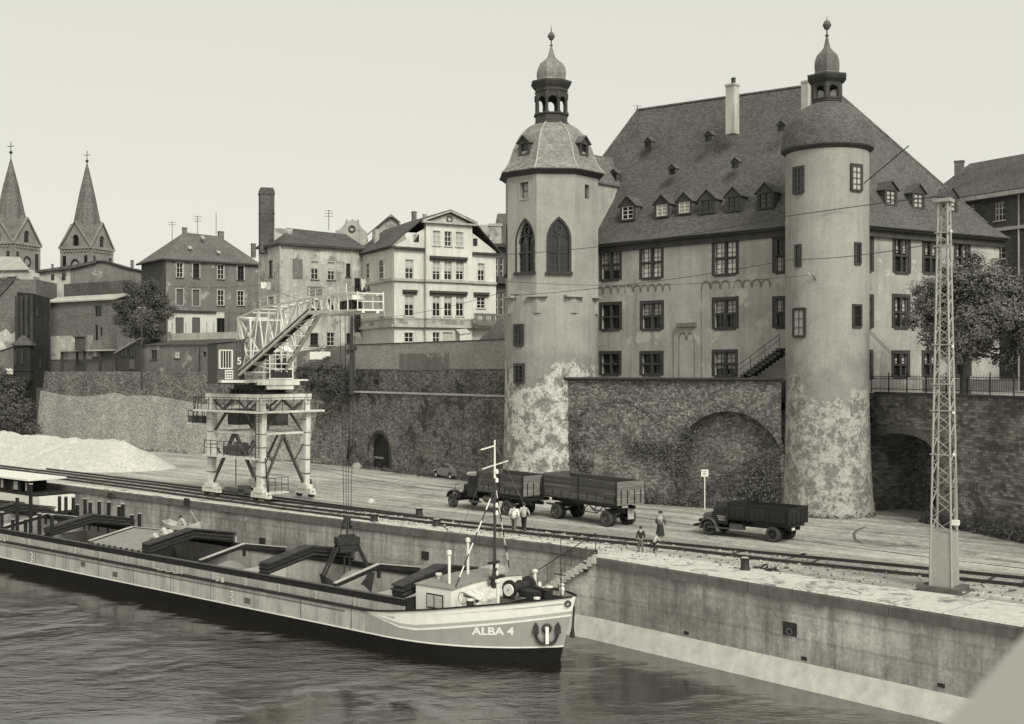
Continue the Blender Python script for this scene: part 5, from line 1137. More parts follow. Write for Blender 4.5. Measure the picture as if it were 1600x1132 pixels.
x = MB(); zb_ = zat(503, 135); x.bar(A+n*.1+V(0, 0, zb_)-u*.1, A2-n*.4+V(0, 0, zb_), .2, .7); x.bar(A2+n*.1+V(0, 0, zb_), B2+n*.1+V(0, 0, zb_), .2, .7); x.bar(B2-n*.4+V(0, 0, zb_), B+n*.1+V(0, 0, zb_), .2, .7); x.bar(Bk-u*.1+V(0, 0, zb_), A-u*.1+V(0, 0, zb_), .2, .7); x.build('plinth_band', 'plaster_old', h3)
x = MB()
for (xx0, xx1, yy, off) in ((671, 729, 402, .5), (671, 729, 456.5, .5), (629, 651, 455, 0), (740, 763, 459, 0)):
    p = hitv(xx0, yy, A+n*off, B+n*off); q = hitv(xx1, yy, A+n*off, B+n*off); q.z = p.z; x = MB(); x.bar(p+n*.18, q+n*.18, .4, .3); x.bar(p+n*.12-V(0, 0, .25), q+n*.12-V(0, 0, .25), .26, .16); x.build('window_hood', 'trim_dark', h3)
x = MB(); c1, c2 = hitv(734, 500, A, B), hitv(785, 500, A, B)
bal = MB(); bal.bar(hitv(733, 492, A, B)+n*1.6, hitv(786, 494, A, B)+n*1.6, .3, .25); bal.bar(hitv(733, 507, A, B)+n*1.6, hitv(786, 510, A, B)+n*1.6, .35, .3)
for i in range(20): t = i/19; a = hitv(734, 500, A, B)*(1-t)+hitv(785, 502, A, B)*t; bal.box(a+n*1.6, (.14, .14, 1.1)) if i % 5 else bal.box(a+n*1.6, (.45, .4, 1.1))
bal.build('balcony', 'plaster_grey', h3)
boxchim(h3, 647, 331, 344, 8, 143, 'brick_mid'); boxchim(h3, 726, 339, 352, 7, 145, 'brick_dark'); boxchim(h3, 664, 335, 344, 7, 146, 'plaster_old'); boxchim(h3, 588, 359, 376, 9, 143, 'plaster_old')
x = MB(); p = A2-u*.05+n*.05; x.tube([V(p.x, p.y, 25), V(p.x, p.y, 8)], .06, 6); x.build('downpipe', 'trim_light', h3)
# rear roof bits + dormer of the villa
rh = thing('rear_house', at(605, 372, 155), 0, 'pale gabled attic of a rear house peeking over the villa roof', 'house')
x = MB(); x.slab([at(a, b, 152) for a, b in [(580, 385), (640, 385), (622, 345), (611, 338), (600, 345), (582, 362)]], V(0, 1, 0), .4); x.build('gable_wall', 'plaster_old', rh)
x = MB(); x.slab([at(572, 370, 151.5), at(611, 337, 151.5), at(611, 337, 158), at(572, 370, 158)], V(0, 0, 1), .2); x.slab([at(611, 337, 151.5), at(626, 350, 151.5), at(626, 350, 158), at(611, 337, 158)], V(0, 0, 1), .2); x.build('roof', 'tile_grey', rh)
# small yard hut right of villa: tent-like roof
hu = thing('garden_hut', at(780, 533, 118), 0, 'small hut with a ribbed tent-shaped roof between villa and octagonal tower', 'hut')
c = at(784, 533, 116); x = MB(); x.lathe(c, [(2.6, -.3), (2.6, -.2), (.12, 2.3), (.02, 2.35)], 8); x.build('roof', 'tile_grey', hu); x = MB(); x.lathe(c, [(2.2, -4), (2.2, -.25)], 8); x.build('walls', 'plaster_grey', hu)
# awning lean-to at the villa foot
le = thing('lean_to', hitv(715, 530, A, B), 0, 'little lean-to with a pale roof at the foot of the villa', 'shed')
x = MB(); p0 = hitv(708, 524, A, B); p1 = hitv(724, 522, A, B); x.slab([p0+n*2, p1+n*2, p1+n*.6+V(0, 0, .6), p0+n*.6+V(0, 0, .6)], V(0, 0, 1), .12); x.build('roof', 'trim_light', le)
x = MB(); x.poly([p0+n*1.9, p1+n*1.9, p1+n*1.9-V(0, 0, 4), p0+n*1.9-V(0, 0, 4)]); x.build('wall', 'plaster_white', le)
# ---- house 4: dark mansard behind the octagonal tower
h4 = thing('mansard_house', XY(785, 150)+V(0, 0, 7.6), 0, 'narrow dark house with mansard roof between villa and octagonal tower', 'house')
A, B = XY(773, 149), XY(830, 152); u, n, L = side(A, B)
wall(h4, A, B, 7.6, zat(383, 149), 'brick_dark', [WW((775, 403, 779, 434), **dict(s1, cols=1, sur=None)), WW((782, 403, 787, 434), **dict(s1, cols=1, sur=None)), WW((775, 457, 779, 492), **dict(s1, cols=1, sur=None)), WW((782, 457, 787, 492), **dict(s1, cols=1, sur=None))])
x = MB(); x.slab([at(a, b, 150) for a, b in [(768, 384), (830, 384), (820, 334), (777, 334), (775, 345)]], V(0, 1, 0), 7); x.build('mansard_roof', 'slate_mid', h4)
x = MB(); x.box(at(774, 366, 149.5), (1.6, 1.2, 2.6)); x.box(at(774, 353, 149.5), (1.9, 1.4, .3)); x.box(at(756, 362, 152), (1.6, 1.2, 1.6)); x.build('dormer', 'plaster_old', h4)
x = MB(); x.bar(at(766, 384, 149), at(830, 385, 149.5), .6, .4); x.build('cornice', 'trim_dark', h4); x = MB(); x.bar(A+n*.4+V(0, 0, zat(438, 149)), B+n*.4+V(0, 0, zat(438, 149)), .9, .9); x.build('balcony', 'trim_dark', h4)
# ---- right dark house
hr = thing('town_house', XY(1560, 103)+V(0, 0, 7.6), 0, 'dark brick house with tiled roof and chimney at the right edge', 'house')
A, B = XY(1440, 110), XY(1720, 94.5); u, n, L = side(A, B); B = A+u*46; L = 46; ez = 25.8
wall(hr, A, B, 7.6, ez, 'brick_dark', [WW((1554, 316, 1570, 345), **dict(s1, cols=3, sur=None)), WW((1514.5, 321, 1522.5, 336), **dict(s1, sur=None)), WW((1556, 376, 1570, 405), **dict(s1, sur=None)), WW((1572, 440, 1582, 470), **dict(dk, sur=None)), WW((1576, 510, 1590, 560), **dict(dk, sur=None))])
x = MB(); zr_ = 30.3; x.slab([A+n*.6+V(0, 0, ez), B+n*.6+V(0, 0, ez), B-n*7+V(0, 0, zr_), A-n*7+V(0, 0, zr_)], V(0, 0, 1), .15); x.slab([A-n*7+V(0, 0, zr_), B-n*7+V(0, 0, zr_), B-n*14+V(0, 0, ez), A-n*14+V(0, 0, ez)], V(0, 0, 1), .15); x.build('roof', 'tile_dark', hr)
x = MB(); x.poly([A+V(0, 0, 7.6), A-n*14+V(0, 0, 7.6), A-n*14+V(0, 0, ez), A-n*7+V(0, 0, zr_), A+V(0, 0, ez)]); x.poly([B+V(0, 0, 7.6), B-n*14+V(0, 0, 7.6), B-n*14+V(0, 0, ez), B-n*7+V(0, 0, zr_), B+V(0, 0, ez)]); x.build('side_wall', 'brick_dark', hr)
x = MB(); x.bar(A+n*.4+V(0, 0, ez-.15), B+n*.4+V(0, 0, ez-.15), .6, .35); x.bar(A+n*.1+V(0, 0, 22.6), B+n*.1+V(0, 0, 22.6), .25, .3); x.build('cornice', 'trim_light', hr)
boxchim(hr, 1499, 252, 268, 17, 112, 'brick_mid', rz=-.5)
x = MB(); p = hitv(1593, 320, A, B)+n*.12; x.tube([V(p.x, p.y, 25.6), V(p.x, p.y, 8)], .08, 6); x.build('downpipe', 'trim_light', hr)
# dark storage shed under the tree at right
# ================================================================== CHURCH TOWERS
def church_tower(px, Y, wpx, yeave, ygable, yapex, yball, ycross, label, rz=-.30):
    c = XY(px, Y); s = FP/Y; w_ = wpx/s; t = thing('church_tower', c, rz, label, 'church tower', None)
    ze = zat(yeave, Y); zg = zat(ygable, Y); za = zat(yapex, Y); hw = w_/2; ct = lambda z: z
    x = MB(); W = WM[t.name]
    x.box((0, 0, ze/2-.0), (w_, w_, ze))
    for k in range(4):
        a = k*pi/2; R = Matrix.Rotation(a, 3, 'Z'); P_ = lambda X, Yy, Zz: R @ V(X, Yy, Zz)
        hol = [P_(q*.9-.0, -hw-.02, ze+zz) for q, zz in ((-1.1, .5), (1.1, .5), (1.1, 2.4), (.8, 3.1), (0, 3.5), (-.8, 3.1), (-1.1, 2.4))]
        x.holed([P_(-hw, -hw-.02, ze-.01), P_(hw, -hw-.02, ze-.01), P_(0, -hw-.02, zg)], [hol], R @ V(0, -1, 0), .6)
    b = x.build('shaft', 'stone_church', t, world=False)
    x = MB()
    for k in range(4):
        a = k*pi/2; R = Matrix.Rotation(a, 3, 'Z'); P_ = lambda X, Yy, Zz: R @ V(X, Yy, Zz)
        for sg in (-1, 1): x.poly([P_(sg*(hw+.3), -hw-.3, ze-.1), P_(0, -hw-.35, zg+.35), P_(0, 0, zg+.35+3), P_(sg*(hw+.3), -hw-.3, ze-.1)][:3]+[P_(0, -.5, zg+.4)])
    x.lathe((0, 0, 0), [(hw*1.02, ze-.2), (hw*.86, zg-1.5), (hw*.72, zg+1.5), (hw*.40, (zg+za)*.5+.8), (.12, za)], 8, rot=pi/8)
    x.build('spire', 'spire_slate', t, world=False)
    x = MB(); 
    for k in range(4):
        R = Matrix.Rotation(k*pi/2, 3, 'Z'); x.bar(R @ V(-hw-.3, -hw-.15, ze), R @ V(hw+.3, -hw-.15, ze), .5, .55); 
        x.bar(R @ V(-hw-.3, -hw-.2, ze+.1), R @ V(0, -hw-.2, zg+.4), .4, .3); x.bar(R @ V(hw+.3, -hw-.2, ze+.1), R @ V(0, -hw-.2, zg+.4), .4, .3)
        for i in range(9): x.box(R @ V(-hw+.5+i*(w_-1)/8, -hw-.1, ze-.75), (.5, .5, .5))
        for i in (-1, 1): x.box(R @ V(i*(hw-.5), -hw-.08, ze/2), (.8, .2, ze), rz=0) if k % 2 == 0 else x.box(R @ V(i*(hw-.5), -hw-.08, ze/2), (.2, .8, ze))
    x.build('cornice', 'stone_church', t, world=False)
    x = MB()
    for k in range(4):
        R = Matrix.Rotation(k*pi/2, 3, 'Z'); sw_ = lambda t: t if k % 2 == 0 else (t[1], t[0], t[2])
        x = MB(); x.lathe(R @ V(0, -hw-.1, ze-4.2), [(0.9, 0), (1.05, -.1), (1.3, -.1), (1.4, 0)], 14, axis=(R @ V(1, 0, 0), V(0, 0, 1), R @ V(0, 1, 0))); x.build('round_window', 'glass_dark', t, world=False)
        for dx in (-.5, .0, .5): x = MB(); x.box(R @ V(dx, -hw+.35, ze+1.9), sw_((.32, .3, 2.6))); x.build('window', 'glass_dark', t, world=False)
        for dx in (-hw*.72, hw*.72): x = MB(); x.box(R @ V(dx, -hw-.05, ze-4), sw_((.9, .3, 4))); x.build('window', 'glass_dark', t, world=False)
    zb_ = zat(yball, Y); zc = zat(ycross, Y); x = MB(); x.tube([V(0, 0, za-.6), V(0, 0, zc)], .09, 6); x.lathe((0, 0, zb_), [(.02, -.42), (.3, -.3), (.42, 0), (.3, .3), (.02, .42)], 10); x.bar(V(-1.0, 0, zc-1.1), V(1.0, 0, zc-1.1), .15); x.build('cross', 'iron_dark', t, world=False)
church_tower(17, 285, 60, 383.5, 344, 248, 238.5, 222, 'nearer twin church tower with a tall slate spire, cut by the left edge')
church_tower(136, 300, 55, 390.5, 352, 255, 252, 236, 'right twin church tower with slate spire, gables and a cross')

# ================================================================== TREES AND PLANTS
def foliage(blobs, count, size, seed, squash=.9, core=0.0):
    cg = sum([Vector(q[0]) for q in blobs], V(0, 0, 0))/len(blobs)
    R_ = random.Random(seed); m = MB(); vs = m.v; fs = m.f; ms = m.m
    tot = sum(b[1]**2 for b in blobs)
    for c, r in blobs:
        k = int(count*r*r/tot)
        # small clumps on and inside the blob surface
        for _ in range(max(1, k//9)):
            d = V(R_.gauss(0, 1), R_.gauss(0, 1), R_.gauss(0, 1)).normalized(); rr = r*(R_.random()**.35)*R_.uniform(.82, 1.12)
            cc = Vector(c)+V(d.x*rr, d.y*rr, d.z*rr*squash); cs_ = size*R_.uniform(1.0, 2.2); mi = R_.choice((0, 0, 0, 1, 2))
            for _ in range(9):
                p = cc+V(R_.gauss(0, 1), R_.gauss(0, 1), R_.gauss(0, .7))*cs_*.55; s = size*R_.uniform(.5, 1.15)
                nn = (d*.9+(cc-cg).normalized()*.7+V(0, 0, .5)+V(R_.gauss(0, 1), R_.gauss(0, 1), R_.gauss(0, 1))*.50).normalized(); t = nn.orthogonal().normalized(); t = Matrix.Rotation(R_.uniform(0, 6.28), 3, nn) @ t; b = nn.cross(t)
                o = len(vs); vs += [p-t*s*.5, p+b*s*.32, p+t*s*.5, p-b*s*.32]; fs.append([o, o+1, o+2, o+3]); ms.append(mi)
    return m
def limbs(m, base, top, r, blobs, seed):
    R_ = random.Random(seed); mid = base.lerp(top, .5)+V(R_.uniform(-.15, .15), 0, 0); m.tube([base-V(0, 0, .3), base+V(0, 0, .4), mid, top], [r*1.35, r, r*.85, r*.6], 9)
    for c, rr in blobs:
        c = Vector(c); s0 = base.lerp(top, R_.uniform(.55, 1)); m.tube([s0, s0.lerp(c, .5)+V(0, 0, -.1*rr), c], [r*.45, r*.25, r*.07], 6)
def cluster(cx, cy, cz, rx, rz_, n_, rmin, rmax, seed, ry=None):
    R_ = random.Random(seed); out = []
    for i in range(n_):
        while True:
            d = V(R_.uniform(-1, 1), R_.uniform(-1, 1), R_.uniform(-1, 1))
            if .25 < d.length < 1: break
        out.append((V(cx+d.x*rx, cy+d.y*(ry or rx*.8), cz+d.z*rz_), R_.uniform(rmin, rmax)))
    return out
b_ = gr(1508, 616, 8.42); b_.y = 76.5; b_.x = (1508-800)/1800*76.5
t1 = thing('chestnut_tree', V(b_.x, b_.y, 8.42), 0, 'large leafy tree with dark trunk behind the iron railing at right', 'tree')
cx, cz = (1518-800)/1800*76.5, zat(487, 76.5)
bl = cluster(cx, b_.y, cz-.1, 3.1, 3.0, 40, .9, 1.5, 5)+[(at(1440, 478, 76), .75), (at(1425, 500, 75.5), .6), (at(1455, 445, 76), .7), (at(1470, 540, 76), .7), (at(1560, 420, 77), .7), (at(1520, 408, 77), .75), (at(1590, 500, 77), 1.1), (at(1590, 455, 77), 1.0), (at(1570, 560, 77), .8), (at(1485, 425, 76), .8), (at(1432, 455, 76), .5), (at(1600, 540, 77), .9)]
x = MB(); limbs(x, V(b_.x, b_.y, 8.42), V(b_.x+.1, b_.y, 12.2), .33, bl[::3]+bl[26:], 3); x.build('trunk', 'bark', t1)
foliage(bl, 85000, .20, 11).build('crown', ['leaf', 'leaf_light', 'leaf_dark'], t1)
b_ = XY(222, 151); t2 = thing('tree', V(b_.x, b_.y, 7.6), 0, 'dark bushy tree rising over the yard sheds on the left city wall', 'tree')
bl = [(at(a, b, 151+R), r) for a, b, R, r in ((215, 470, 0, 1.7), (240, 490, 1, 1.6), (200, 480, 0, 1.5), (225, 455, 0, 1.4), (250, 470, .5, 1.3), (190, 500, 0, 1.1), (262, 490, 0, .9), (222, 500, -1, 1.7), (205, 515, -.5, 1.3), (245, 515, -.5, 1.2), (205, 450, 1, 1.1), (238, 447, 0, .9), (184, 478, 0, .8), (268, 482, 0, .6), (225, 530, 0, .9))]
x = MB(); limbs(x, V(b_.x, b_.y, 7.6), V(b_.x, b_.y, 14.5), .3, bl[::2], 4); x.build('trunk', 'bark', t2); foliage(bl, 26000, .25, 12).build('crown', ['leaf_dark', 'leaf', 'leaf_dark'], t2)
def bush(name, label, cat, pts, cnt, size, seed, mats=('leaf', 'leaf_light', 'leaf_dark'), grp=None):
    bl_ = pts; c = sum([Vector(p[0]) for p in pts], V(0, 0, 0))/len(pts); t = thing(name, V(c.x, c.y, min(p[0].z-p[1] for p in pts)), 0, label, cat, grp)
    foliage(bl_, cnt, size, seed, .8).build('foliage', list(mats), t)
    x = MB(); R_ = random.Random(seed)
    for p, r in pts: x.tube([V(c.x, c.y, min(q[0].z-q[1] for q in pts)), Vector(p)], [.05, .015], 5)
    x.build('stems', 'bark', t); return t
# ivy over the wall corner behind the crane
ivy = [(at(px, py, 122.0-(px-500)*.02), r) for px, py, r in ((470, 582, .8), (482, 576, .8), (494, 574, .8), (508, 576, .9), (522, 575, .9), (536, 580, .9), (548, 588, .8), (474, 594, .8), (488, 592, 1.0), (504, 594, 1.0), (520, 596, 1.0), (536, 600, .9), (500, 606, .8), (520, 610, .8), (540, 614, .7), (550, 604, .6), (512, 622, .5), (530, 626, .5), (484, 606, .6))]
bush('ivy', 'thick dark ivy hanging over the wall top right of the crane cab', 'ivy', ivy, 13000, .19, 21, ('leaf_dark', 'leaf', 'leaf_dark'))
# creeper patches on the terrace wall (rooted in the masonry, a shallow depth)
def creeper(pts, label, seed, cnt=2600, A=TA, B=TB, size=.15, mats=('leaf_dark', 'leaf', 'leaf_dark')):
    u_, n_, L_ = side(A, B); R_ = random.Random(seed); m = MB()
    tot = sum(r*r for _, _, r in pts); c0 = hitv(pts[0][0], pts[0][1], A, B)
    for px, py, r in pts:
        c = hitv(px, py, A, B)
        for _ in range(int(cnt*r*r/tot)):
            a = R_.gauss(0, .45)*r; b = R_.gauss(0, .40)*r; p = c+u_*a*1.3+V(0, 0, b)+n_*abs(R_.gauss(0, .10))
            if p.z < .02: continue
            nn = (n_+V(R_.gauss(0, .7), R_.gauss(0, .7), R_.gauss(.3, .6))).normalized(); t = nn.orthogonal().normalized(); t = Matrix.Rotation(R_.uniform(0, 6.28), 3, nn) @ t; bb = nn.cross(t); s = size*R_.uniform(.5, 1.4)
            o = len(m.v); m.v += [p-t*s*.5, p+bb*s*.4, p+t*s*.5, p-bb*s*.4]; m.f.append([o, o+1, o+2, o+3]); m.m.append(R_.choice((0, 1, 2)))
    o = m.build('creeper', list(mats)); tag(o, label, 'creeper'); return o
creeper([(1010, 700, 1.0), (1035, 705, 1.1), (1060, 712, 1.2), (1085, 700, 1.0), (1060, 735, 1.2), (1080, 755, 1.0), (990, 705, .8), (1075, 680, .9)], 'dark creeping weeds across the middle of the terrace wall', 31, 2600)
creeper([(905, 660, .6), (898, 690, .8), (905, 720, .9), (890, 650, .5), (915, 735, .7)], 'dark stringy growth on the left blind arch of the terrace wall', 32, 900)
creeper([(1190, 740, .7), (1195, 765, .9), (1205, 720, .4), (1180, 770, .8)], 'dark shrubby growth beside the foot of the round tower', 33, 1300)
def weeds(A, B, t0, t1_, n_w, hmax, label, seed, off=.5, wd=.7, size=.15):
    u_, n_, L_ = side(A, B); R_ = random.Random(seed); m = MB()
    for i in range(n_w):
        t = R_.uniform(t0, t1_); c = A+u_*t+n_*R_.uniform(.0, wd); h = R_.uniform(.15, hmax)*(.5+.5*abs(sin(t*1.7)))
        for k in range(16):
            p = c+V(R_.gauss(0, .13), R_.gauss(0, .13), abs(R_.gauss(0, .5))*h); s = size*R_.uniform(.5, 1.4); nn = V(R_.gauss(0, 1), R_.gauss(0, 1), R_.gauss(0, 1)).normalized(); tt = nn.orthogonal().normalized(); bb = nn.cross(tt)
            o = len(m.v); m.v += [p-tt*s*.6, p+bb*s*.25, p+tt*s*.6, p-bb*s*.25]; m.f.append([o, o+1, o+2, o+3]); m.m.append(R_.choice((0, 1, 2)))
    o = m.build('weeds', ['leaf', 'leaf_dark', 'leaf_light']); tag(o, label, 'weeds', kind='stuff'); return o
weeds(TA, TB, 3, L5, 420, 1.4, 'rank weeds along the foot of the terrace wall', 41)
weeds(RB, RC, 5.5, 16, 300, 1.3, 'dark weeds along the foot of the right stone wall', 42)
weeds(WL1, WLR, .5, 17, 130, .5, 'low weeds along the foot of the gate wall', 43)
weeds(WL1, WL2, 0, 40, 220, .5, 'low weeds along the foot of the pale city wall', 44)
bl = [(at(px, py, 150), r) for px, py, r in ((0, 585, 1.5), (22, 598, 1.3), (40, 635, 1.3), (-15, 610, 2.0), (10, 640, 2.2), (30, 655, 2.0), (52, 672, 1.4), (5, 668, 2.0), (20, 610, 1.6), (-20, 650, 2.5))]
bush('shrubs', 'dark overgrown shrubs at the foot of the corner house, behind the gravel', 'shrubs', bl, 12000, .28, 51, ('leaf_dark', 'leaf_dark', 'leaf'))
for ct, a0, a1, sd, lb in ((TC_R, -2.2, -.6, 45, 'weeds and rubble round the foot of the round tower'),):
    R_ = random.Random(sd); m = MB()
    for i in range(70):
        a = R_.uniform(-2.6, -.5); c = ct+V(cos(a), sin(a), 0)*(RR+R_.uniform(.05, .5)); 
        for k in range(14):
            p = c+V(R_.gauss(0, .12), R_.gauss(0, .12), abs(R_.gauss(0, .14))); s = .13*R_.uniform(.5, 1.4); nn = V(R_.gauss(0, 1), R_.gauss(0, 1), R_.gauss(0, 1)).normalized(); tt = nn.orthogonal().normalized(); bb = nn.cross(tt)
            o = len(m.v); m.v += [p-tt*s*.6, p+bb*s*.3, p+tt*s*.6, p-bb*s*.3]; m.f.append([o, o+1, o+2, o+3]); m.m.append(R_.choice((0, 1, 2)))
    tag(m.build('weeds', ['leaf', 'leaf_dark', 'leaf_light']), lb, 'weeds', kind='stuff')

# ================================================================== GRAVEL HEAP
import mathutils
R0, R1 = V(-39.9, 118.5, 2.75), V(-58, 131, 3.1); m = MB()
ugr = (V(R1.x, R1.y, 0)-V(R0.x, R0.y, 0)).normalized(); ng = V(ugr.y, -ugr.x, 0); ng = ng if ng.y < 0 else -ng
NA, NB_ = 150, 60; Lg = 70
for i in range(NA+1):
    for j in range(NB_+1):
        s_ = -6+(Lg+6)*i/NA; d = -9+18*j/NB_
        crest = 2.8+.08*sin(s_*.35)+.05*sin(s_*.9+1)+.012*s_
        r_ = sqrt(max(0, -s_)**2+d*d) if s_ < 0 else abs(d)
        h = crest-r_*.52
        h2 = 2.75-abs(d-1.0)*.5-abs(s_-12)*.02-.25*max(0, abs(s_-6.5)-6)  # second overlapping dump ridge
        h = max(h, -1)
        p = V(R0.x, R0.y, 0)+ugr*s_+ng*d
        valley = .35*math.exp(-((s_-7.0-(d)*.9)/.5)**2) if d > -1 else 0
        nz = mathutils.noise.fractal(p*.6, 1, 2, 4)*.22+mathutils.noise.noise(p*3)*.05
        z = h+nz*(1 if h > -.2 else 0)-valley
        m.v.append(V(p.x, p.y, max(z, -.15)))
for i in range(NA):
    for j in range(NB_): a = i*(NB_+1)+j; m.f.append([a, a+NB_+1, a+NB_+2, a+1]); m.m.append(0)
o = m.build('gravel_heap', 'gravel_white', smooth=True, sharp=180)
for p in o.data.polygons: pass
if o.data.polygons[100].normal.z < 0: o.data.flip_normals()
tag(o, 'long heap of pale gravel on the quay at the left, below the city wall', 'gravel heap')

# ================================================================== LATTICE MAST, SIGN, BOLLARDS, PARAPET
mc = gr(1475, 922); mt = thing('lattice_mast', mc, radians(-38), 'tall pale steel lattice mast on a concrete footing at the right quay edge', 'mast')
H = 17.7; w0, w1 = .98, .40
def wz(z): return w0+(w1-w0)*(z/H)
x = MB(); x.box((0, 0, .06), (1.75, 1.75, .32)); x.box((0, 0, -.1), (2.2, 2.0, .24)); x.build('footing', 'concrete_dark', mt, world=False)
x = MB(); zb_ = 2.65; x.lathe((0, 0, 0), [(w0/2*1.414, .2), (wz(zb_)/2*1.414, zb_), (.02, zb_+.02)], 4, rot=pi/4); x.build('plated_base', 'mast_paint', mt, world=False)
x = MB()
for sx in (-1, 1):
    for sy in (-1, 1): x.bar(V(sx*wz(.2)/2, sy*wz(.2)/2, .2), V(sx*w1/2, sy*w1/2, H), .075, .075)
x.build('corner_angles', 'mast_paint', mt, world=False)
x = MB(); z = zb_; k = 0
while z < H-.3:
    dz_ = max(.42, wz(z)*.75); z2 = min(H-.05, z+dz_)
    for a in range(4):
        R = Matrix.Rotation(a*pi/2, 3, 'Z'); s0, s1 = (-1, 1) if k % 2 else (1, -1); x.bar(R @ V(s0*wz(z)/2, -wz(z)/2, z), R @ V(s1*wz(z2)/2, -wz(z2)/2, z2), .055, .03)
    z = z2; k += 1
x.build('bracing', 'mast_paint', mt, world=False)
x = MB(); x.box((0, 0, H+.08), (.75, .75, .16)); x.build('head_plate', 'mast_paint', mt, world=False)
for z in (16.3, 15.7, 11.2, 9.4, 8.2, 6.2): x = MB(); x.bar((-wz(z)/2-.12, -wz(z)/2-.04, z), (wz(z)/2+.2, -wz(z)/2-.04, z), .05); x.build('cross_arm', 'mast_paint', mt, world=False)
x = MB(); x.bar((.58, -.2, 3.2), (.58, -.2, 5.6), .09); x.build('cable_duct', 'mast_paint', mt, world=False)
x = MB(); x.box((.6, -.3, 3.15), (.3, .3, .22)); 
x.build('switch_box', 'paint_white', mt, world=False)
for z in (16.2, 11, 8, 6.1): x = MB(); x.lathe((wz(z)/2+.16, -wz(z)/2, z+.05), [(.05, 0), (.07, .06), (.03, .14)], 8); x.build('insulator', 'paint_white', mt, world=False)
for px_, py_, l_, s_ in ((1188, 889, 'dark scrap iron lying between rails and lattice mast', 5), (1206, 893, 'smaller dark iron remnant right of the scrap near the mast', 6)):
    R_ = random.Random(s_); x = MB(); q_ = gr(px_, py_)
    for k in range(6): x.bar(q_+V(R_.uniform(-.4, .4), R_.uniform(-.2, .2), R_.uniform(0, .1)), q_+V(R_.uniform(-.4, .4), R_.uniform(-.2, .2), R_.uniform(.02, .25)), .07)
    tag(x.build('scrap_iron', 'iron_dark'), l_, 'scrap')
p = gr(1101, 797); sg = thing('signpost', p, 0, 'small white square sign on a thin white post beside the weeds', 'sign')
x = MB(); x.tube([V(0, 0, -.1), V(0, 0, 2.6)], .045, 6); x.build('post', 'paint_white', sg, world=False); x = MB(); x.box((0, -.06, 2.65), (.52, .04, .50)); b = x.build('sign_board', 'paint_white', sg, world=False)
x = MB()
for k in range(3): x.box((-.02, -.085, 2.76-k*.11), (.34-.06*k, .006, .03))
x.build('lettering', 'trim_dark', b, world=False)
def bollard(px, py, w_, h, tilt, label, m='iron_dark', cap='trim_light', name='bollard'):
    t = thing(name, gr(px, py), tilt, label, 'bollard', None); x = MB(); x.lathe((0, 0, 0), [(w_*.62, 0), (w_*.55, .05), (w_*.48, .10), (w_*.46, h*.8), (w_*.52, h*.86), (w_*.54, h*.96), (w_*.45, h)], 14); x.build('post', m, t, world=False, smooth=True)
    x = MB(); x.lathe((0, 0, 0), [(w_*.45, h*.995), (w_*.3, h*1.05), (.01, h*1.06)], 14); x.build('cap', cap, t, world=False); return t
bollard(1164, 891, .46, .62, 0, 'squat dark iron bollard on the pale paving near the lattice mast')
bollard(585, 815, .50, .50, 0, 'pale-topped bollard at the end of the waterside crane rail, below the gate')
bollard(655, 806, .50, .52, 0, 'dark bollard at the end of the landward crane rail, left of the big lorry')
bollard(682, 822, .50, .45, 0, 'leaning dark bollard with a rope on the quay edge, left of the two walking men')
x = MB(); a = gr(684, 820)+V(0, 0, .1); x.tube([a, gr(694, 824)+V(0, 0, .04), gr(700, 829)+V(0, 0, .06)], .03, 5); tag(x.build('mooring_rope', 'iron_mid'), 'mooring rope lying from the leaning bollard to the quay edge', 'rope')
for px, py, m_, lb in ((476, 767, 'iron_dark', 'first short pointed post beside the rear crane leg, touching it'), (485, 768, 'iron_dark', 'darkest of the short pointed posts right of the crane leg'), (496, 768.5, 'trim_light', 'paler pointed post, rightmost beside the crane leg')):
    t = thing('pointed_post', gr(px, py), 0, lb, 'post', 'short posts beside the crane leg'); x = MB(); x.lathe((0, 0, 0), [(.15, 0), (.17, .3), (.14, .75), (.06, 1.0), (.01, 1.05)], 10); x.build('shaft', m_, t, world=False, smooth=True)
# parapet of the bridge the view is taken from (close, out of focus)
pa = V(.20, .81, 0); d_ = (V(.711, 1.6, 0)-V(.453, 1.2, 0)).normalized(); n_ = V(d_.y, -d_.x, 0); pp = MB()
a = V(.453, 1.2, 0)-d_*1.5; b = V(.453, 1.2, 0)+d_*1.3
pp.prism([(a.x, a.y), (b.x, b.y), ((b+n_*.45).x, (b+n_*.45).y), ((a+n_*.45).x, (a+n_*.45).y)], 8.2, 9.634)
tag(pp.build('bridge_parapet', 'concrete_pale'), 'blurred pale stone parapet close to the camera at bottom right', 'parapet')
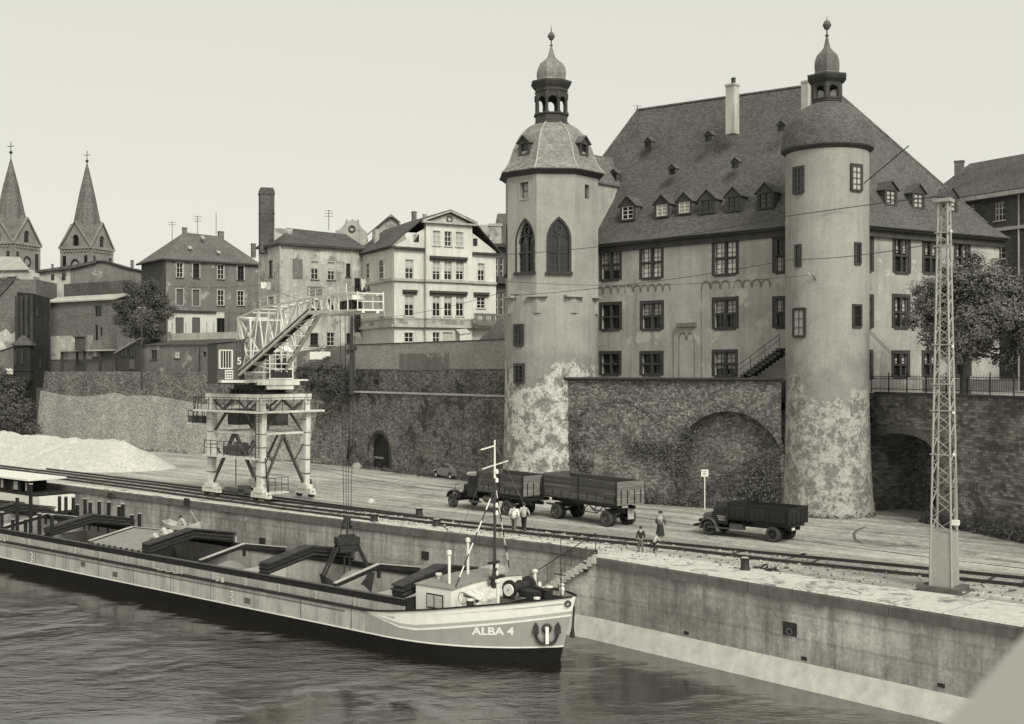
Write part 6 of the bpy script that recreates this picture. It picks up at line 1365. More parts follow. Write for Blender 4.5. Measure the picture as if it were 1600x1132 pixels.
# ================================================================== CRANE
FRc, FLc, RRc = gr(408, 786), gr(331, 776), gr(473, 778.5)
uc = (FLc-FRc).normalized(); Lc = (FLc-FRc).length; nc = V(-uc.y, uc.x, 0); nc = nc if nc.y > 0 else -nc; Wc = (RRc-FRc).dot(nc)
RLc = FLc+nc*Wc; CC = (FRc+FLc+nc*Wc)/2*1.0; CC = (FRc+RLc)/2
cr = thing('harbour_crane', CC, 0, 'white lattice portal crane with dark machine house, jib reaching over the barge', 'crane')
AXC = (uc, nc, V(0, 0, 1))
def PC(a, b, z): return FRc+uc*a+nc*b+V(0, 0, z)       # a: 0 front right .. Lc front left ; b: 0 waterside .. Wc landside
pw, pd, pk = 'paint_crane', 'paint_crane_dark', 'iron_dark'
ZT = 8.15
for (a, b) in ((0, 0), (Lc, 0), (0, Wc), (Lc, Wc)):
    x = MB(); wl_, wb = (.95, .62)
    for z0, z1, s0, s1 in ((1.0, 4.5, .62, .80), (4.5, 6.9, .80, 1.0)):
        o = len(x.v)
        for z, s_ in ((z0, s0), (z1, s1)):
            for sa, sb_ in ((-1, -1), (1, -1), (1, 1), (-1, 1)): x.v.append(PC(a+sa*s_*.44, b+sb_*.22, z))
        for q in range(4): x.f.append([o+q, o+(q+1) % 4, o+4+(q+1) % 4, o+4+q]); x.m.append(0)
    for z in (2.0, 3.1, 4.2, 5.2, 6.2): x.box(PC(a, b, z), (.80, .48, .045), 1, ax=AXC)
    if (a, b) == (Lc, 0) : pass
    leg = x.build('leg', [pw, 'iron_mid'], cr)
    x = MB(); x.box(PC(a, b, .62), (1.9, .5, .42), 0, ax=AXC); x.box(PC(a, b, .95), (1.1, .62, .35), 0, ax=AXC); x.box(PC(a, b, .48), (2.3, .34, .22), 0, ax=AXC)
    for s_ in (-.75, .75): x.lathe(PC(a+s_, b, .42), [(.02, -.12), (.30, -.12), (.30, .12), (.02, .12)], 14, 1, axis=(uc, V(0, 0, 1), nc))
    x.build('bogie', [pw, 'iron_dark'], cr)
x = MB()
# top frame: main beams, lower gallery beams
for b in (0, Wc): x.box(PC(Lc/2, b, 8.0), (Lc+1.0, .30, .42), 0, ax=AXC); x.box(PC(Lc/2, b, 5.2 if b == 0 else 5.2), (Lc, .12, .16), 0, ax=AXC)
for a in (0, Lc): x.box(PC(a, Wc/2, 8.0), (.30, Wc+1.0, .42), 0, ax=AXC); x.box(PC(a, Wc/2, 5.2), (.12, Wc, .18), 0, ax=AXC)
for (a, b) in ((0, 0), (Lc, 0), (0, Wc), (Lc, Wc)): x.box(PC(a, b, 7.35), (.62, .45, 1.2), 0, ax=AXC)
x.build('top_frame', pw, cr)
x = MB()
for b in (0, Wc):
    n_ = 4
    for i in range(n_):
        a0 = Lc*i/n_; a1 = Lc*(i+1)/n_; zz = (6.95, 7.85) if i % 2 else (7.85, 6.95); x.bar(PC(a0, b, zz[0]), PC(a1, b, zz[1]), .12)
for a in (0, Lc):
    n_ = 4
    for i in range(n_):
        b0 = Wc*i/n_; b1 = Wc*(i+1)/n_; zz = (6.95, 7.85) if i % 2 else (7.85, 6.95); x.bar(PC(a, b0, zz[0]), PC(a, b1, zz[1]), .12)
# knee and side bracing
for b in (0, Wc):
    x.bar(PC(.3, b, 5.2), PC(Lc*.32, b, 6.9), .13); x.bar(PC(Lc-.3, b, 5.2), PC(Lc*.68, b, 6.9), .13)
for a in (0, Lc):
    x.bar(PC(a, .3, 5.25), PC(a, Wc*.38, 6.9), .13); x.bar(PC(a, Wc-.3, 5.25), PC(a, Wc*.62, 6.9), .13)
    x.bar(PC(a, .2, 1.3), PC(a, Wc*.5, 5.1), .16); x.bar(PC(a, Wc-.2, 1.3), PC(a, Wc*.5, 5.1), .16)
    x.bar(PC(a, .2, 4.3), PC(a, Wc*.27, 2.9), .10); x.bar(PC(a, Wc-.2, 4.3), PC(a, Wc*.73, 2.9), .10)
x.bar(PC(Lc-.3, 0, 1.2), PC(Lc*.52, 0, 5.1), .14); x.bar(PC(.3, 0, 1.2), PC(Lc*.48, 0, 5.1), .14)
x.bar(PC(Lc-.3, Wc, 1.2), PC(Lc*.52, Wc, 5.1), .14); x.bar(PC(.3, Wc, 1.2), PC(Lc*.48, Wc, 5.1), .14)
x.bar(PC(Lc*.3, 0, 3.2), PC(.2, 0, 5.0), .1)
x.build('bracing', 'iron_mid', cr)
# galleries
x = MB(); 
x.box(PC(Lc/2+.3, -.55, 6.88), (Lc+2.0, .7, .14), ax=AXC); x.box(PC(-.55, Wc/2, 6.88), (.7, Wc+2.4, .14), ax=AXC); x.box(PC(Lc+.55, Wc/2, 6.88), (.7, Wc+1.2, .14), ax=AXC)
x.box(PC(Lc*.52, -.1, 3.35), (Lc+.3, 1.2, .16), ax=AXC); x.box(PC(Lc+2.0, .5, 5.75), (2.2, 1.6, .14), ax=AXC); x.box(PC(-.5, .9, .75), (1.0, 1.9, .12), ax=AXC)
gal = x.build('gallery', pw, cr)
x = MB()
def railing(x, a, b, h=1.0, step=1.0, r=.022):
    a = Vector(a); b = Vector(b); L_ = (b-a).length; n_ = max(1, int(L_/step)); up = V(0, 0, h)
    x.bar(a+up, b+up, r*2); x.bar(a+up*.5, b+up*.5, r*1.5)
    for i in range(n_+1): p = a.lerp(b, i/n_); x.bar(p, p+up, r*2, up=V(1, 0, 0))
railing(x, PC(-.6, -.88, 6.95), PC(Lc+1.2, -.88, 6.95)); railing(x, PC(-.88, -.8, 6.95), PC(-.88, Wc+1.4, 6.95)); railing(x, PC(.3, -.7, 3.43), PC(Lc, -.7, 3.43), 1.1, .9)
railing(x, PC(-.95, 0, .8), PC(-.95, 1.8, .8), 1.1, .6); railing(x, PC(-.95, 0, .8), PC(0, 0, .8), 1.1, .5); railing(x, PC(Lc+1.0, -.2, 5.8), PC(Lc+3.1, -.2, 5.8), 1.0, .7); railing(x, PC(Lc+3.1, -.2, 5.8), PC(Lc+3.1, 1.3, 5.8))
for s_ in (-.2, .2): x.bar(PC(Lc+2.1+s_, -.3, 5.8), PC(Lc+1.1+s_, -.6, 7.9), .06)
for s_ in (-.22, .22): x.bar(PC(-.45+s_, .2, .1), PC(-.2+s_, .1, 3.4), .06); x.bar(PC(-.35+s_, -.6, 3.4), PC(-.35+s_, -.6, 6.9), .05)
for i in range(16): x.bar(PC(-.6, -.6, 3.5+i*.22), PC(-.12, -.6, 3.5+i*.22), .03)
x.build('railing', 'iron_dark', gal)
x = MB(); x.box(PC(Lc*.5, .2, 3.85), (1.5, .9, .75), ax=AXC); x.lathe(PC(Lc*.45, .2, 4.05), [(.02, -.6), (.42, -.6), (.42, .6), (.02, .6)], 14, axis=(nc, V(0, 0, 1), uc)); x.box(PC(Lc*.72, .3, 3.8), (.6, .6, .6), ax=AXC); x.build('winch_motor', 'paint_crane_dark', cr); x = MB()
x.box(PC(Lc*.85, Wc*.5, 6.3), (1.4, 1.6, 1.2), ax=AXC); x.box(PC(Lc*.3, Wc*.6, 6.2), (2.4, 1.2, .9), ax=AXC); x.build('machinery_box', 'paint_crane_dark', cr); x = MB(); x.box(PC(Lc+2.0, .2, 6.1), (2.0, .8, .55), ax=AXC); x.build('counterweight_box', 'paint_crane_dark', cr); x = MB()
x.bar(PC(Lc*.5, 0, 1.0), PC(Lc*.5, 0, 3.4), .07); x.box(PC(Lc*.45, 0, .75), (3.2, .4, .3), ax=AXC); x.box(PC(Lc*.35, .1, .8), (.9, .6, .7), ax=AXC)
x.build('drive_gear', 'paint_crane_dark', cr)
# slewing part
tip = at(577, 487, 64.8); J = V(tip.x-CC.x, tip.y-CC.y, 0).normalized(); KK = V(-J.y, J.x, 0); KK = KK if KK.x > 0 else -KK
AXJ = (J, KK, V(0, 0, 1))
def PJ(r, k, z): return V(CC.x, CC.y, 0)+J*r+KK*k+V(0, 0, z)
x = MB(); x.lathe(V(CC.x, CC.y, 0), [(.02, 8.2), (2.2, 8.2), (2.25, 8.32), (2.05, 8.42), (2.05, 8.52), (.02, 8.55)], 28); 
for i in range(28): a = 2*pi*i/28; x.box(V(CC.x+2.1*cos(a), CC.y+2.1*sin(a), 8.52), (.2, .2, .16), rz=a)
x.box(PJ(0, 0, 8.75), (3.4, 3.2, .4), ax=AXJ); x.build('slewing_ring', 'iron_dark', cr)
x = MB(); x.box(PJ(.6, -.6, 9.2), (3.6, 5.4, .20), ax=AXJ); x.box(PJ(1.0, 1.05, 9.12), (3.0, 3.3, .42), ax=AXJ); x.box(PJ(1.3, 1.2, 8.78), (2.2, 2.1, .42), ax=AXJ); x.box(PJ(1.2, 2.9, 9.28), (1.6, 1.2, .12), ax=AXJ)
x.build('platform', pw, cr)
x = MB(); h0, h1 = 9.0, 12.25
x.box(PJ(-1.0, -2.35, (h0+h1)/2), (4.2, 2.1, h1-h0), ax=AXJ); house = x.build('machine_house', 'sheet_grey', cr)
x = MB(); x.slab([PJ(1.25, -3.5, h1-.1), PJ(-3.2, -3.5, h1-.1), PJ(-3.2, -1.2, h1+.15), PJ(1.25, -1.2, h1+.15)], V(0, 0, 1), .1); x.build('house_roof', 'paint_crane_dark', house)
x = MB(); x.box(PJ(1.12, -2.75, 10.9), (.05, .95, 1.35), ax=AXJ); 
for i in range(5): x.box(PJ(1.16, -3.15+i*.2, 10.9), (.05, .05, 1.35), 1, ax=AXJ)
for z in (10.2, 11.6): x.box(PJ(1.16, -2.75, z), (.06, 1.05, .09), 1, ax=AXJ)
for y in (-3.25, -2.25): x.box(PJ(1.16, y, 10.9), (.06, .09, 1.45), 1, ax=AXJ)
x.build('window', ['glass_dark', 'window_white'], house)
def text_mesh(s, size, bold=.0):
    c = bpy.data.curves.new('t', 'FONT'); c.body = s; c.size = size; c.align_x = 'CENTER'; c.align_y = 'CENTER'; c.offset = bold; c.fill_mode = 'FRONT'
    o = bpy.data.objects.new('t', c); COL.objects.link(o); dg = bpy.context.evaluated_depsgraph_get(); me = bpy.data.meshes.new_from_object(o.evaluated_get(dg))
    vs = [v.co.copy() for v in me.vertices]; fs = [list(p.vertices) for p in me.polygons]; bpy.data.objects.remove(o); bpy.data.curves.remove(c); bpy.data.meshes.remove(me); return vs, fs
def text_on(s, size, org, ux, uz, bold=.0, push=0.01, nrm=None, sx=1.0):
    vs, fs = text_mesh(s, size, bold); x = MB(); x.add([org+ux*(v.x*sx)+uz*v.y+(nrm*push if nrm else V(0, 0, 0)) for v in vs], fs); return x
x = text_on('5', .75, PJ(1.13, -1.72, 10.75), KK, V(0, 0, 1), .02, .03, J); x.build('number', 'window_white', house)
x = MB(); x.box(PJ(1.13, -2.5, 9.72), (.04, .62, .72), ax=AXJ); sgn = x.build('notice', 'window_white', house)
x = MB()
for z in (9.52, 9.72, 9.92):
    for k in range(3): x.box(PJ(1.16, -2.68+k*.18, z), (.02, .12, .10), ax=AXJ)
x.build('lettering', 'trim_dark', sgn)
# driver's cab
x = MB(); c0, c1, z0, z1 = .35, 2.15, 9.3, 11.5
for k in (c0, c1):
    for r in (.9, 2.5): x.box(PJ(r, k, (z0+z1)/2), (.09, .09, z1-z0), ax=AXJ)
for k in (.8, 1.25, 1.7): x.box(PJ(2.5, k, (z0+z1)/2+.3), (.06, .06, z1-z0-.6), ax=AXJ)
for z in (z0+.1, z0+.85, z1): x.box(PJ(2.5, (c0+c1)/2, z), (.09, c1-c0, .1), ax=AXJ); x.box(PJ(1.7, c1, z), (1.6, .09, .1), ax=AXJ); x.box(PJ(1.7, c0, z), (1.6, .09, .1), ax=AXJ)
x.lathe(PJ(1.7, (c0+c1)/2, z1), [(1.25, 0), (1.2, .12), (.95, .35), (.5, .55), (.02, .62)], 4, rot=atan2(J.y, J.x)+pi/4)
cab = x.build('cab', 'paint_white', cr)
x = MB(); x.box(PJ(1.7, (c0+c1)/2, (z0+z1)/2), (1.45, c1-c0-.12, z1-z0-.1), ax=AXJ); x.build('cab_glass', 'glass', cab)
x = MB(); x.box(PJ(2.44, .58, 10.7), (.02, .3, 1.2), ax=AXJ); x.box(PJ(2.44, 1.95, 10.7), (.02, .28, 1.2), ax=AXJ); x.build('cab_panel', 'paint_grey', cab)
# A-frame and jib
def jb(x, a, b, w_, mi=0): x.bar(PJ(*a), PJ(*b), w_, mi=mi)
x = MB()
for k in (-1.25, 1.1):
    for a, b, w_ in (((1.0, k, 9.3), (-1.4, k, 14.25), .22), ((-3.2, k, 9.3), (-1.4, k, 14.25), .16), ((-1.4, k, 14.25), (3.0, k, 13.9), .16), ((-1.4, k, 14.25), (1.9, k, 10.9), .14), ((3.0, k, 13.9), (.0, k, 11.8), .12), ((3.0, k, 13.9), (3.2, k, 10.7), .14), ((.3, k, 11.2), (3.2, k, 11.1), .12)): jb(x, a, b, w_)
for a, b in (((-1.4, -1.25, 14.25), (-1.4, 1.1, 14.25)), ((3.0, -1.25, 13.9), (3.0, 1.1, 13.9)), ((-1.4, -1.25, 14.2), (1, 1.1, 9.4)), ((.1, -1.25, 11.6), (.1, 1.1, 11.6))): jb(x, a, b, .13)
x.build('a_frame', pw, cr)
RB_, RM, RT = .6, 17.4, 29.2
def kw(r): return 1.75+(.42-1.75)*min(1, max(0, (r-RB_)/(RM-RB_)))
def zlo(r): return 9.55+(13.85-9.55)*(r-RB_)/(RM-RB_) if r < RM else 13.85+(13.35-13.85)*(r-RM)/(RT-RM)
def zhi(r):
    for (r0, z0_), (r1, z1_) in (((-1.4, 14.3), (6, 14.75)), ((6, 14.75), (17.4, 14.75)), ((17.4, 14.75), (24.5, 14.65)), ((24.5, 14.65), (29.2, 14.3))):
        if r0 <= r <= r1: return z0_+(z1_-z0_)*(r-r0)/(r1-r0)
lo = MB(); up = MB(); br = MB(); dkp = MB()
for sg_ in (-1, 1):
    lo.bar(PJ(RB_, sg_*kw(RB_), zlo(RB_)), PJ(RM, sg_*.42, zlo(RM)), .16, .14); lo.bar(PJ(RB_, sg_*kw(RB_), zlo(RB_)+.42), PJ(RM, sg_*.42, zlo(RM)+.26), .11, .09); dkp.slab([PJ(RB_, sg_*kw(RB_), zlo(RB_)), PJ(RM, sg_*.42, zlo(RM)), PJ(RM, sg_*.42, zlo(RM)+.26), PJ(RB_, sg_*kw(RB_), zlo(RB_)+.42)], KK*sg_, -.05); lo.bar(PJ(RM, sg_*.42, zlo(RM)), PJ(RT, sg_*.42, zlo(RT)), .16, .20)
    rs_ = [-1.4, 3, 6, 9, 12, 15, 17.4, 20, 22.5, 25, 27, 29.2]
    for r0, r1 in zip(rs_[:-1], rs_[1:]): up.bar(PJ(r0, sg_*kw(max(r0, 0))*.65 if r0 < 17 else sg_*.4, zhi(r0)), PJ(r1, sg_*kw(r1)*.65 if r1 < 17 else sg_*.4, zhi(r1)), .12)
    rr = [1.5, 4.5, 7.5, 10, 12.3, 14.3, 16, 17.4]
    for i, (r0, r1) in enumerate(zip(rr[:-1], rr[1:])):
        k0, k1 = kw(r0), kw(r1); br.bar(PJ(r0, sg_*k0, zlo(r0)), PJ(r1, sg_*k1*.65, zhi(r1)), .07) if i % 2 == 0 else br.bar(PJ(r0, sg_*k0*.65, zhi(r0)), PJ(r1, sg_*k1, zlo(r1)), .09)
        br.bar(PJ(r1, sg_*k1, zlo(r1)), PJ(r1, sg_*k1*.65, zhi(r1)), .08)
    for r0 in (17.4, 19, 20.6, 22.2): br.bar(PJ(r0, sg_*.42, zlo(r0)), PJ(r0+.8, sg_*.4, zhi(r0+.8)), .07); br.bar(PJ(r0+.8, sg_*.4, zhi(r0+.8)), PJ(r0+1.6, sg_*.42, zlo(r0+1.6)), .07)
for i, r0 in enumerate((2, 4.5, 7, 9.5, 12, 14.5, 17, 19.5, 22)):
    br.bar(PJ(r0, -kw(r0), zlo(r0)), PJ(r0, kw(r0), zlo(r0)), .09); s_ = 1 if i % 2 else -1; br.bar(PJ(r0, -s_*kw(r0), zlo(r0)), PJ(r0+2.4, s_*kw(r0+2.4), zlo(r0+2.4)), .07)
    br.bar(PJ(r0, -kw(r0)*.65, zhi(r0)), PJ(r0, kw(r0)*.65, zhi(r0)), .08)
lo.build('jib_chord', pw, cr); dkp.build('jib_web_plate', 'iron_mid', cr); up.build('jib_chord', pw, cr); br.build('jib_lacing', pw, cr)
x = MB(); x.bar(PJ(RB_+.5, -kw(1)*.72, zlo(1)+.22), PJ(RM, -.1, zlo(RM)+.2), .75, .06)
for i in range(38): r0 = RB_+.6+i*.44; kk = -kw(r0)*.72*(1-(r0/RM))-.1*(r0/RM); x.box(PJ(r0, -kw(1)*.72+(kw(1)*.72-.1)*(r0-1.1)/(RM-1.1), zlo(r0)+.27), (.05, .75, .03), 1, ax=AXJ)
x.build('jib_walkway', ['deck_dark', 'trim_light'], cr)
x = MB(); railing(x, PJ(6, -1.15, 14.8), PJ(17.4, -.42, 14.8), .6, 1.9); railing(x, PJ(17.4, -.45, 14.75), PJ(26, -.45, 14.6), .5, 1.6)
rs2 = [RM+6.3, RT]
for sg_ in (-1, 1):
    for z in (0, .95): x.bar(PJ(23.7, sg_*.75, 13.55+z), PJ(RT, sg_*.75, 13.4+z), .06)
    for r in (23.7, 25.5, 27.3, RT): x.bar(PJ(r, sg_*.75, 13.45), PJ(r, sg_*.75, 14.45), .06, up=V(1, 0, 0))
x.bar(PJ(RT, -.75, 14.35), PJ(RT, .75, 14.35), .06); x.bar(PJ(RT, -.75, 13.9), PJ(RT, .75, 13.9), .05)
x.build('jib_railing', pw, cr)
x = MB(); x.box(PJ(26, 0, 13.42), (6.4, 1.5, .10), ax=AXJ); x.box(PJ(25.3, 0, 14.35), (3.0, .9, .42), ax=AXJ); x.build('jib_head', pw, cr)
x = MB()
for r in (24.2, 25.2, 26.2):
    for k in (-.22, .22): x.lathe(PJ(r, k, 13.8), [(.08, -.05), (.42, -.06), (.36, 0), (.42, .06), (.08, .05)], 18, axis=(J, V(0, 0, 1), KK))
x.build('sheaves', 'iron_dark', cr)
# grab over the hold
GR = 24.6; gz = at(537, 850, 69.1).z
gb = MB(); hw_ = .78; 
gb.box(PJ(GR, 0, gz+.25), (.9, 1.35, .42), ax=AXJ); gb.box(PJ(GR, 0, gz-.15), (.8, 1.1, .5), ax=AXJ); gb.box(PJ(GR, 0, gz+.5), (.35, .9, .2), ax=AXJ)
for s_ in (-1, 1):
    for r in (-.28, .28): gb.bar(PJ(GR+r, s_*.55, gz+.1), PJ(GR+r, s_*1.45, gz-1.75), .11)
    gb.bar(PJ(GR, s_*.15, gz-.3), PJ(GR, s_*.2, gz-2.6), .07)
    gb.slab([PJ(GR-.75, s_*1.5, gz-1.7), PJ(GR-.75, s_*1.25, gz-2.9), PJ(GR-.75, s_*.45, gz-3.1), PJ(GR-.75, s_*.25, gz-2.5)], J, 1.5)
gb.box(PJ(GR, 0, gz-2.45), (.5, .9, .35), ax=AXJ)
g_ = gb.build('grab', 'iron_dark', cr)
x = MB()
for k in (-.14, .14): x.lathe(PJ(GR, k*1.6, gz+1.15), [(.02, -.05), (.2, -.06), (.2, .06), (.02, .05)], 10, axis=(J, V(0, 0, 1), KK)); 
for r, k in ((-.25, -.35), (.25, -.1), (-.25, .1), (.25, .35)): x.bar(PJ(GR+r, k, gz+.5), PJ(GR+r*.4, k*.5, gz+1.5), .045, up=V(1, 0, 0))
x.box(PJ(GR, 0, gz+1.5), (.25, .4, .3), ax=AXJ); x.build('grab_chains', 'iron_dark', g_)
x = MB()
for r, k, k2 in ((-.3, -.36, -.16), (.0, -.13, -.05), (.0, .13, .08), (.3, .42, .2)): x.tube([PJ(GR+r*.3, k2, gz+1.5), PJ(GR+r, k, 13.6)], .019, 5)
x.build('hoist_rope', 'iron_dark', cr)
for r in (25.6, 26.3, 27.1, 27.9):
    x = MB(); p = PJ(r, .3, 14.62); x.lathe(p, [(.01, -.08), (.10, -.02), (.12, .06), (.05, .15), (.06, .2), (.01, .25)], 8); o = x.build('bird', 'iron_dark'); tag(o, 'small dark bird perched on the white jib head of the crane', 'bird', 'birds on the jib head')

# ================================================================== BARGE
P0 = V(-10.4, 62.3, 0); bu = V(.775, -.632, 0).normalized(); bn = V(.632, .775, 0).normalized(); AXB = (bu, bn, V(0, 0, 1))
def PB(s, a, z): return P0+bu*s+bn*a+V(0, 0, z)
BH = 4.1; S0, S1 = -62, 14.1
def stem(z): return 13.15+.95*max(0, (z-WZ)/3.3)
def half(s, z):
    s0 = 4.2; t = (s-s0)/(stem(z)-s0)
    if t <= 0: return BH
    return BH*max(0, 1-min(1, t)**2.5)**.93
def top(s):
    pts = [(-99, -2.5), (3.5, -2.5), (5.5, -2.28), (8, -1.92), (10, -1.62), (12, -1.36), (14.1, -1.08)]
    for (a, b), (c, d) in zip(pts[:-1], pts[1:]):
        if a <= s <= c: return b+(d-b)*(s-a)/(c-a)
    return -1.08
ba = thing('barge', PB(0, 4.1, WZ), 0, 'long open motor barge with white bow and dark hatch stacks moored along the quay', 'barge')
ss = [S0, -50, -40, -30, -20, -10, -4, 0, 3.5, 5, 6, 7, 8, 9, 9.8, 10.5, 11.2, 11.8, 12.3, 12.7, 13.05, 13.35, 13.6, 13.8, 13.95, 14.08]
def levels(s):
    t = top(s); f = max(0, min(1, (s-3.5)/3)); return [-6.0, WZ, -3.66, -3.58, t-.98*f-.02, t-.88*f-.015, t-.72*f-.01, t-.005 if f == 0 else t]
mats_row = [0, 0, 1, 2, 1, 3, 1]     # between successive levels: black, black, white line, grey side, ...
hu_ = MB()
for sg_ in (-1, 1):
    o = len(hu_.v)
    for s in ss:
        for z in levels(s):
            zz = z; sx = min(s, stem(max(z, WZ))); h = half(sx if s < 14 else stem(max(z, WZ)), max(z, WZ))
            if s > 13: sx = s-(14.1-stem(max(z, WZ))) *min(1, (s-11)/3) if True else s; h = half(sx, max(z, WZ))
            elif s > 11: sx = s-(14.1-stem(max(z, WZ)))*(s-11)/3; h = half(sx, max(z, WZ))
            if s >= 14.08: h = 0.0; sx = stem(max(z, WZ))
            hu_.v.append(PB(sx, 4.1+sg_*h, zz))
    nl = 8
    for i in range(len(ss)-1):
        for j in range(nl-1):
            a = o+i*nl+j; q = [a, a+nl, a+nl+1, a+1]; q = q if sg_ < 0 else q[::-1]; hu_.f.append(q)
            s_mid = (ss[i]+ss[i+1])/2; row = [0, 0, 1, 2, 1, 3, 1][j] if s_mid > 3.5 else [0, 0, 1, 4, 4, 4, 4][j]; hu_.m.append(row)
hu_.poly([PB(S0, 0, -6), PB(S0, 0, -2.5), PB(S0, 8.2, -2.5), PB(S0, 8.2, -6)], 0)
hull = hu_.build('hull', ['hull_black', 'paint_white', 'paint_grey', 'paint_stripe', 'paint_hull'], ba, smooth=True, sharp=50)
# rubbing strake / gunwale
x = MB(); 
for sg_ in (-1, 1):
    pts = [PB(s, 4.1+sg_*(half(s, top(s))+.02), top(s)+.02) for s in [S0, -30, 0, 3.5, 5.5, 7, 8, 9, 10, 11, 11.7, 12.3, 12.8, 13.2, 13.5, 13.8, 14.0]]; 
    for a, b in zip(pts[:-1], pts[1:]): x.bar(a, b, .12, .07)
x.build('gunwale', 'deck_dark', ba)
# deck (with sheer) and hatchway
HO0, HO1, HA0, HA1 = -60, 5.7, .78, 7.42
dk_ = MB(); zd = -2.56
for a0, a1 in ((0, HA0), (HA1, 8.2)): dk_.poly([PB(S0, a0, zd), PB(HO1, a0, zd), PB(HO1, a1, zd), PB(S0, a1, zd)])
fs = [HO1, 7, 8, 9, 10, 11, 12, 12.6, 13.1, 13.5, 13.9]
for i in range(len(fs)-1):
    a, b = fs[i], fs[i+1]; za, zb_ = top(a)-.28, top(b)-.28
    ha, hb_ = half(a, top(a)), half(b, top(b)); dk_.poly([PB(a, 4.1-ha, za), PB(b, 4.1-hb_, zb_), PB(b, 4.1+hb_, zb_), PB(a, 4.1+ha, za)])
dk_.build('deck', 'deck_dark', ba)
hd_ = MB(); zf_ = -5.6
hd_.poly([PB(HO0, HA0, zf_), PB(HO1, HA0, zf_), PB(HO1, HA1, zf_), PB(HO0, HA1, zf_)])
hd_.poly([PB(HO0, HA0, zf_), PB(HO1, HA0, zf_), PB(HO1, HA0, -2.0), PB(HO0, HA0, -2.0)]); hd_.poly([PB(HO0, HA1, zf_), PB(HO1, HA1, zf_), PB(HO1, HA1, -2.0), PB(HO0, HA1, -2.0)])
for s_ in (-56, -45, -36, -24.3, -11.8, .34, HO1-.05): hd_.box(PB(s_, 4.1, -4.1), (.12, HA1-HA0, 3.1), ax=AXB)
hd_.build('hold', 'hold_grey', ba)
# coaming: pale lower plate with ribs, dark timber top
x = MB()
for a, sg_ in ((HA0, -1), (HA1, 1)):
    x.box(PB((HO0+HO1)/2, a+sg_*.04, -2.33), (HO1-HO0, .06, .46), 0, ax=AXB); x.box(PB((HO0+HO1)/2, a, -1.93), (HO1-HO0, .16, .34), 1, ax=AXB); x.box(PB((HO0+HO1)/2, a, -1.74), (HO1-HO0, .22, .05), 2, ax=AXB)
    for i in range(int((HO1-HO0)/3.1)): x.box(PB(HO0+i*3.1, a+sg_*.10, -2.33), (.06, .09, .46), 3, ax=AXB)
x.box(PB(HO1+.05, 4.1, -2.1), (.12, HA1-HA0, .8), 1, ax=AXB)
x.build('coaming', ['paint_hull', 'deck_dark', 'iron_mid', 'paint_stripe'], ba)
def vee(s, wd, z0, th, mi, x, rise=.62, side_=0, ov=.0):
    am = 4.1
    if side_ in (0, 1): x.slab([PB(s-wd/2, HA0-ov, z0), PB(s+wd/2, HA0-ov, z0), PB(s+wd/2, am, z0+rise), PB(s-wd/2, am, z0+rise)], V(0, 0, 1), th, mi)
    if side_ in (0, 2): x.slab([PB(s-wd/2, am, z0+rise), PB(s+wd/2, am, z0+rise), PB(s+wd/2, HA1+ov, z0), PB(s-wd/2, HA1+ov, z0)], V(0, 0, 1), th, mi)
def stack(s, label_n, n_=6, wd=.85):
    x = MB(); z = -1.72
    for i in range(n_): t_ = .115; vee(s+random.uniform(-.05, .05), wd+random.uniform(-.08, .05), z, t_-.02, i % 2, x, ov=random.uniform(-.02, .1)); z += t_
    x.build('hatch_cover_stack', ['deck_dark', 'planks_dark'], ba)
for s in (-46, -41, -29.65, -17.5, -5.67, 5.2): stack(s, '')
for s in (-36, -24.3, -11.8, .34):
    x = MB(); vee(s, .16, -1.80, .22, 0, x); vee(s, .26, -1.56, .05, 1, x); x.build('hatch_beam', ['deck_dark', 'trim_light'], ba)
    x = MB(); x.box(PB(s, 4.1, -1.5), (.14, .16, .45), ax=AXB); x.build('post', 'deck_dark', ba)
x = MB(); vee(-21, 6.2, -1.70, .08, 0, x); 
for i in range(9): x.box(PB(-23.8+i*.68, HA0-.02, -1.66), (.12, .12, .14), 1, ax=AXB)
x.build('hatch_cover', ['deck_grey', 'deck_dark'], ba)
x = MB(); vee(-33, 6, -1.70, .08, 0, x, side_=2); x.build('hatch_cover', ['deck_dark'], ba)
tp_ = MB(); R_ = random.Random(5)
for i in range(9): c = PB(-18.9+R_.uniform(-.7, .7), 2.3+i*.16+R_.uniform(-.2, .2), -1.28+.1*i*.6); tp_.tube([c-bu*.45+V(0, 0, -.05), c+V(0, 0, .12), c+bu*.5+V(0, 0, -.05)], [.1, .2, .1], 7)
tag(tp_.build('tarpaulin', 'cloth_light', smooth=True), 'crumpled white tarpaulin lying on the closed hatch of the barge', 'tarpaulin')
# cargo left in the holds
for s_, w_, h_, lb in ((-14.6, 2.6, 1.6, 'grey bulk cargo sloping in the barge hold left of the grab'), (-2.6, 2.2, 2.0, 'grey bulk cargo in the barge hold under the grab'), (3.0, 2.0, 1.2, 'grey bulk cargo in the barge hold next to the white deckhouse'), (-27, 2.4, 1.4, 'grey bulk cargo in the farther hold, left of the closed hatch')):
    x = MB(); NN = 16
    for i in range(NN+1):
        for j in range(NN+1):
            u_, v_ = i/NN, j/NN; zz = zf_+h_*(math.exp(-((u_-.3)/.3)**2-((v_-.75)/.35)**2)*1.5+.4)+mathutils.noise.noise(V(i*.4+s_, j*.4, 0))*.18; x.v.append(PB(s_-w_+2*w_*u_, HA0+.05+(HA1-HA0-.1)*v_, zz))
    for i in range(NN):
        for j in range(NN): a = i*(NN+1)+j; x.f.append([a, a+NN+1, a+NN+2, a+1]); x.m.append(0)
    o = x.build('bulk_cargo', 'cargo', smooth=True, sharp=180); tag(o, lb, 'cargo', 'bulk cargo in the holds', 'stuff')
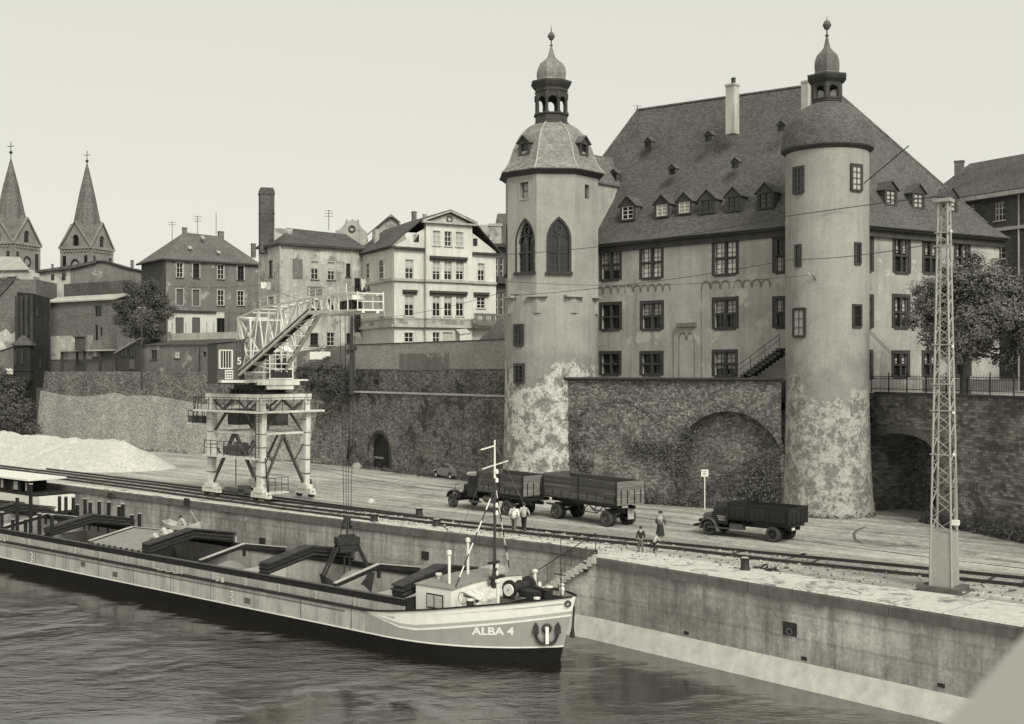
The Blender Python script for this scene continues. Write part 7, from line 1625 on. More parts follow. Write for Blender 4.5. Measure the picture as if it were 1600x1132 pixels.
# stanchions
x = MB()
def pst(px, ytop, a, x):
    q = (px-HX)/FP; b = P0+bn*a; s = (q*b.y-b.x)/(bu.x-q*bu.y); Y = b.y+bu.y*s; z = CAMZ-(ytop-HY)*Y/FP; x = MB(); x.box(PB(s, a, (z-2.5)/2), (.22, .18, z+2.5), ax=AXB); x.box(PB(s, a, z+.03), (.26, .22, .06), 1, ax=AXB); x.build('stanchion', ['deck_dark', 'trim_light'], ba)
for px, y in ((93, 776), (103, 777), (114.5, 778), (121, 789), (133, 780), (141, 785), (155, 784), (170, 785), (186, 792), (192, 788), (206, 805), (218, 803)): pst(px, y, 7.5, None)
for px, y in ((3, 801), (27, 778), (48, 757), (61.5, 803), (20, 812), (40, 812), (81, 805)): pst(px, y, .85, None)
# deck house
x = MB(); ds0, ds1, da0, da1 = 6.0, 8.45, 1.25, 6.95; zb0 = -2.5
def rz_(s, a): return -1.03+.16*(1-((a-4.1)/2.9)**2)
ol = [(da0+(da1-da0)*i/8) for i in range(9)]
x.poly([PB(ds0, da0, zb0), PB(ds1, da0, zb0), PB(ds1, da0, rz_(0, da0)), PB(ds0, da0, rz_(0, da0))]); x.poly([PB(ds0, da1, zb0), PB(ds1, da1, zb0), PB(ds1, da1, rz_(0, da1)), PB(ds0, da1, rz_(0, da1))])
for s in (ds0, ds1): x.poly([PB(s, da0, zb0), PB(s, da1, zb0)]+[PB(s, a, rz_(s, a)) for a in ol[::-1]])
dh_ = x.build('deckhouse', 'paint_white', ba)
x = MB()
for a, b in zip(ol[:-1], ol[1:]): x.slab([PB(ds0-.08, a-.04, rz_(0, a)+.01), PB(ds1+.08, a-.04, rz_(0, a)+.01), PB(ds1+.08, b+.04, rz_(0, b)+.01), PB(ds0-.08, b+.04, rz_(0, b)+.01)], V(0, 0, 1), .05)
x.build('deckhouse_roof', 'deck_grey', dh_)
x = MB(); x.box(PB(7.35, da0-.01, -1.72), (1.15, .06, .75), 0, ax=AXB); x.box(PB(7.35, da0-.05, -1.72), (1.0, .04, .6), 1, ax=AXB)
x.box(PB(7.35, da0-.075, -1.72), (.05, .02, .6), 0, ax=AXB)
x.build('deckhouse_window', ['trim_dark', 'cloth_light', 'cloth_white'], dh_)
x = MB(); x.box(PB(7.3, 5.9, -.75), (1.0, 1.3, .35), ax=AXB); x.build('roof_locker', 'trim_light', dh_)
x = MB(); x.lathe(PB(6.35, 2.6, -1.0), [(.02, .1), (.06, .12), (.06, .3), (.17, .32), (.17, .42), (.01, .44)], 10)
x.build('roof_vent', 'paint_white', ba)
for (s, a, z1_) in ((7.6, 2.05, .65), (6.8, 4.4, .95)): x = MB(); x.tube([PB(s, a, -1.0), PB(s, a, z1_)], .075, 8); x.lathe(PB(s, a, z1_), [(.08, -.1), (.13, -.05), (.13, .12), (.02, .18)], 10); x.build('vent_pipe', 'paint_white', ba)
# ribbed cover in front of the deckhouse
x = MB(); 
x.slab([PB(8.6, 1.9, -1.72), PB(9.9, 1.7, -1.85), PB(9.9, 6.0, -1.75), PB(8.6, 6.3, -1.2)], V(0, 0, 1), .08, 0)
x.slab([PB(9.9, 1.7, -1.85), PB(10.0, 1.7, -2.1), PB(10.0, 6.0, -2.05), PB(9.9, 6.0, -1.75)], V(0, 0, 1), .08, 0)
x = MB(); A0 = [2.1+4.1*i/8 for i in range(9)]
for i in range(8):
    x.slab([PB(8.55, A0[i], -1.30), PB(9.75, A0[i], -1.62), PB(9.75, A0[i+1]-.02, -1.62), PB(8.55, A0[i+1]-.02, -1.30)], V(0, 0, 1), .06, 0); x.bar(PB(8.55, A0[i], -1.22), PB(9.75, A0[i], -1.54), .05, .05)
x.box(PB(9.7, 3.95, -1.78), (.1, 4.5, .36), 0, ax=AXB); x.box(PB(9.1, 2.12, -1.75), (1.2, .08, .5), 0, ax=AXB)
x.build('skylight_cover', 'paint_crane', ba)
# mast
x = MB(); mz = -1.6; x.tube([PB(8.75, 4.3, mz), PB(8.75, 4.3, 2.0), PB(8.75, 4.3, 4.4)], [.085, .075, .065], 8, 0); x.tube([PB(8.75, 4.3, 4.4), PB(8.75, 4.3, 6.4)], [.06, .045], 8, 1); mast = x.build('mast', ['wood_pole', 'paint_white'], ba)
x = MB(); x.bar(PB(8.75, 3.3, 4.95), PB(8.75, 5.4, 5.25), .05); x.bar(PB(8.75, 4.3, 6.1), PB(8.75, 3.2, 5.95), .06)
for z in (4.3, 4.75, 3.0, 2.6, -.15, -.55): x.lathe(PB(8.85, 4.35, z), [(.02, -.12), (.09, -.10), (.09, .04), (.05, .11), (.01, .14)], 8)
x.build('mast_lamp', 'paint_white', mast)
x = MB(); x.lathe(PB(8.75, 4.3, -1.0), [(.25, -.5), (.2, 0), (.12, .5), (.1, 1.0)], 8); x.box(PB(8.9, 4.3, -.72), (.35, .9, .12), ax=AXB); x.box(PB(8.85, 4.1, .05), (.2, .8, .1), ax=AXB); x.build('mast_step', 'iron_dark', mast)
def striped(a, b, n_, r_, par):
    x = MB()
    for i in range(n_): x.tube([a.lerp(b, i/n_), a.lerp(b, (i+1)/n_)], r_, 6, i % 2)
    x.build('stay', ['iron_dark', 'paint_white'], par)
striped(PB(8.75, 4.3, 3.9), PB(8.4, 1.6, -1.0), 9, .035, mast); striped(PB(8.75, 4.3, 4.2), PB(8.0, 6.4, -.6), 11, .035, mast)
x = MB(); x.tube([PB(8.75, 4.3, 6.2), PB(7.0, 2.0, -1.0)], .012, 4); x.tube([PB(8.75, 4.3, 6.2), PB(13.6, 4.1, -1)], .012, 4); x.build('rigging', 'iron_mid', mast)
# fore deck gear
def twin(s, a, z, par=ba):
    x = MB()
    for d in (-.27, .27): x.lathe(PB(s+d*.2, a+d, z), [(.02, 0), (.19, 0), (.18, .5), (.2, .52)], 12, 0); x.lathe(PB(s+d*.2, a+d, z), [(.2, .52), (.2, .58), (.01, .6)], 12, 1)
    x.box(PB(s, a, z+.05), (.5, 1.0, .1), 0, ax=AXB); x.build('twin_bollard', ['iron_dark', 'paint_white'], par)
twin(9.4, 1.95, top(9.4)-.3); twin(11.3, 5.3, top(11.4)-.25)
x = MB(); x.lathe(PB(10.6, 4.1, -1.0), [(.02, -.9), (.45, -.9), (.45, -.75), (.22, -.7), (.22, -.1), (.34, -.05), (.34, .05), (.22, .1), (.22, .6), (.45, .65), (.45, .8), (.02, .8)], 16, 0, axis=(bu, V(0, 0, 1), bn))
for a in (3.2, 4.9): x.box(PB(10.6, a, -1.15), (.7, .12, .7), 0, ax=AXB)
x.lathe(PB(10.75, 3.0, -1.0), [(.05, -.05), (.30, -.05), (.30, .05), (.05, .05)], 16, 1, axis=(bu, V(0, 0, 1), bn)); x.box(PB(11.4, 4.3, -1.25), (1.0, 1.3, .35), 0, ax=AXB); x.tube([PB(11.2, 4.5, -1.0), PB(12.4, 4.2, -1.05)], .10, 8)
x.build('windlass', ['iron_dark', 'paint_white'], ba)
for (s, a, z0_, h_) in ((10.6, 2.35, -1.75, 1.25), (10.4, 5.6, -1.6, 1.15)):
    x = MB(); x.tube([PB(s, a, z0_), PB(s, a, z0_+h_)], .085, 8); x.lathe(PB(s, a, z0_+h_), [(.09, -.05), (.15, -.03), (.15, .08), (.02, .12)], 10); x.build('vent_pipe', 'paint_white', ba)
x = MB(); x.lathe(PB(12.4, 3.2, -1.55), [(.12, 0), (.12, .25), (.17, .28), (.17, .36), (.01, .38)], 10); x.lathe(PB(11.0, 5.2, -1.2), [(.08, 0), (.12, .2), (.04, .35)], 8); x.lathe(PB(12.9, 4.6, -1.2), [(.1, 0), (.14, .25), (.1, .4), (.14, .5), (.02, .6)], 10); x.build('deck_fitting', 'paint_white', ba)
x = MB(); 
x.lathe(PB(9.0, 1.5, -1.4), [(.29, -.02), (.31, 0), (.29, .02), (.27, 0), (.29, -.02)], 20, axis=(bu, V(0, 0, 1), bn)); x.build('hand_wheel', 'iron_dark', ba)
x = MB(); x.tube([PB(13.2, 4.1, -1.2), PB(13.2, 4.1, 1.7)], .02, 5); x.tube([PB(13.6, 3.6, -1.2), PB(13.6, 3.6, .3)], .02, 5); x.bar(PB(12.8, 4.1, -.1), PB(13.5, 4.1, -.1), .05); x.build('flagstaff', 'iron_dark', ba)
# name on the bow + anchor: find s for a pixel column on the hull
def hull_at(px, z, eps=.012):
    lo_, hi_ = 4.0, 13.9
    for _ in range(40):
        m_ = (lo_+hi_)/2; sx = m_-(14.1-stem(z))*max(0, min(1, (m_-11)/3)); h = half(sx, z); p = PB(sx, 4.1-h, z); 
        if HX+FP*p.x/p.y < px: lo_ = m_
        else: hi_ = m_
    q = m_+.05; s2 = q-(14.1-stem(z))*max(0, min(1, (q-11)/3)); p2 = PB(s2, 4.1-half(s2, z), z); t = (p2-p).normalized(); n_ = V(t.y, -t.x, 0); n_ = n_ if n_.y < 0 else -n_
    return p+n_*eps, t, n_
vs, fs_ = text_mesh('ALBA 4', 1.0, .03); xs = [v.x for v in vs]; ys = [v.y for v in vs]; x0_, x1_, y0_, y1_ = min(xs), max(xs), min(ys), max(ys); x = MB(); out = []
for v in vs:
    px = 737+(v.x-x0_)/(x1_-x0_)*66; z = -3.03+(v.y-y0_)/(y1_-y0_)*.40+.05*(px-737)/66; out.append(hull_at(px, z)[0])
x.add(out, fs_); x.build('name_lettering', 'paint_white', hull)
zc_ = -2.95; p, t, n_ = hull_at(854, zc_, .02); x = MB(); zz = V(0, 0, 1)
x.bar(p+zz*.38+n_*.1, p-zz*.45+n_*.12, .16, mi=1); x.lathe(p+zz*.30+n_*.02, [(.17, -.05), (.25, 0), (.25, .1), (.17, .14), (.17, -.05)], 16, 0, axis=(t, zz, n_))
for sg_ in (-1, 1):
    arc_ = [hull_at(854+sg_*dx, zc_+dzz, .10)[0] for dx, dzz in ((1, -.46), (7, -.48), (12, -.38), (16, -.14), (17.5, .15))]; x.tube(arc_, [.07, .08, .08, .07, .06], 7, 0)
    pf, tf, nf = hull_at(854+sg_*17, zc_+.20, .06); x.slab([pf-tf*.15-zz*.16, pf+tf*.15-zz*.16, pf+tf*.13+zz*.2, pf+zz*.42, pf-tf*.13+zz*.2], nf, .10, 0)
x.build('anchor', ['iron_dark', 'paint_white'], ba)
x = MB(); p, t, n_ = hull_at(893, -1.42, .02); x.lathe(p, [(.10, -.02), (.17, 0), (.17, .05), (.10, .06)], 12, axis=(t, zz, n_)); x.build('fairlead', 'iron_dark', ba)
x = MB(); x.tube([PB(13.98, 4.15, -1.6), PB(13.82, 4.25, -2.6), PB(13.74, 4.3, -3.15)], [.05, .06, .15], 7); x.build('fender', 'rubber', ba)
for s in (-35.2, -9.2): 
    for d in (-.25, .25): x = MB(); x.lathe(PB(s+d, .32, -2.5), [(.11, 0), (.11, .22), (.14, .24), (.02, .28)], 8); x.build('deck_bollard', 'trim_light', ba)
x = MB(); 
for px, zc1 in ((130, -2.95), (180, -3.2), (387, -3.2)):
    q = (px-HX)/FP; s = (q*P0.y-P0.x)/(bu.x-q*bu.y); x.box(PB(s, -.02, zc1), (.5, .03, .3), ax=AXB)
x.build('hull_plate', 'iron_mid', ba)
for i in range(11): x = MB(); x.box(PB(-38+i*4.05, -.004, -3.05), (.03, .02, 1.05), ax=AXB); x.build('plate_seam', 'iron_mid', hull)
x = MB(); x.box(PB(-30, -.012, -2.72), (64, .03, .045), ax=AXB); x.build('rubbing_strip', 'iron_mid', hull)
for s in (-30.4, -7.6):
    x = MB()
    for k in range(5): x.box(PB(s+(.05 if k % 2 else -.05), -.02, -2.85-k*.16), (.16, .02, .07), ax=AXB)
    x.build('draught_marks', 'paint_white', hull)
x = MB(); 
for k in range(26): a0 = k*.9; x.v.append(PB(-16+a0*.13, .40+.16*sin(a0), -2.5+.02)); 
pts_ = x.v; x = MB(); x.tube(pts_, .03, 5); tag(x.build('rope', 'trim_light'), 'slack rope lying on the near side deck of the barge', 'rope')
# small rowing boat lying against the far side deck with a man bending in it
rbp = PB(-24.0, 8.0, -1.72)
rb_t = thing('rowing_boat', rbp, atan2(bu.y, bu.x)+.25, 'small pale rowing boat lying on the far side deck of the barge', 'boat')
x = MB(); st_ = [(-1.5, .38, .30), (-1.1, .52, .16), (-.4, .62, .04), (.4, .62, .03), (1.1, .42, .12), (1.65, .06, .34)]; o = 0
for sx, hb2, keel in st_:
    for (fy, fz) in ((-1, .55), (-.85, .25), (0, 0), (.85, .25), (1, .55)): x.v.append(V(sx, fy*hb2, keel+fz*(1-keel*.4)+(.12 if abs(sx) > 1.3 else 0)*fz))
for i in range(len(st_)-1):
    for j in range(4): a = i*5+j; x.f.append([a, a+5, a+6, a+1]); x.m.append(0)
x.f.append([0, 1, 2, 3, 4]); x.m.append(0)
hb3 = x.build('hull', 'stone_light', rb_t, world=False); hb3.modifiers.new('s', 'SOLIDIFY').thickness = .05
x = MB(); x.box((-.5, 0, .38), (.25, 1.1, .04)); x.box((.5, 0, .38), (.25, 1.1, .04)); x.build('thwart', 'deck_dark', rb_t, world=False)
for cx_ in (-.9, .9): x = MB(); x.box((cx_, 0, -.32), (.14, .8, .80)); x.build('chock', 'deck_dark', rb_t, world=False)
x = MB(); x.tube([V(1.4, .2, .5), V(.4, .5, 1.5)], .03, 5); x.build('oar', 'trim_light', rb_t, world=False)
# ---------------------------------------------------------------- other boat with white cabin at the left
ob = thing('cabin_boat', V(-43, 98.5, WZ), 0, 'boat with white superstructure and flat white roof beside the quay at left edge', 'boat')
e = at(60, 790, 97); e.z = 0; uo, no = uL, -n0
AXO = (uo, no, V(0, 0, 1))
def PO(a, b, z): return e+uo*a+no*b+V(0, 0, z)
x = MB(); Lb = 24
x.prism([tuple(PO(-1.8, 1.6, 0)[:2]), tuple(PO(-1.2, .6, 0)[:2]), tuple(PO(0, 0, 0)[:2]), tuple(PO(Lb, 0, 0)[:2]), tuple(PO(Lb, 3.4, 0)[:2]), tuple(PO(0, 3.4, 0)[:2]), tuple(PO(-1.2, 2.7, 0)[:2])], WZ-.6, -1.95); x.build('hull', 'hull_black', ob)
x = MB(); x.box(PO(Lb/2, 1.7, -1.35), (Lb, 3.2, 1.4), ax=AXO); x.build('superstructure', 'paint_white', ob)
x = MB(); x.box(PO(Lb/2+.5, 1.7, -.52), (Lb-.2, 3.3, .12), ax=AXO); x.box(PO(Lb/2+2.0, 1.7, .05), (Lb-4.6, 2.6, 1.0), ax=AXO); x.build('deck_cabin', 'deck_dark', ob)
x = MB()
for i in range(6): x.box(PO(2.6+i*2.2, .34, .05), (1.1 if i % 2 else .5, .06, .7), ax=AXO)
x.build('window', 'blind', ob)
x = MB(); x.box(PO(Lb/2+1.2, 1.7, .68), (Lb-1.0, 3.5, .14), ax=AXO); x.build('roof', 'paint_white', ob)
x = MB()
for i in range(5): xx = MB(); xx.box(PO(2.2+i*1.4, .2, .1), (.12, .12, 1.1), ax=AXO); xx.build('post', 'deck_dark', ob)
for i in range(5): x = MB(); x.box(PO(.8+i*1.35, -.03, -1.72), (.42, .06, .26), ax=AXO); x.build('porthole', 'deck_dark', ob)

# ================================================================== VEHICLES (local: x forward, y left, z up)
def wheel(par, x_, y_, r, wd, out=1, tyre='rubber', rim='truck_mid', hubr=.32, name='wheel'):
    m = MB(); ax = (V(1, 0, 0), V(0, 0, 1), V(0, 1, 0)); c = V(x_, y_, r); k = out
    m.lathe(c, [(r*.60, -wd/2), (r*.80, -wd*.52), (r*.95, -wd*.46), (r, -wd*.3), (r, wd*.3), (r*.95, wd*.46), (r*.80, wd*.52), (r*.60, wd/2), (r*.58, 0), (r*.60, -wd/2)], 26, 0, axis=ax)
    w_ = m.build(name, tyre, par, world=False, smooth=True, sharp=30); m = MB()
    m.lathe(c, [(r*.62, wd*.42*k), (r*.58, wd*.46*k), (r*.52, wd*.18*k), (r*hubr, wd*.12*k), (r*hubr*.8, wd*.42*k), (.01, wd*.45*k)], 22, 0, axis=ax)
    for i in range(6): a = i*pi/3; m.box(c+V(cos(a)*r*.43, wd*.2*k, sin(a)*r*.43), (.06, .05, .06))
    m.build('rim', rim, w_, world=False, smooth=True, sharp=30); return w_
def bodybox(par, x0, x1, hw, z0, z1, m_side, m_tail=None, posts=3, th=.06):
    m = MB(); zc = (z0+z1)/2
    m.box(((x0+x1)/2, 0, z0+.05), (x1-x0, hw*2, .1)); m.build('load_floor', 'planks_dark', par, world=False)
    for s in (-1, 1):
        m = MB(); m.box(((x0+x1)/2, s*(hw-th/2), zc), (x1-x0, th, z1-z0)); o = m.build('side_board', m_side, par, world=False); m = MB()
        for i in range(posts): xx = x0+.04+(x1-x0-.08)*i/(posts-1); mm = MB(); mm.box((xx, s*(hw+.02), zc), (.09, .05, z1-z0+.04)); mm.build('upright', 'truck_dark', o, world=False)
        for i in range(posts*3): xx = x0+.2+(x1-x0-.4)*i/(posts*3-1); m = MB(); m.box((xx, s*(hw+.012), z0+.38), (.04, .03, .36)); m.build('strap', 'truck_dark', o, world=False)
    m = MB(); m.box((x1-th/2, 0, zc+.05), (th, hw*2-th*2, z1-z0+.1)); m.build('head_board', m_side, par, world=False)
    m = MB(); m.box((x0+th/2, 0, zc), (th, hw*2-th*2, z1-z0)); o = m.build('tail_board', m_tail or m_side, par, world=False)
    for y in (-.7*hw, -.25*hw, .25*hw, .7*hw): m = MB(); m.box((x0-.02, y, z0+(z1-z0)*.35), (.04, .06, (z1-z0)*.6)); m.build('strap', 'truck_dark', o, world=False)
def loft(m, secs, mi=0, close=True):
    n = len(secs[0]); o = len(m.v)
    for s in secs: m.v += [Vector(p) for p in s]
    for i in range(len(secs)-1):
        for j in range(n-1 if not close else n): a = o+i*n+j; b = o+i*n+(j+1) % n; m.f.append([a, b, b+n, a+n]); m.m.append(mi)
    m.f.append([o+j for j in range(n)][::-1]); m.m.append(mi); m.f.append([o+(len(secs)-1)*n+j for j in range(n)]); m.m.append(mi); return m
def rsec(x, hw, z0, z1, rt=.25, n=5, hb=None):       # rounded cross-section (yz) at x
    pts = [V(x, -(hb or hw), z0)]; 
    for i in range(n): a = pi-(pi/2)*i/(n-1); pts.append(V(x, -(hw-rt)+rt*cos(a), z1-rt+rt*sin(a)))
    for i in range(n): a = pi/2-(pi/2)*i/(n-1); pts.append(V(x, (hw-rt)+rt*cos(a), z1-rt+rt*sin(a)))
    pts.append(V(x, (hb or hw), z0)); return pts
def fender(par, xc, y0, y1, r, a0, a1, m_, zc=None, name='mudguard', th=.05):
    m = MB(); zc = zc or r*.92; k = 12; o = 0; secs = []
    for i in range(k+1):
        a = radians(a0+(a1-a0)*i/k); secs.append([V(xc+r*cos(a), y0, zc+r*sin(a)), V(xc+(r+.04)*cos(a), (y0+y1)/2, zc+(r+.06)*sin(a)), V(xc+r*cos(a), y1, zc+r*sin(a)), V(xc+(r-.05)*cos(a), y1-.03*(1 if y1 > y0 else -1), zc+(r-.06)*sin(a)), V(xc+(r-th)*cos(a), y0, zc+(r-th)*sin(a))])
    loft(m, secs); return m.build(name, m_, par, world=False, smooth=True, sharp=50)
# --- heavy lorry
f1 = gr(706, 793); r1w = gr(791, 806); dirT = (f1-r1w).normalized(); WB = (f1-r1w).length; lft = V(-dirT.y, dirT.x, 0)
tk = thing('lorry', r1w-lft*1.1, atan2(dirT.y, dirT.x), 'heavy dark bonneted lorry with wooden tipper body, coupled to a trailer', 'lorry')
bodybox(tk, -1.95, 3.15, 1.22, 1.42, 2.85, 'planks_truck', 'planks_tail', 3)
m = MB(); m.box((2.2, .45, .95), (8.6, .14, .24)); m.box((2.2, -.45, .95), (8.6, .14, .24)); m.box((WB, 0, .55), (.2, 1.9, .16)); m.box((0, 0, .55), (.3, 1.7, .3)); m.box((0, 0, 1.25), (4.6, 1.7, .2)); m.build('chassis', 'truck_dark', tk, world=False)
for s in (-1, 1):
    wheel(tk, WB, s*.98, .50, .28, s, 'rubber_grey', 'truck_mid'); wheel(tk, 0, s*1.0, .53, .28, s, 'rubber_grey', 'truck_mid'); wheel(tk, 0, s*.67, .53, .26, s)
xc0 = 3.3
m = MB(); loft(m, [rsec(xc0, 1.08, 1.0, 2.62, .3), rsec(xc0+1.05, 1.06, 1.0, 2.60, .28), rsec(xc0+1.15, 1.04, 1.0, 2.55, .28)]); m.build('cab', 'truck_dark', tk, world=False, smooth=True, sharp=35)
m = MB(); loft(m, [rsec(xc0-.05, 1.10, 2.5, 2.78, .12), rsec(xc0+1.25, 1.08, 2.48, 2.70, .12)]); m.build('cab_roof', 'trim_light', tk, world=False, smooth=True, sharp=35)
m = MB(); 
for s in (-1, 1): m.box((xc0+.6, s*1.075, 2.05), (.7, .02, .5))
m.box((xc0+1.16, .5, 2.15), (.02, .8, .45)); m.box((xc0+1.16, -.5, 2.15), (.02, .8, .45)); m.build('window', 'glass_dark', tk, world=False)
m = MB(); loft(m, [rsec(xc0+1.12, .62, .95, 1.88, .22), rsec(xc0+1.9, .55, .95, 1.82, .2), rsec(xc0+2.35, .50, .92, 1.75, .16)]); m.build('bonnet', 'truck_dark', tk, world=False, smooth=True, sharp=35)
m = MB(); m.box((xc0+2.37, 0, 1.33), (.04, .84, .74)); m.build('radiator_grille', 'chrome', tk, world=False)
for s in (-1, 1):
    fender(tk, WB, s*.62, s*1.15, .66, 10, 170, 'truck_dark'); m = MB(); m.lathe((xc0+2.25, s*.66, 1.25), [(.01, -.14), (.12, -.1), (.16, 0), (.15, .06), (.01, .07)], 12, axis=(V(0, 1, 0), V(0, 0, 1), V(1, 0, 0))); m.build('headlight', 'chrome', tk, world=False)
m = MB(); m.box((xc0+2.75, 0, .75), (.12, 2.1, .2)); m.box((xc0+2.6, .5, .85), (.4, .1, .12)); m.box((xc0+2.6, -.5, .85), (.4, .1, .12)); m.build('bumper', 'truck_dark', tk, world=False)
m = MB(); m.tube([V(xc0+2.78, .95, .85), V(xc0+2.78, .95, 1.7), V(xc0+2.78, .6, 1.7)], .02, 5); m.build('marker_rod', 'truck_dark', tk, world=False)
m = MB(); m.lathe((2.0, .85, .95), [(.01, -.6), (.28, -.6), (.28, .6), (.01, .6)], 14, axis=(V(0, 1, 0), V(0, 0, 1), V(1, 0, 0))); m.box((xc0+.3, 1.05, .65), (1.2, .3, .1)); m.build('fuel_tank', 'truck_mid', tk, world=False)
m = MB(); m.bar(V(.2, .2, 1.4), V(.9, .6, 2.9), .05); m.build('shovel', 'wood_pole', tk, world=False)
# --- trailer
f2 = gr(868, 811); r2w = gr(946, 823.5); dirR = (f2-r2w).normalized(); WB2 = (f2-r2w).length; lft2 = V(-dirR.y, dirR.x, 0)
tr = thing('trailer', r2w-lft2*1.1, atan2(dirR.y, dirR.x), 'long wooden-sided trailer with four large wheels behind the heavy lorry', 'trailer')
bodybox(tr, -1.2, WB2+1.2, 1.22, 1.45, 2.95, 'planks_truck', 'planks_tail', 3)
m = MB(); m.box((WB2/2, .45, 1.25), (WB2+2.2, .14, .22)); m.box((WB2/2, -.45, 1.25), (WB2+2.2, .14, .22)); m.box((WB2, 0, .95), (1.4, 1.2, .2)); m.box((0, 0, .6), (.2, 1.8, .2)); m.box((WB2, 0, .6), (.2, 1.8, .2)); m.box((0, 0, .95), (.9, 1.5, .25))
for s in (-.5, .5): m.bar(V(.9, s, 1.15), V(1.5, s, .7), .05); m.bar(V(1.5, s, .7), V(3.0, s, .7), .05); m.bar(V(3.0, s, .7), V(3.6, s, 1.15), .05); m.bar(V(1.5, s, .7), V(2.3, s, 1.2), .05); m.bar(V(3.0, s, .7), V(2.3, s, 1.2), .05)
m.build('chassis', 'truck_dark', tr, world=False)
for xx in (0, WB2):
    for s in (-1, 1): wheel(tr, xx, s*1.0, .52, .27, s, 'rubber_grey', 'truck_mid'); wheel(tr, xx, s*.68, .52, .25, s)
m = MB(); m.bar(V(WB2+.5, .35, .75), V(WB2+2.3, 0, .8), .08); m.bar(V(WB2+.5, -.35, .75), V(WB2+2.3, 0, .8), .08); m.build('drawbar', 'truck_dark', tr, world=False)
m = MB(); m.box((-.6, -.55, .8), (.06, .5, .75)); m.box((-1.24, .55, 1.35), (.03, .5, .12)); m.build('number_plate', 'trim_light', tr, world=False)
# --- small dark lorry
f3 = gr(1107, 836); r3w = gr(1208, 847.5); dirS = (f3-r3w).normalized(); WB3 = (f3-r3w).length; lft3 = V(-dirS.y, dirS.x, 0)
t3 = thing('lorry', r3w-lft3*.9, atan2(dirS.y, dirS.x), 'smaller black bonneted tipper lorry parked alone before the round tower', 'lorry')
bodybox(t3, -1.15, WB3-1.45, 1.08, 1.08, 2.05, 'planks_black', 'planks_black', 4)
m = MB(); m.box((WB3/2, .4, .78), (WB3+2.0, .12, .2)); m.box((WB3/2, -.4, .78), (WB3+2.0, .12, .2)); m.box((0, 0, .45), (.25, 1.5, .25)); m.box((WB3, 0, .42), (.15, 1.5, .14)); m.box((.1, 0, .98), (2.4, 1.6, .14)); m.build('chassis', 'truck_dark', t3, world=False)
for s in (-1, 1):
    wheel(t3, WB3, s*.82, .43, .20, s, 'rubber_grey', 'truck_dark'); wheel(t3, 0, s*.90, .46, .22, s, 'rubber_grey', 'truck_dark'); wheel(t3, 0, s*.63, .46, .22, s)
    fender(t3, WB3+.02, s*.55, s*1.02, .60, -8, 168, 'truck_mid', zc=.42)
xc0 = WB3-1.35
m = MB(); loft(m, [rsec(xc0, .86, .75, 1.98, .32), rsec(xc0+.75, .85, .75, 1.98, .30), rsec(xc0+1.0, .80, .75, 1.82, .28), rsec(xc0+1.2, .78, .75, 1.42, .2)]); m.build('cab', 'truck_dark', t3, world=False, smooth=True, sharp=40)
m = MB(); 
for s in (-1, 1): m.box((xc0+.45, s*.862, 1.58), (.55, .02, .36))
m.slab([V(xc0+1.02, -.6, 1.72), V(xc0+1.18, -.6, 1.45), V(xc0+1.18, .6, 1.45), V(xc0+1.02, .6, 1.72)], V(1, 0, .4), .02); m.build('window', 'glass', t3, world=False)
m = MB(); loft(m, [rsec(xc0+1.15, .62, .7, 1.40, .25), rsec(xc0+1.7, .50, .7, 1.32, .25), rsec(xc0+2.05, .40, .7, 1.24, .24), rsec(xc0+2.15, .34, .72, 1.10, .16)]); m.build('bonnet', 'truck_mid', t3, world=False, smooth=True, sharp=40)
m = MB(); m.box((xc0+2.15, 0, .92), (.05, .55, .35)); m.build('radiator_grille', 'chrome', t3, world=False)
for s in (-1, 1): m = MB(); m.lathe((xc0+2.02, s*.52, .98), [(.01, -.12), (.10, -.08), (.12, 0), (.01, .04)], 12, axis=(V(0, 1, 0), V(0, 0, 1), V(1, 0, 0))); m.build('headlight', 'chrome', t3, world=False)
m = MB(); m.box((xc0+2.45, 0, .50), (.08, 1.7, .14)); m.build('bumper', 'truck_dark', t3, world=False)
m = MB(); m.box((xc0+.55, .93, .52), (1.5, .25, .06)); m.box((xc0+.55, -.93, .52), (1.5, .25, .06)); m.box((xc0-.6, .75, .68), (.9, .35, .35)); m.build('running_board', 'truck_mid', t3, world=False)
m = MB(); 
for i in range(7): m.box((xc0+.72-i*.09, .872, 1.22), (.07, .012, .05)); 
for i in range(6): m.box((xc0+.66-i*.09, .872, 1.12), (.07, .012, .05)); m.box((xc0+.62-i*.085, .872, 1.0), (.06, .012, .07))
m.build('door_lettering', 'trim_light', t3, world=False)
m = MB(); m.box((-1.2, .7, .85), (.04, .3, .14)); m.build('tail_lamp', 'paint_white', t3, world=False)
# --- small rounded car
cp_ = gr(703, 747.5); cd = (WL1-WLR).normalized(); c5 = thing('car', cp_+V(cd.y, -cd.x, 0)*0-V(-cd.y, cd.x, 0)*.0, atan2(cd.y, cd.x), 'small rounded grey car parked by the city wall, mostly hidden by the lorry cab', 'car')
m = MB(); secs = []
for x_, hw_, z0_, z1_, r_ in ((2.0, .35, .35, .52, .08), (1.85, .55, .3, .72, .15), (1.4, .62, .28, .90, .2), (.85, .70, .28, 1.0, .25), (.6, .72, .28, 1.12, .3), (.25, .70, .28, 1.42, .35), (-.3, .70, .28, 1.48, .36), (-.9, .69, .28, 1.36, .36), (-1.4, .62, .3, 1.05, .3), (-1.8, .5, .35, .75, .2), (-1.98, .35, .4, .55, .06)): secs.append(rsec(x_, hw_, z0_, z1_, r_))
loft(m, secs); m.build('body', 'car_grey', c5, world=False, smooth=True, sharp=60)
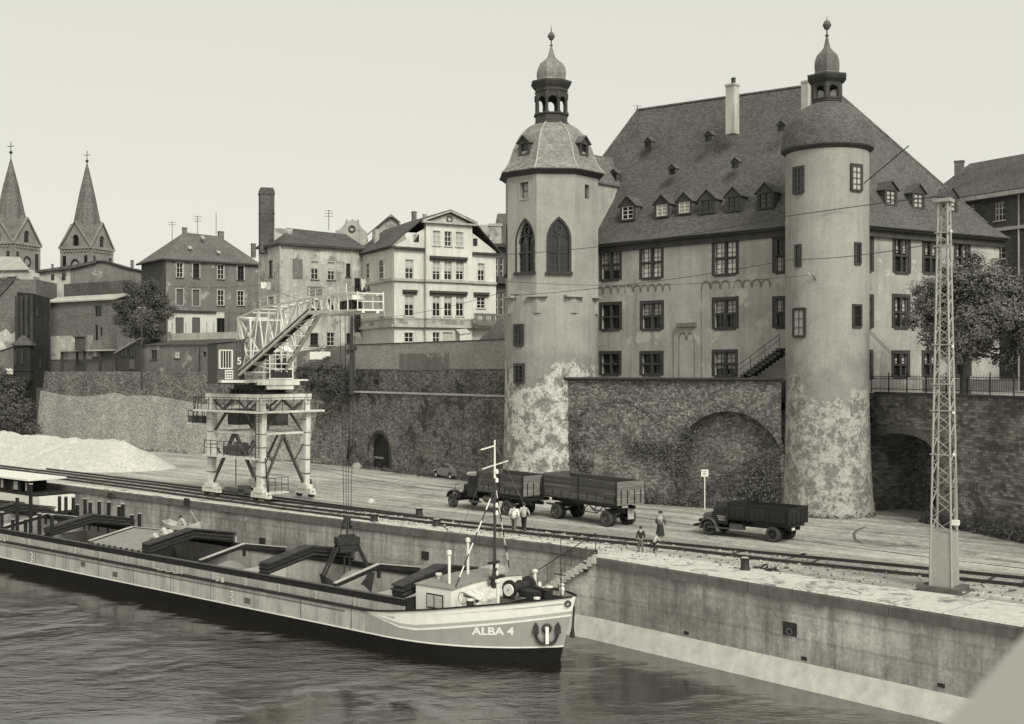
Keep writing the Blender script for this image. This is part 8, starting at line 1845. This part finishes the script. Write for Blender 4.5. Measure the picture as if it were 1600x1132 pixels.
for s in (-1, 1):
    for xx in (1.22, -1.15): wheel(c5, xx, s*.66, .31, .15, s, 'rubber', 'chrome'); fender(c5, xx, s*.5, s*.80, .42, 0, 175, 'car_grey', zc=.30)
    m = MB(); m.box((.05, s*.705, 1.17), (.75, .02, .26)); m.box((-.65, s*.70, 1.15), (.4, .02, .22)); m.build('window', 'glass', c5, world=False)
    m = MB(); m.lathe((1.72, s*.6, .62), [(.01, -.1), (.1, -.04), (.1, .03), (.01, .06)], 10, axis=(V(0, 1, 0), V(0, 0, 1), V(1, 0, 0))); m.build('headlight', 'chrome', c5, world=False)
m = MB(); m.slab([V(.42, -.5, 1.32), V(.62, -.55, 1.1), V(.62, .55, 1.1), V(.42, .5, 1.32)], V(1, 0, .5), .02); m.build('windscreen', 'glass', c5, world=False)
m = MB(); m.box((2.1, 0, .4), (.06, 1.4, .1)); m.box((-2.1, 0, .42), (.06, 1.4, .1)); m.build('bumper', 'chrome', c5, world=False)

# ================================================================== PEOPLE
def skinned(J_, E_, R_, name, mat, par, sub=2, root=0):
    me = bpy.data.meshes.new(name); me.from_pydata([Vector(p) for p in J_], E_, []); ob_ = bpy.data.objects.new(name, me); COL.objects.link(ob_)
    ob_.modifiers.new('skin', 'SKIN'); sv = me.skin_vertices[0].data
    for i, r in enumerate(R_): sv[i].radius = r if isinstance(r, tuple) else (r, r); sv[i].use_root = (i == root)
    ob_.modifiers.new('sub', 'SUBSURF').levels = sub; dg = bpy.context.evaluated_depsgraph_get(); m2 = bpy.data.meshes.new_from_object(ob_.evaluated_get(dg))
    bpy.data.objects.remove(ob_); bpy.data.meshes.remove(me); m2.name = name; m2.materials.clear(); m2.materials.append(MATS[mat])
    for p in m2.polygons: p.use_smooth = True
    o = bpy.data.objects.new(name, m2); COL.objects.link(o); o.parent = par; return o
def person(loc, face, label, H=1.75, top_='cloth_white', legs_='cloth_dark', lean=0.0, step=.25, arms=((.1, .1), (.1, .1)), hat=None, skirt=None, hair='hair', bare=False, group=None, crouch=0.0, kidhead=1.0):
    """local frame: x forward, y left; arms: (forward, out) of each hand; lean: trunk tilt forward in radians"""
    k = H/1.75; t = thing('person', loc, face, label, 'person', group)
    hip = V(0, 0, (.92-crouch)*k); L = lean
    def tr_(h, f=0, s=0): return hip+V(sin(L)*h+cos(L)*f, s, cos(L)*h-sin(L)*f)*k if True else None
    spine, chest, neck, head = tr_(.18), tr_(.42), tr_(.56, .01), tr_(.70, .03)
    J_ = [hip, spine, chest, neck, head]; E_ = [(0, 1), (1, 2), (2, 3), (3, 4)]; R_ = [(.13*k, .10*k), (.115*k, .09*k), (.14*k, .10*k), (.05*k, .05*k), (.085*k, .10*k)]
    J_.append(tr_(.80, .02)); E_.append((4, 5)); R_.append((.07*k, .085*k))
    legs = []; arm_ = []
    for i, s in enumerate((1, -1)):
        fx = step*(1 if i == 0 else -1)*k
        h0 = hip+V(0, s*.09*k, -.05*k); kn = V((fx*.5+.05*k+crouch*.35), s*.10*k, hip.z*.53); an = V(fx-.02*k, s*.10*k, .08*k); to = an+V(.17*k, 0, -.05*k); 
        b = len(J_); J_ += [h0, kn, an, to]; E_ += [(0, b), (b, b+1), (b+1, b+2), (b+2, b+3)]; R_ += [.085*k, .058*k, .042*k, .038*k]; legs.append((h0, kn, an, to))
        af, ao = arms[i]; sh = tr_(.48, 0, s*.19); hd = sh+V(af*k, s*ao*k, -.50*k+abs(af)*.35*k); el = (sh+hd)/2+V(-.05*k, s*.05*k, -.03*k); 
        b = len(J_); J_ += [sh, el, hd]; E_ += [(2, b), (b, b+1), (b+1, b+2)]; R_ += [.055*k, .042*k, .030*k]; arm_.append((sh, el, hd))
        d = (hd-el).normalized(); sd_ = V(0, 1, 0)
        for q in range(4): bb = len(J_); J_ += [hd+d*.05*k+sd_*(q-1.5)*.020*k, hd+d*(.115-.008*abs(q-1.3))*k+sd_*(q-1.5)*.024*k+V(.01, 0, 0)]; E_ += [(b+2, bb), (bb, bb+1)]; R_ += [.011*k, .008*k]
        bb = len(J_); J_ += [hd+V(.045*k, 0, -.02*k)]; E_ += [(b+2, bb)]; R_ += [.010*k]
    R_ = [tuple(v*1.12 for v in q) if isinstance(q, tuple) else q*1.15 for q in R_]
    skinned(J_, E_, R_, 'body', 'skin', t, 1)
    m = MB(); f = V(cos(L), 0, -sin(L)); hc = head+V(0, 0, .02*k)       # face: nose, ears, eyes, mouth
    m.lathe(hc+f*.10*k, [(.012*k, -.03*k), (.018*k, -.01*k), (.008*k, .03*k)], 6); 
    for s in (-1, 1): m.lathe(hc+V(0, s*.085*k, 0), [(.005, -.03*k), (.02*k, 0), (.008, .03*k)], 6)
    m.build('face_features', 'skin', t, world=False, smooth=True)
    m = MB(); 
    for s in (-1, 1): m.lathe(hc+f*.092*k+V(0, s*.034*k, .03*k), [(.001, -.012*k), (.012*k, 0), (.001, .012*k)], 6)
    m.box(hc+f*.093*k+V(0, 0, -.055*k), (.01*k, .045*k, .010*k)); m.build('eyes', 'hair', t, world=False)
    # clothes follow the same bones
    if not bare:
        Jt = [hip+V(0, 0, -.06*k), spine, chest, neck-V(0, 0, .03*k)]; Et = [(0, 1), (1, 2), (2, 3)]; Rt = [(.155*k, .125*k), (.14*k, .115*k), (.165*k, .125*k), (.065*k, .065*k)]
        for sh, el, hd in arm_: b = len(Jt); Jt += [sh, el, el.lerp(hd, .85)]; Et += [(2, b), (b, b+1), (b+1, b+2)]; Rt += [.075*k, .060*k, .047*k]
        skinned(Jt, Et, [tuple(v*1.2 for v in q) if isinstance(q, tuple) else q*1.2 for q in Rt], 'shirt', top_, t, 1)
    Jt = [hip+V(0, 0, .06*k)]; Et = []; Rt = [(.15*k, .12*k)]
    for h0, kn, an, to in legs: b = len(Jt); Jt += [h0, kn, an+V(0, 0, .02*k)]; Et += [(0, b), (b, b+1), (b+1, b+2)]; Rt += [.10*k, .078*k, .060*k]
    Rt = [tuple(v*1.2 for v in q) if isinstance(q, tuple) else q*1.2 for q in Rt]
    if not skirt: skinned(Jt, Et, Rt, 'trousers', legs_, t, 1)
    else:
        m = MB(); m.lathe(V(hip.x, 0, 0), [(.15*k, hip.z+.10*k), (.19*k, hip.z-.05*k), (.23*k, hip.z-.35*k), (.27*k, hip.z-.55*k), (.25*k, hip.z-.54*k)], 16); m.build('skirt', legs_, t, world=False, smooth=True)
    m = MB()
    for h0, kn, an, to in legs: m.box(an+V(.06*k, 0, -.045*k), (.26*k, .09*k, .07*k))
    m.build('shoes', 'cloth_dark', t, world=False)
    m = MB(); hd = head+V(0, 0, .05*k)
    if hat: m.lathe(hd, [(.118*k, .0), (.12*k, .05*k), (.11*k, .10*k), (.01, .125*k)], 14); m.box(hd+V(.11*k, 0, .02*k), (.10*k, .14*k, .015*k)); m.build('cap', hat, t, world=False, smooth=True)
    else: m.lathe(hd-f*.018*k, [(.075*k, -.09*k), (.098*k, -.03*k), (.104*k, .03*k), (.09*k, .085*k), (.01, .118*k)], 14); m.build('hair', hair, t, world=False, smooth=True)
    return t
aw = atan2(WL1.y-WLR.y, WL1.x-WLR.x)
person(gr(803, 832), radians(75), 'man in white shirt and dark trousers walking across the rails with his back turned', 1.74, 'cloth_white', 'cloth_grey', .08, .22, ((.18, .12), (-.05, .12)))
person(gr(818.5, 829), radians(80), 'man in pale open jacket and dark trousers walking beside the man in the white shirt', 1.72, 'cloth_light', 'cloth_dark', .04, .20, ((-.10, .08), (.12, .16)))
person(gr(1001, 863), radians(95), 'boy in dark jersey standing legs apart on the pale quay edge', 1.42, 'cloth_dark', 'cloth_grey', 0, .18, ((.04, .06), (.04, .06)))
person(gr(1031.5, 847), radians(70), 'woman in grey blouse, dark skirt and cap standing behind a child', 1.78, 'cloth_grey', 'cloth_dark', .04, .05, ((.25, .05), (.28, .05)), hat='cloth_dark', skirt=True)
person(gr(1022, 864), radians(35), 'small child in light patterned top leaning forward in front of the woman', 1.12, 'cloth_light', 'cloth_dark', .45, .16, ((.35, .05), (.3, .1)))
person(gr(681, 742), radians(-100), 'dark-dressed man standing by the city wall left of the small car', 1.75, 'cloth_dark', 'cloth_dark', .02, .08, ((.1, .08), (.05, .08)))
person(PB(-23.7, 8.05, -1.66), radians(150), 'bare-backed man bending forward in the small rowing boat', 1.7, 'cloth_white', 'cloth_dark', .75, .10, ((.25, .1), (.3, .1)), bare=True, crouch=.38)
person(PB(-17.6, 7.8, -2.56), radians(150), 'person in white shirt crouching low behind the hatches, right of the rowing boat', 1.7, 'cloth_white', 'cloth_dark', .3, .06, ((.2, .1), (.2, .1)), crouch=.3)

# ================================================================== WIRES, POLES, WASHING
def cable(pts, r, label, sag=.0, name='overhead_cable', grp='overhead wires'):
    m = MB(); a, b = pts[0], pts[-1]
    if len(pts) == 2 and sag: pts = [a.lerp(b, i/14)-V(0, 0, sag*4*(i/14)*(1-i/14)) for i in range(15)]
    m.tube(pts, r, 5); tag(m.build(name, 'iron_dark'), label, 'cable', grp); 
mtop = at(1466, 307, 52.2)
hL = at(790, 398, 91); cable([mtop, at(1345, 322, 78.0), at(1230, 338, 78.5)], .03, 'thick cable from the lattice mast top to the round tower'); cable([at(1230, 338, 78.5), hL], .022, 'wire from the round tower across the castle roof edge to the octagonal tower', .4)
cable([at(1474, 378, 52), at(1237, 406, 78.5)], .02, 'wire from the lattice mast to the round tower, below the thick cable', .2)
cable([at(1237, 406, 78.5), at(805, 462, 91.1)], .02, 'lower wire across the castle facade between the two towers', .3)
cable([at(1268, 430, 78.6), at(792, 440, 91.5)], .015, 'thin wire just below the castle facade frieze', .5)
cable([at(1268, 430, 78.6), at(1398, 560, 81)], .02, 'left of two wires slanting down to the right terrace from the round tower'); cable([at(1272, 430, 78.6), at(1404, 562, 81)], .02, 'right of two wires slanting down to the right terrace from the round tower')
m = MB(); p = at(1268, 430, 78.5); m.bar(p+V(-.3, .1, 0), p+V(.3, 0, 0), .06); m.lathe(p+V(-.2, -.05, .02), [(.05, 0), (.07, .08), (.03, .14)], 8); m.lathe(p+V(.1, -.05, .02), [(.05, 0), (.07, .08), (.03, .14)], 8); m.bar(p+V(.3, .1, -.1), p+V(.4, .1, -.3), .05); m.build('insulator_bracket', 'trim_light', rt_)
m = MB(); p = at(805, 462, 91.2); m.bar(p+V(-.4, .1, .05), p+V(.25, -.1, .05), .06); m.bar(p+V(.0, .3, -.4), p+V(0, -.1, .05), .06); m.build('insulator_bracket', 'iron_dark', ot)
pl = at(549, 476, 119.5); wp = thing('wooden_pole', V(pl.x, pl.y, 7.6), 0, 'thick dark wooden pole on the city wall beside the crane jib head', 'pole')
m = MB(); m.tube([V(pl.x, pl.y, 7.6), V(pl.x+.05, pl.y, pl.z)], [.24, .15], 9); m.build('post', 'wood_pole', wp); m = MB(); p = at(549, 548, 119.4); m.bar(p-V(.6, .2, 0), p+V(.6, -.2, .1), .12); m.box(p+V(-.35, -.2, -.1), (.2, .2, .5)); m.box(p+V(.5, -.2, .2), (.2, .2, .35)); m.build('cross_arm', 'iron_dark', wp)
pl2 = at(221.5, 478, 142); wp2 = thing('wooden_pole', V(pl2.x, pl2.y, 7.6), 0, 'slim dark pole in front of the bushy tree on the left city wall', 'pole'); m = MB(); m.tube([V(pl2.x, pl2.y, 7.6), pl2], [.14, .10], 8); m.build('post', 'wood_pole', wp2); m = MB(); m.bar(pl2-V(.5, 0, .2), pl2+V(.5, 0, -.2), .07); m.build('cross_arm', 'trim_light', wp2)
cable([at(549, 480, 119.4), pl2], .02, 'wire between the slim pole by the tree and the thick wooden pole', .8); cable([at(549, 500, 119.4), at(792, 455, 92)], .02, 'wire from the thick wooden pole to the octagonal tower', .5); cable([pl2, at(-60, 500, 160)], .02, 'wire leaving the slim pole towards the left edge', .8)
cable([at(549, 484, 119.4), at(405, 445, 143)], .018, 'wire from the thick wooden pole to the corner of the brick-chimney house', .4); cable([at(405, 445, 143), at(262, 447, 137)], .018, 'wire across the dark stuccoed house', .3)
for i, (px, w_, h_) in enumerate(((489, 8, 12), (498.5, 9, 12), (505.5, 5, 9), (512, 7, 7))):
    p = at(px, 550, 127); s = FP/127; m = MB(); ww, hh = w_/s, h_/s
    k_n = 6; 
    for q in range(k_n): m.box(p+V(ww*(q/(k_n-1)-.5), .04*sin(q*2), -hh/2+.04*sin(q*3+i)), (ww/(k_n-1)+.02, .05, hh*(1-.06*(q % 2))))
    tag(m.build('laundry', 'cloth_white'), 'white washing on the line right of the crane cab, %s from the left' % ('first piece', 'second piece', 'third piece', 'fourth piece')[i], 'laundry', 'washing on the line behind the crane')
cable([at(483, 544.5, 127), at(520, 544, 127)], .02, 'short clothes line holding the white washing behind the crane', name='clothes_line')
for i, (px, py, w_, h_, Y) in enumerate(((413, 446, 7, 10, 140), (420, 447, 5, 12, 139.6), (569, 445, 6, 18, 143.3))):
    p = at(px, py-h_/2, Y-.4); s = FP/Y; m = MB(); 
    for q in range(4): m.box(p+V(w_/s*(q/3-.5), -.1+.03*sin(q*2), -h_/s/2-.05*(q % 2)), (w_/s/3+.02, .06, h_/s*(1-.12*(q % 2))))
    tag(m.build('laundry', 'cloth_light' if i == 1 else 'cloth_white'), ('white cloth hanging below the upper left window of the brick-chimney house', 'longer pale cloth beside the white one on the brick-chimney house', 'cloths hanging from the balcony between brick-chimney house and villa')[i], 'laundry')
m = MB(); 
for p, s in (((gr(556, 731)), .55), ((gr(549, 728)), .4), ((gr(580, 783)), .3)): pass
def rock(px, py, s, label, m_='trim_light'):
    p = gr(px, py); x = MB(); x.lathe(p, [(s, -.05), (s*.95, s*.35), (s*.6, s*.8), (.02, s*.95)], 7); o = x.build('boulder', m_); R_ = random.Random(int(px)); 
    for v in o.data.vertices: v.co += V(R_.uniform(-.15, .15), R_.uniform(-.15, .15), R_.uniform(-.12, .12))*s
    tag(o, label, 'boulder')
rock(557, 732, .62, 'pale boulder at the wall foot left of the arched gate'); rock(548, 727, .8, 'taller grey boulder against the wall corner, left of the pale one', 'concrete_dark'); rock(580, 786, .34, 'small pale stone block lying on the quay between gate and rails', 'stone_light')
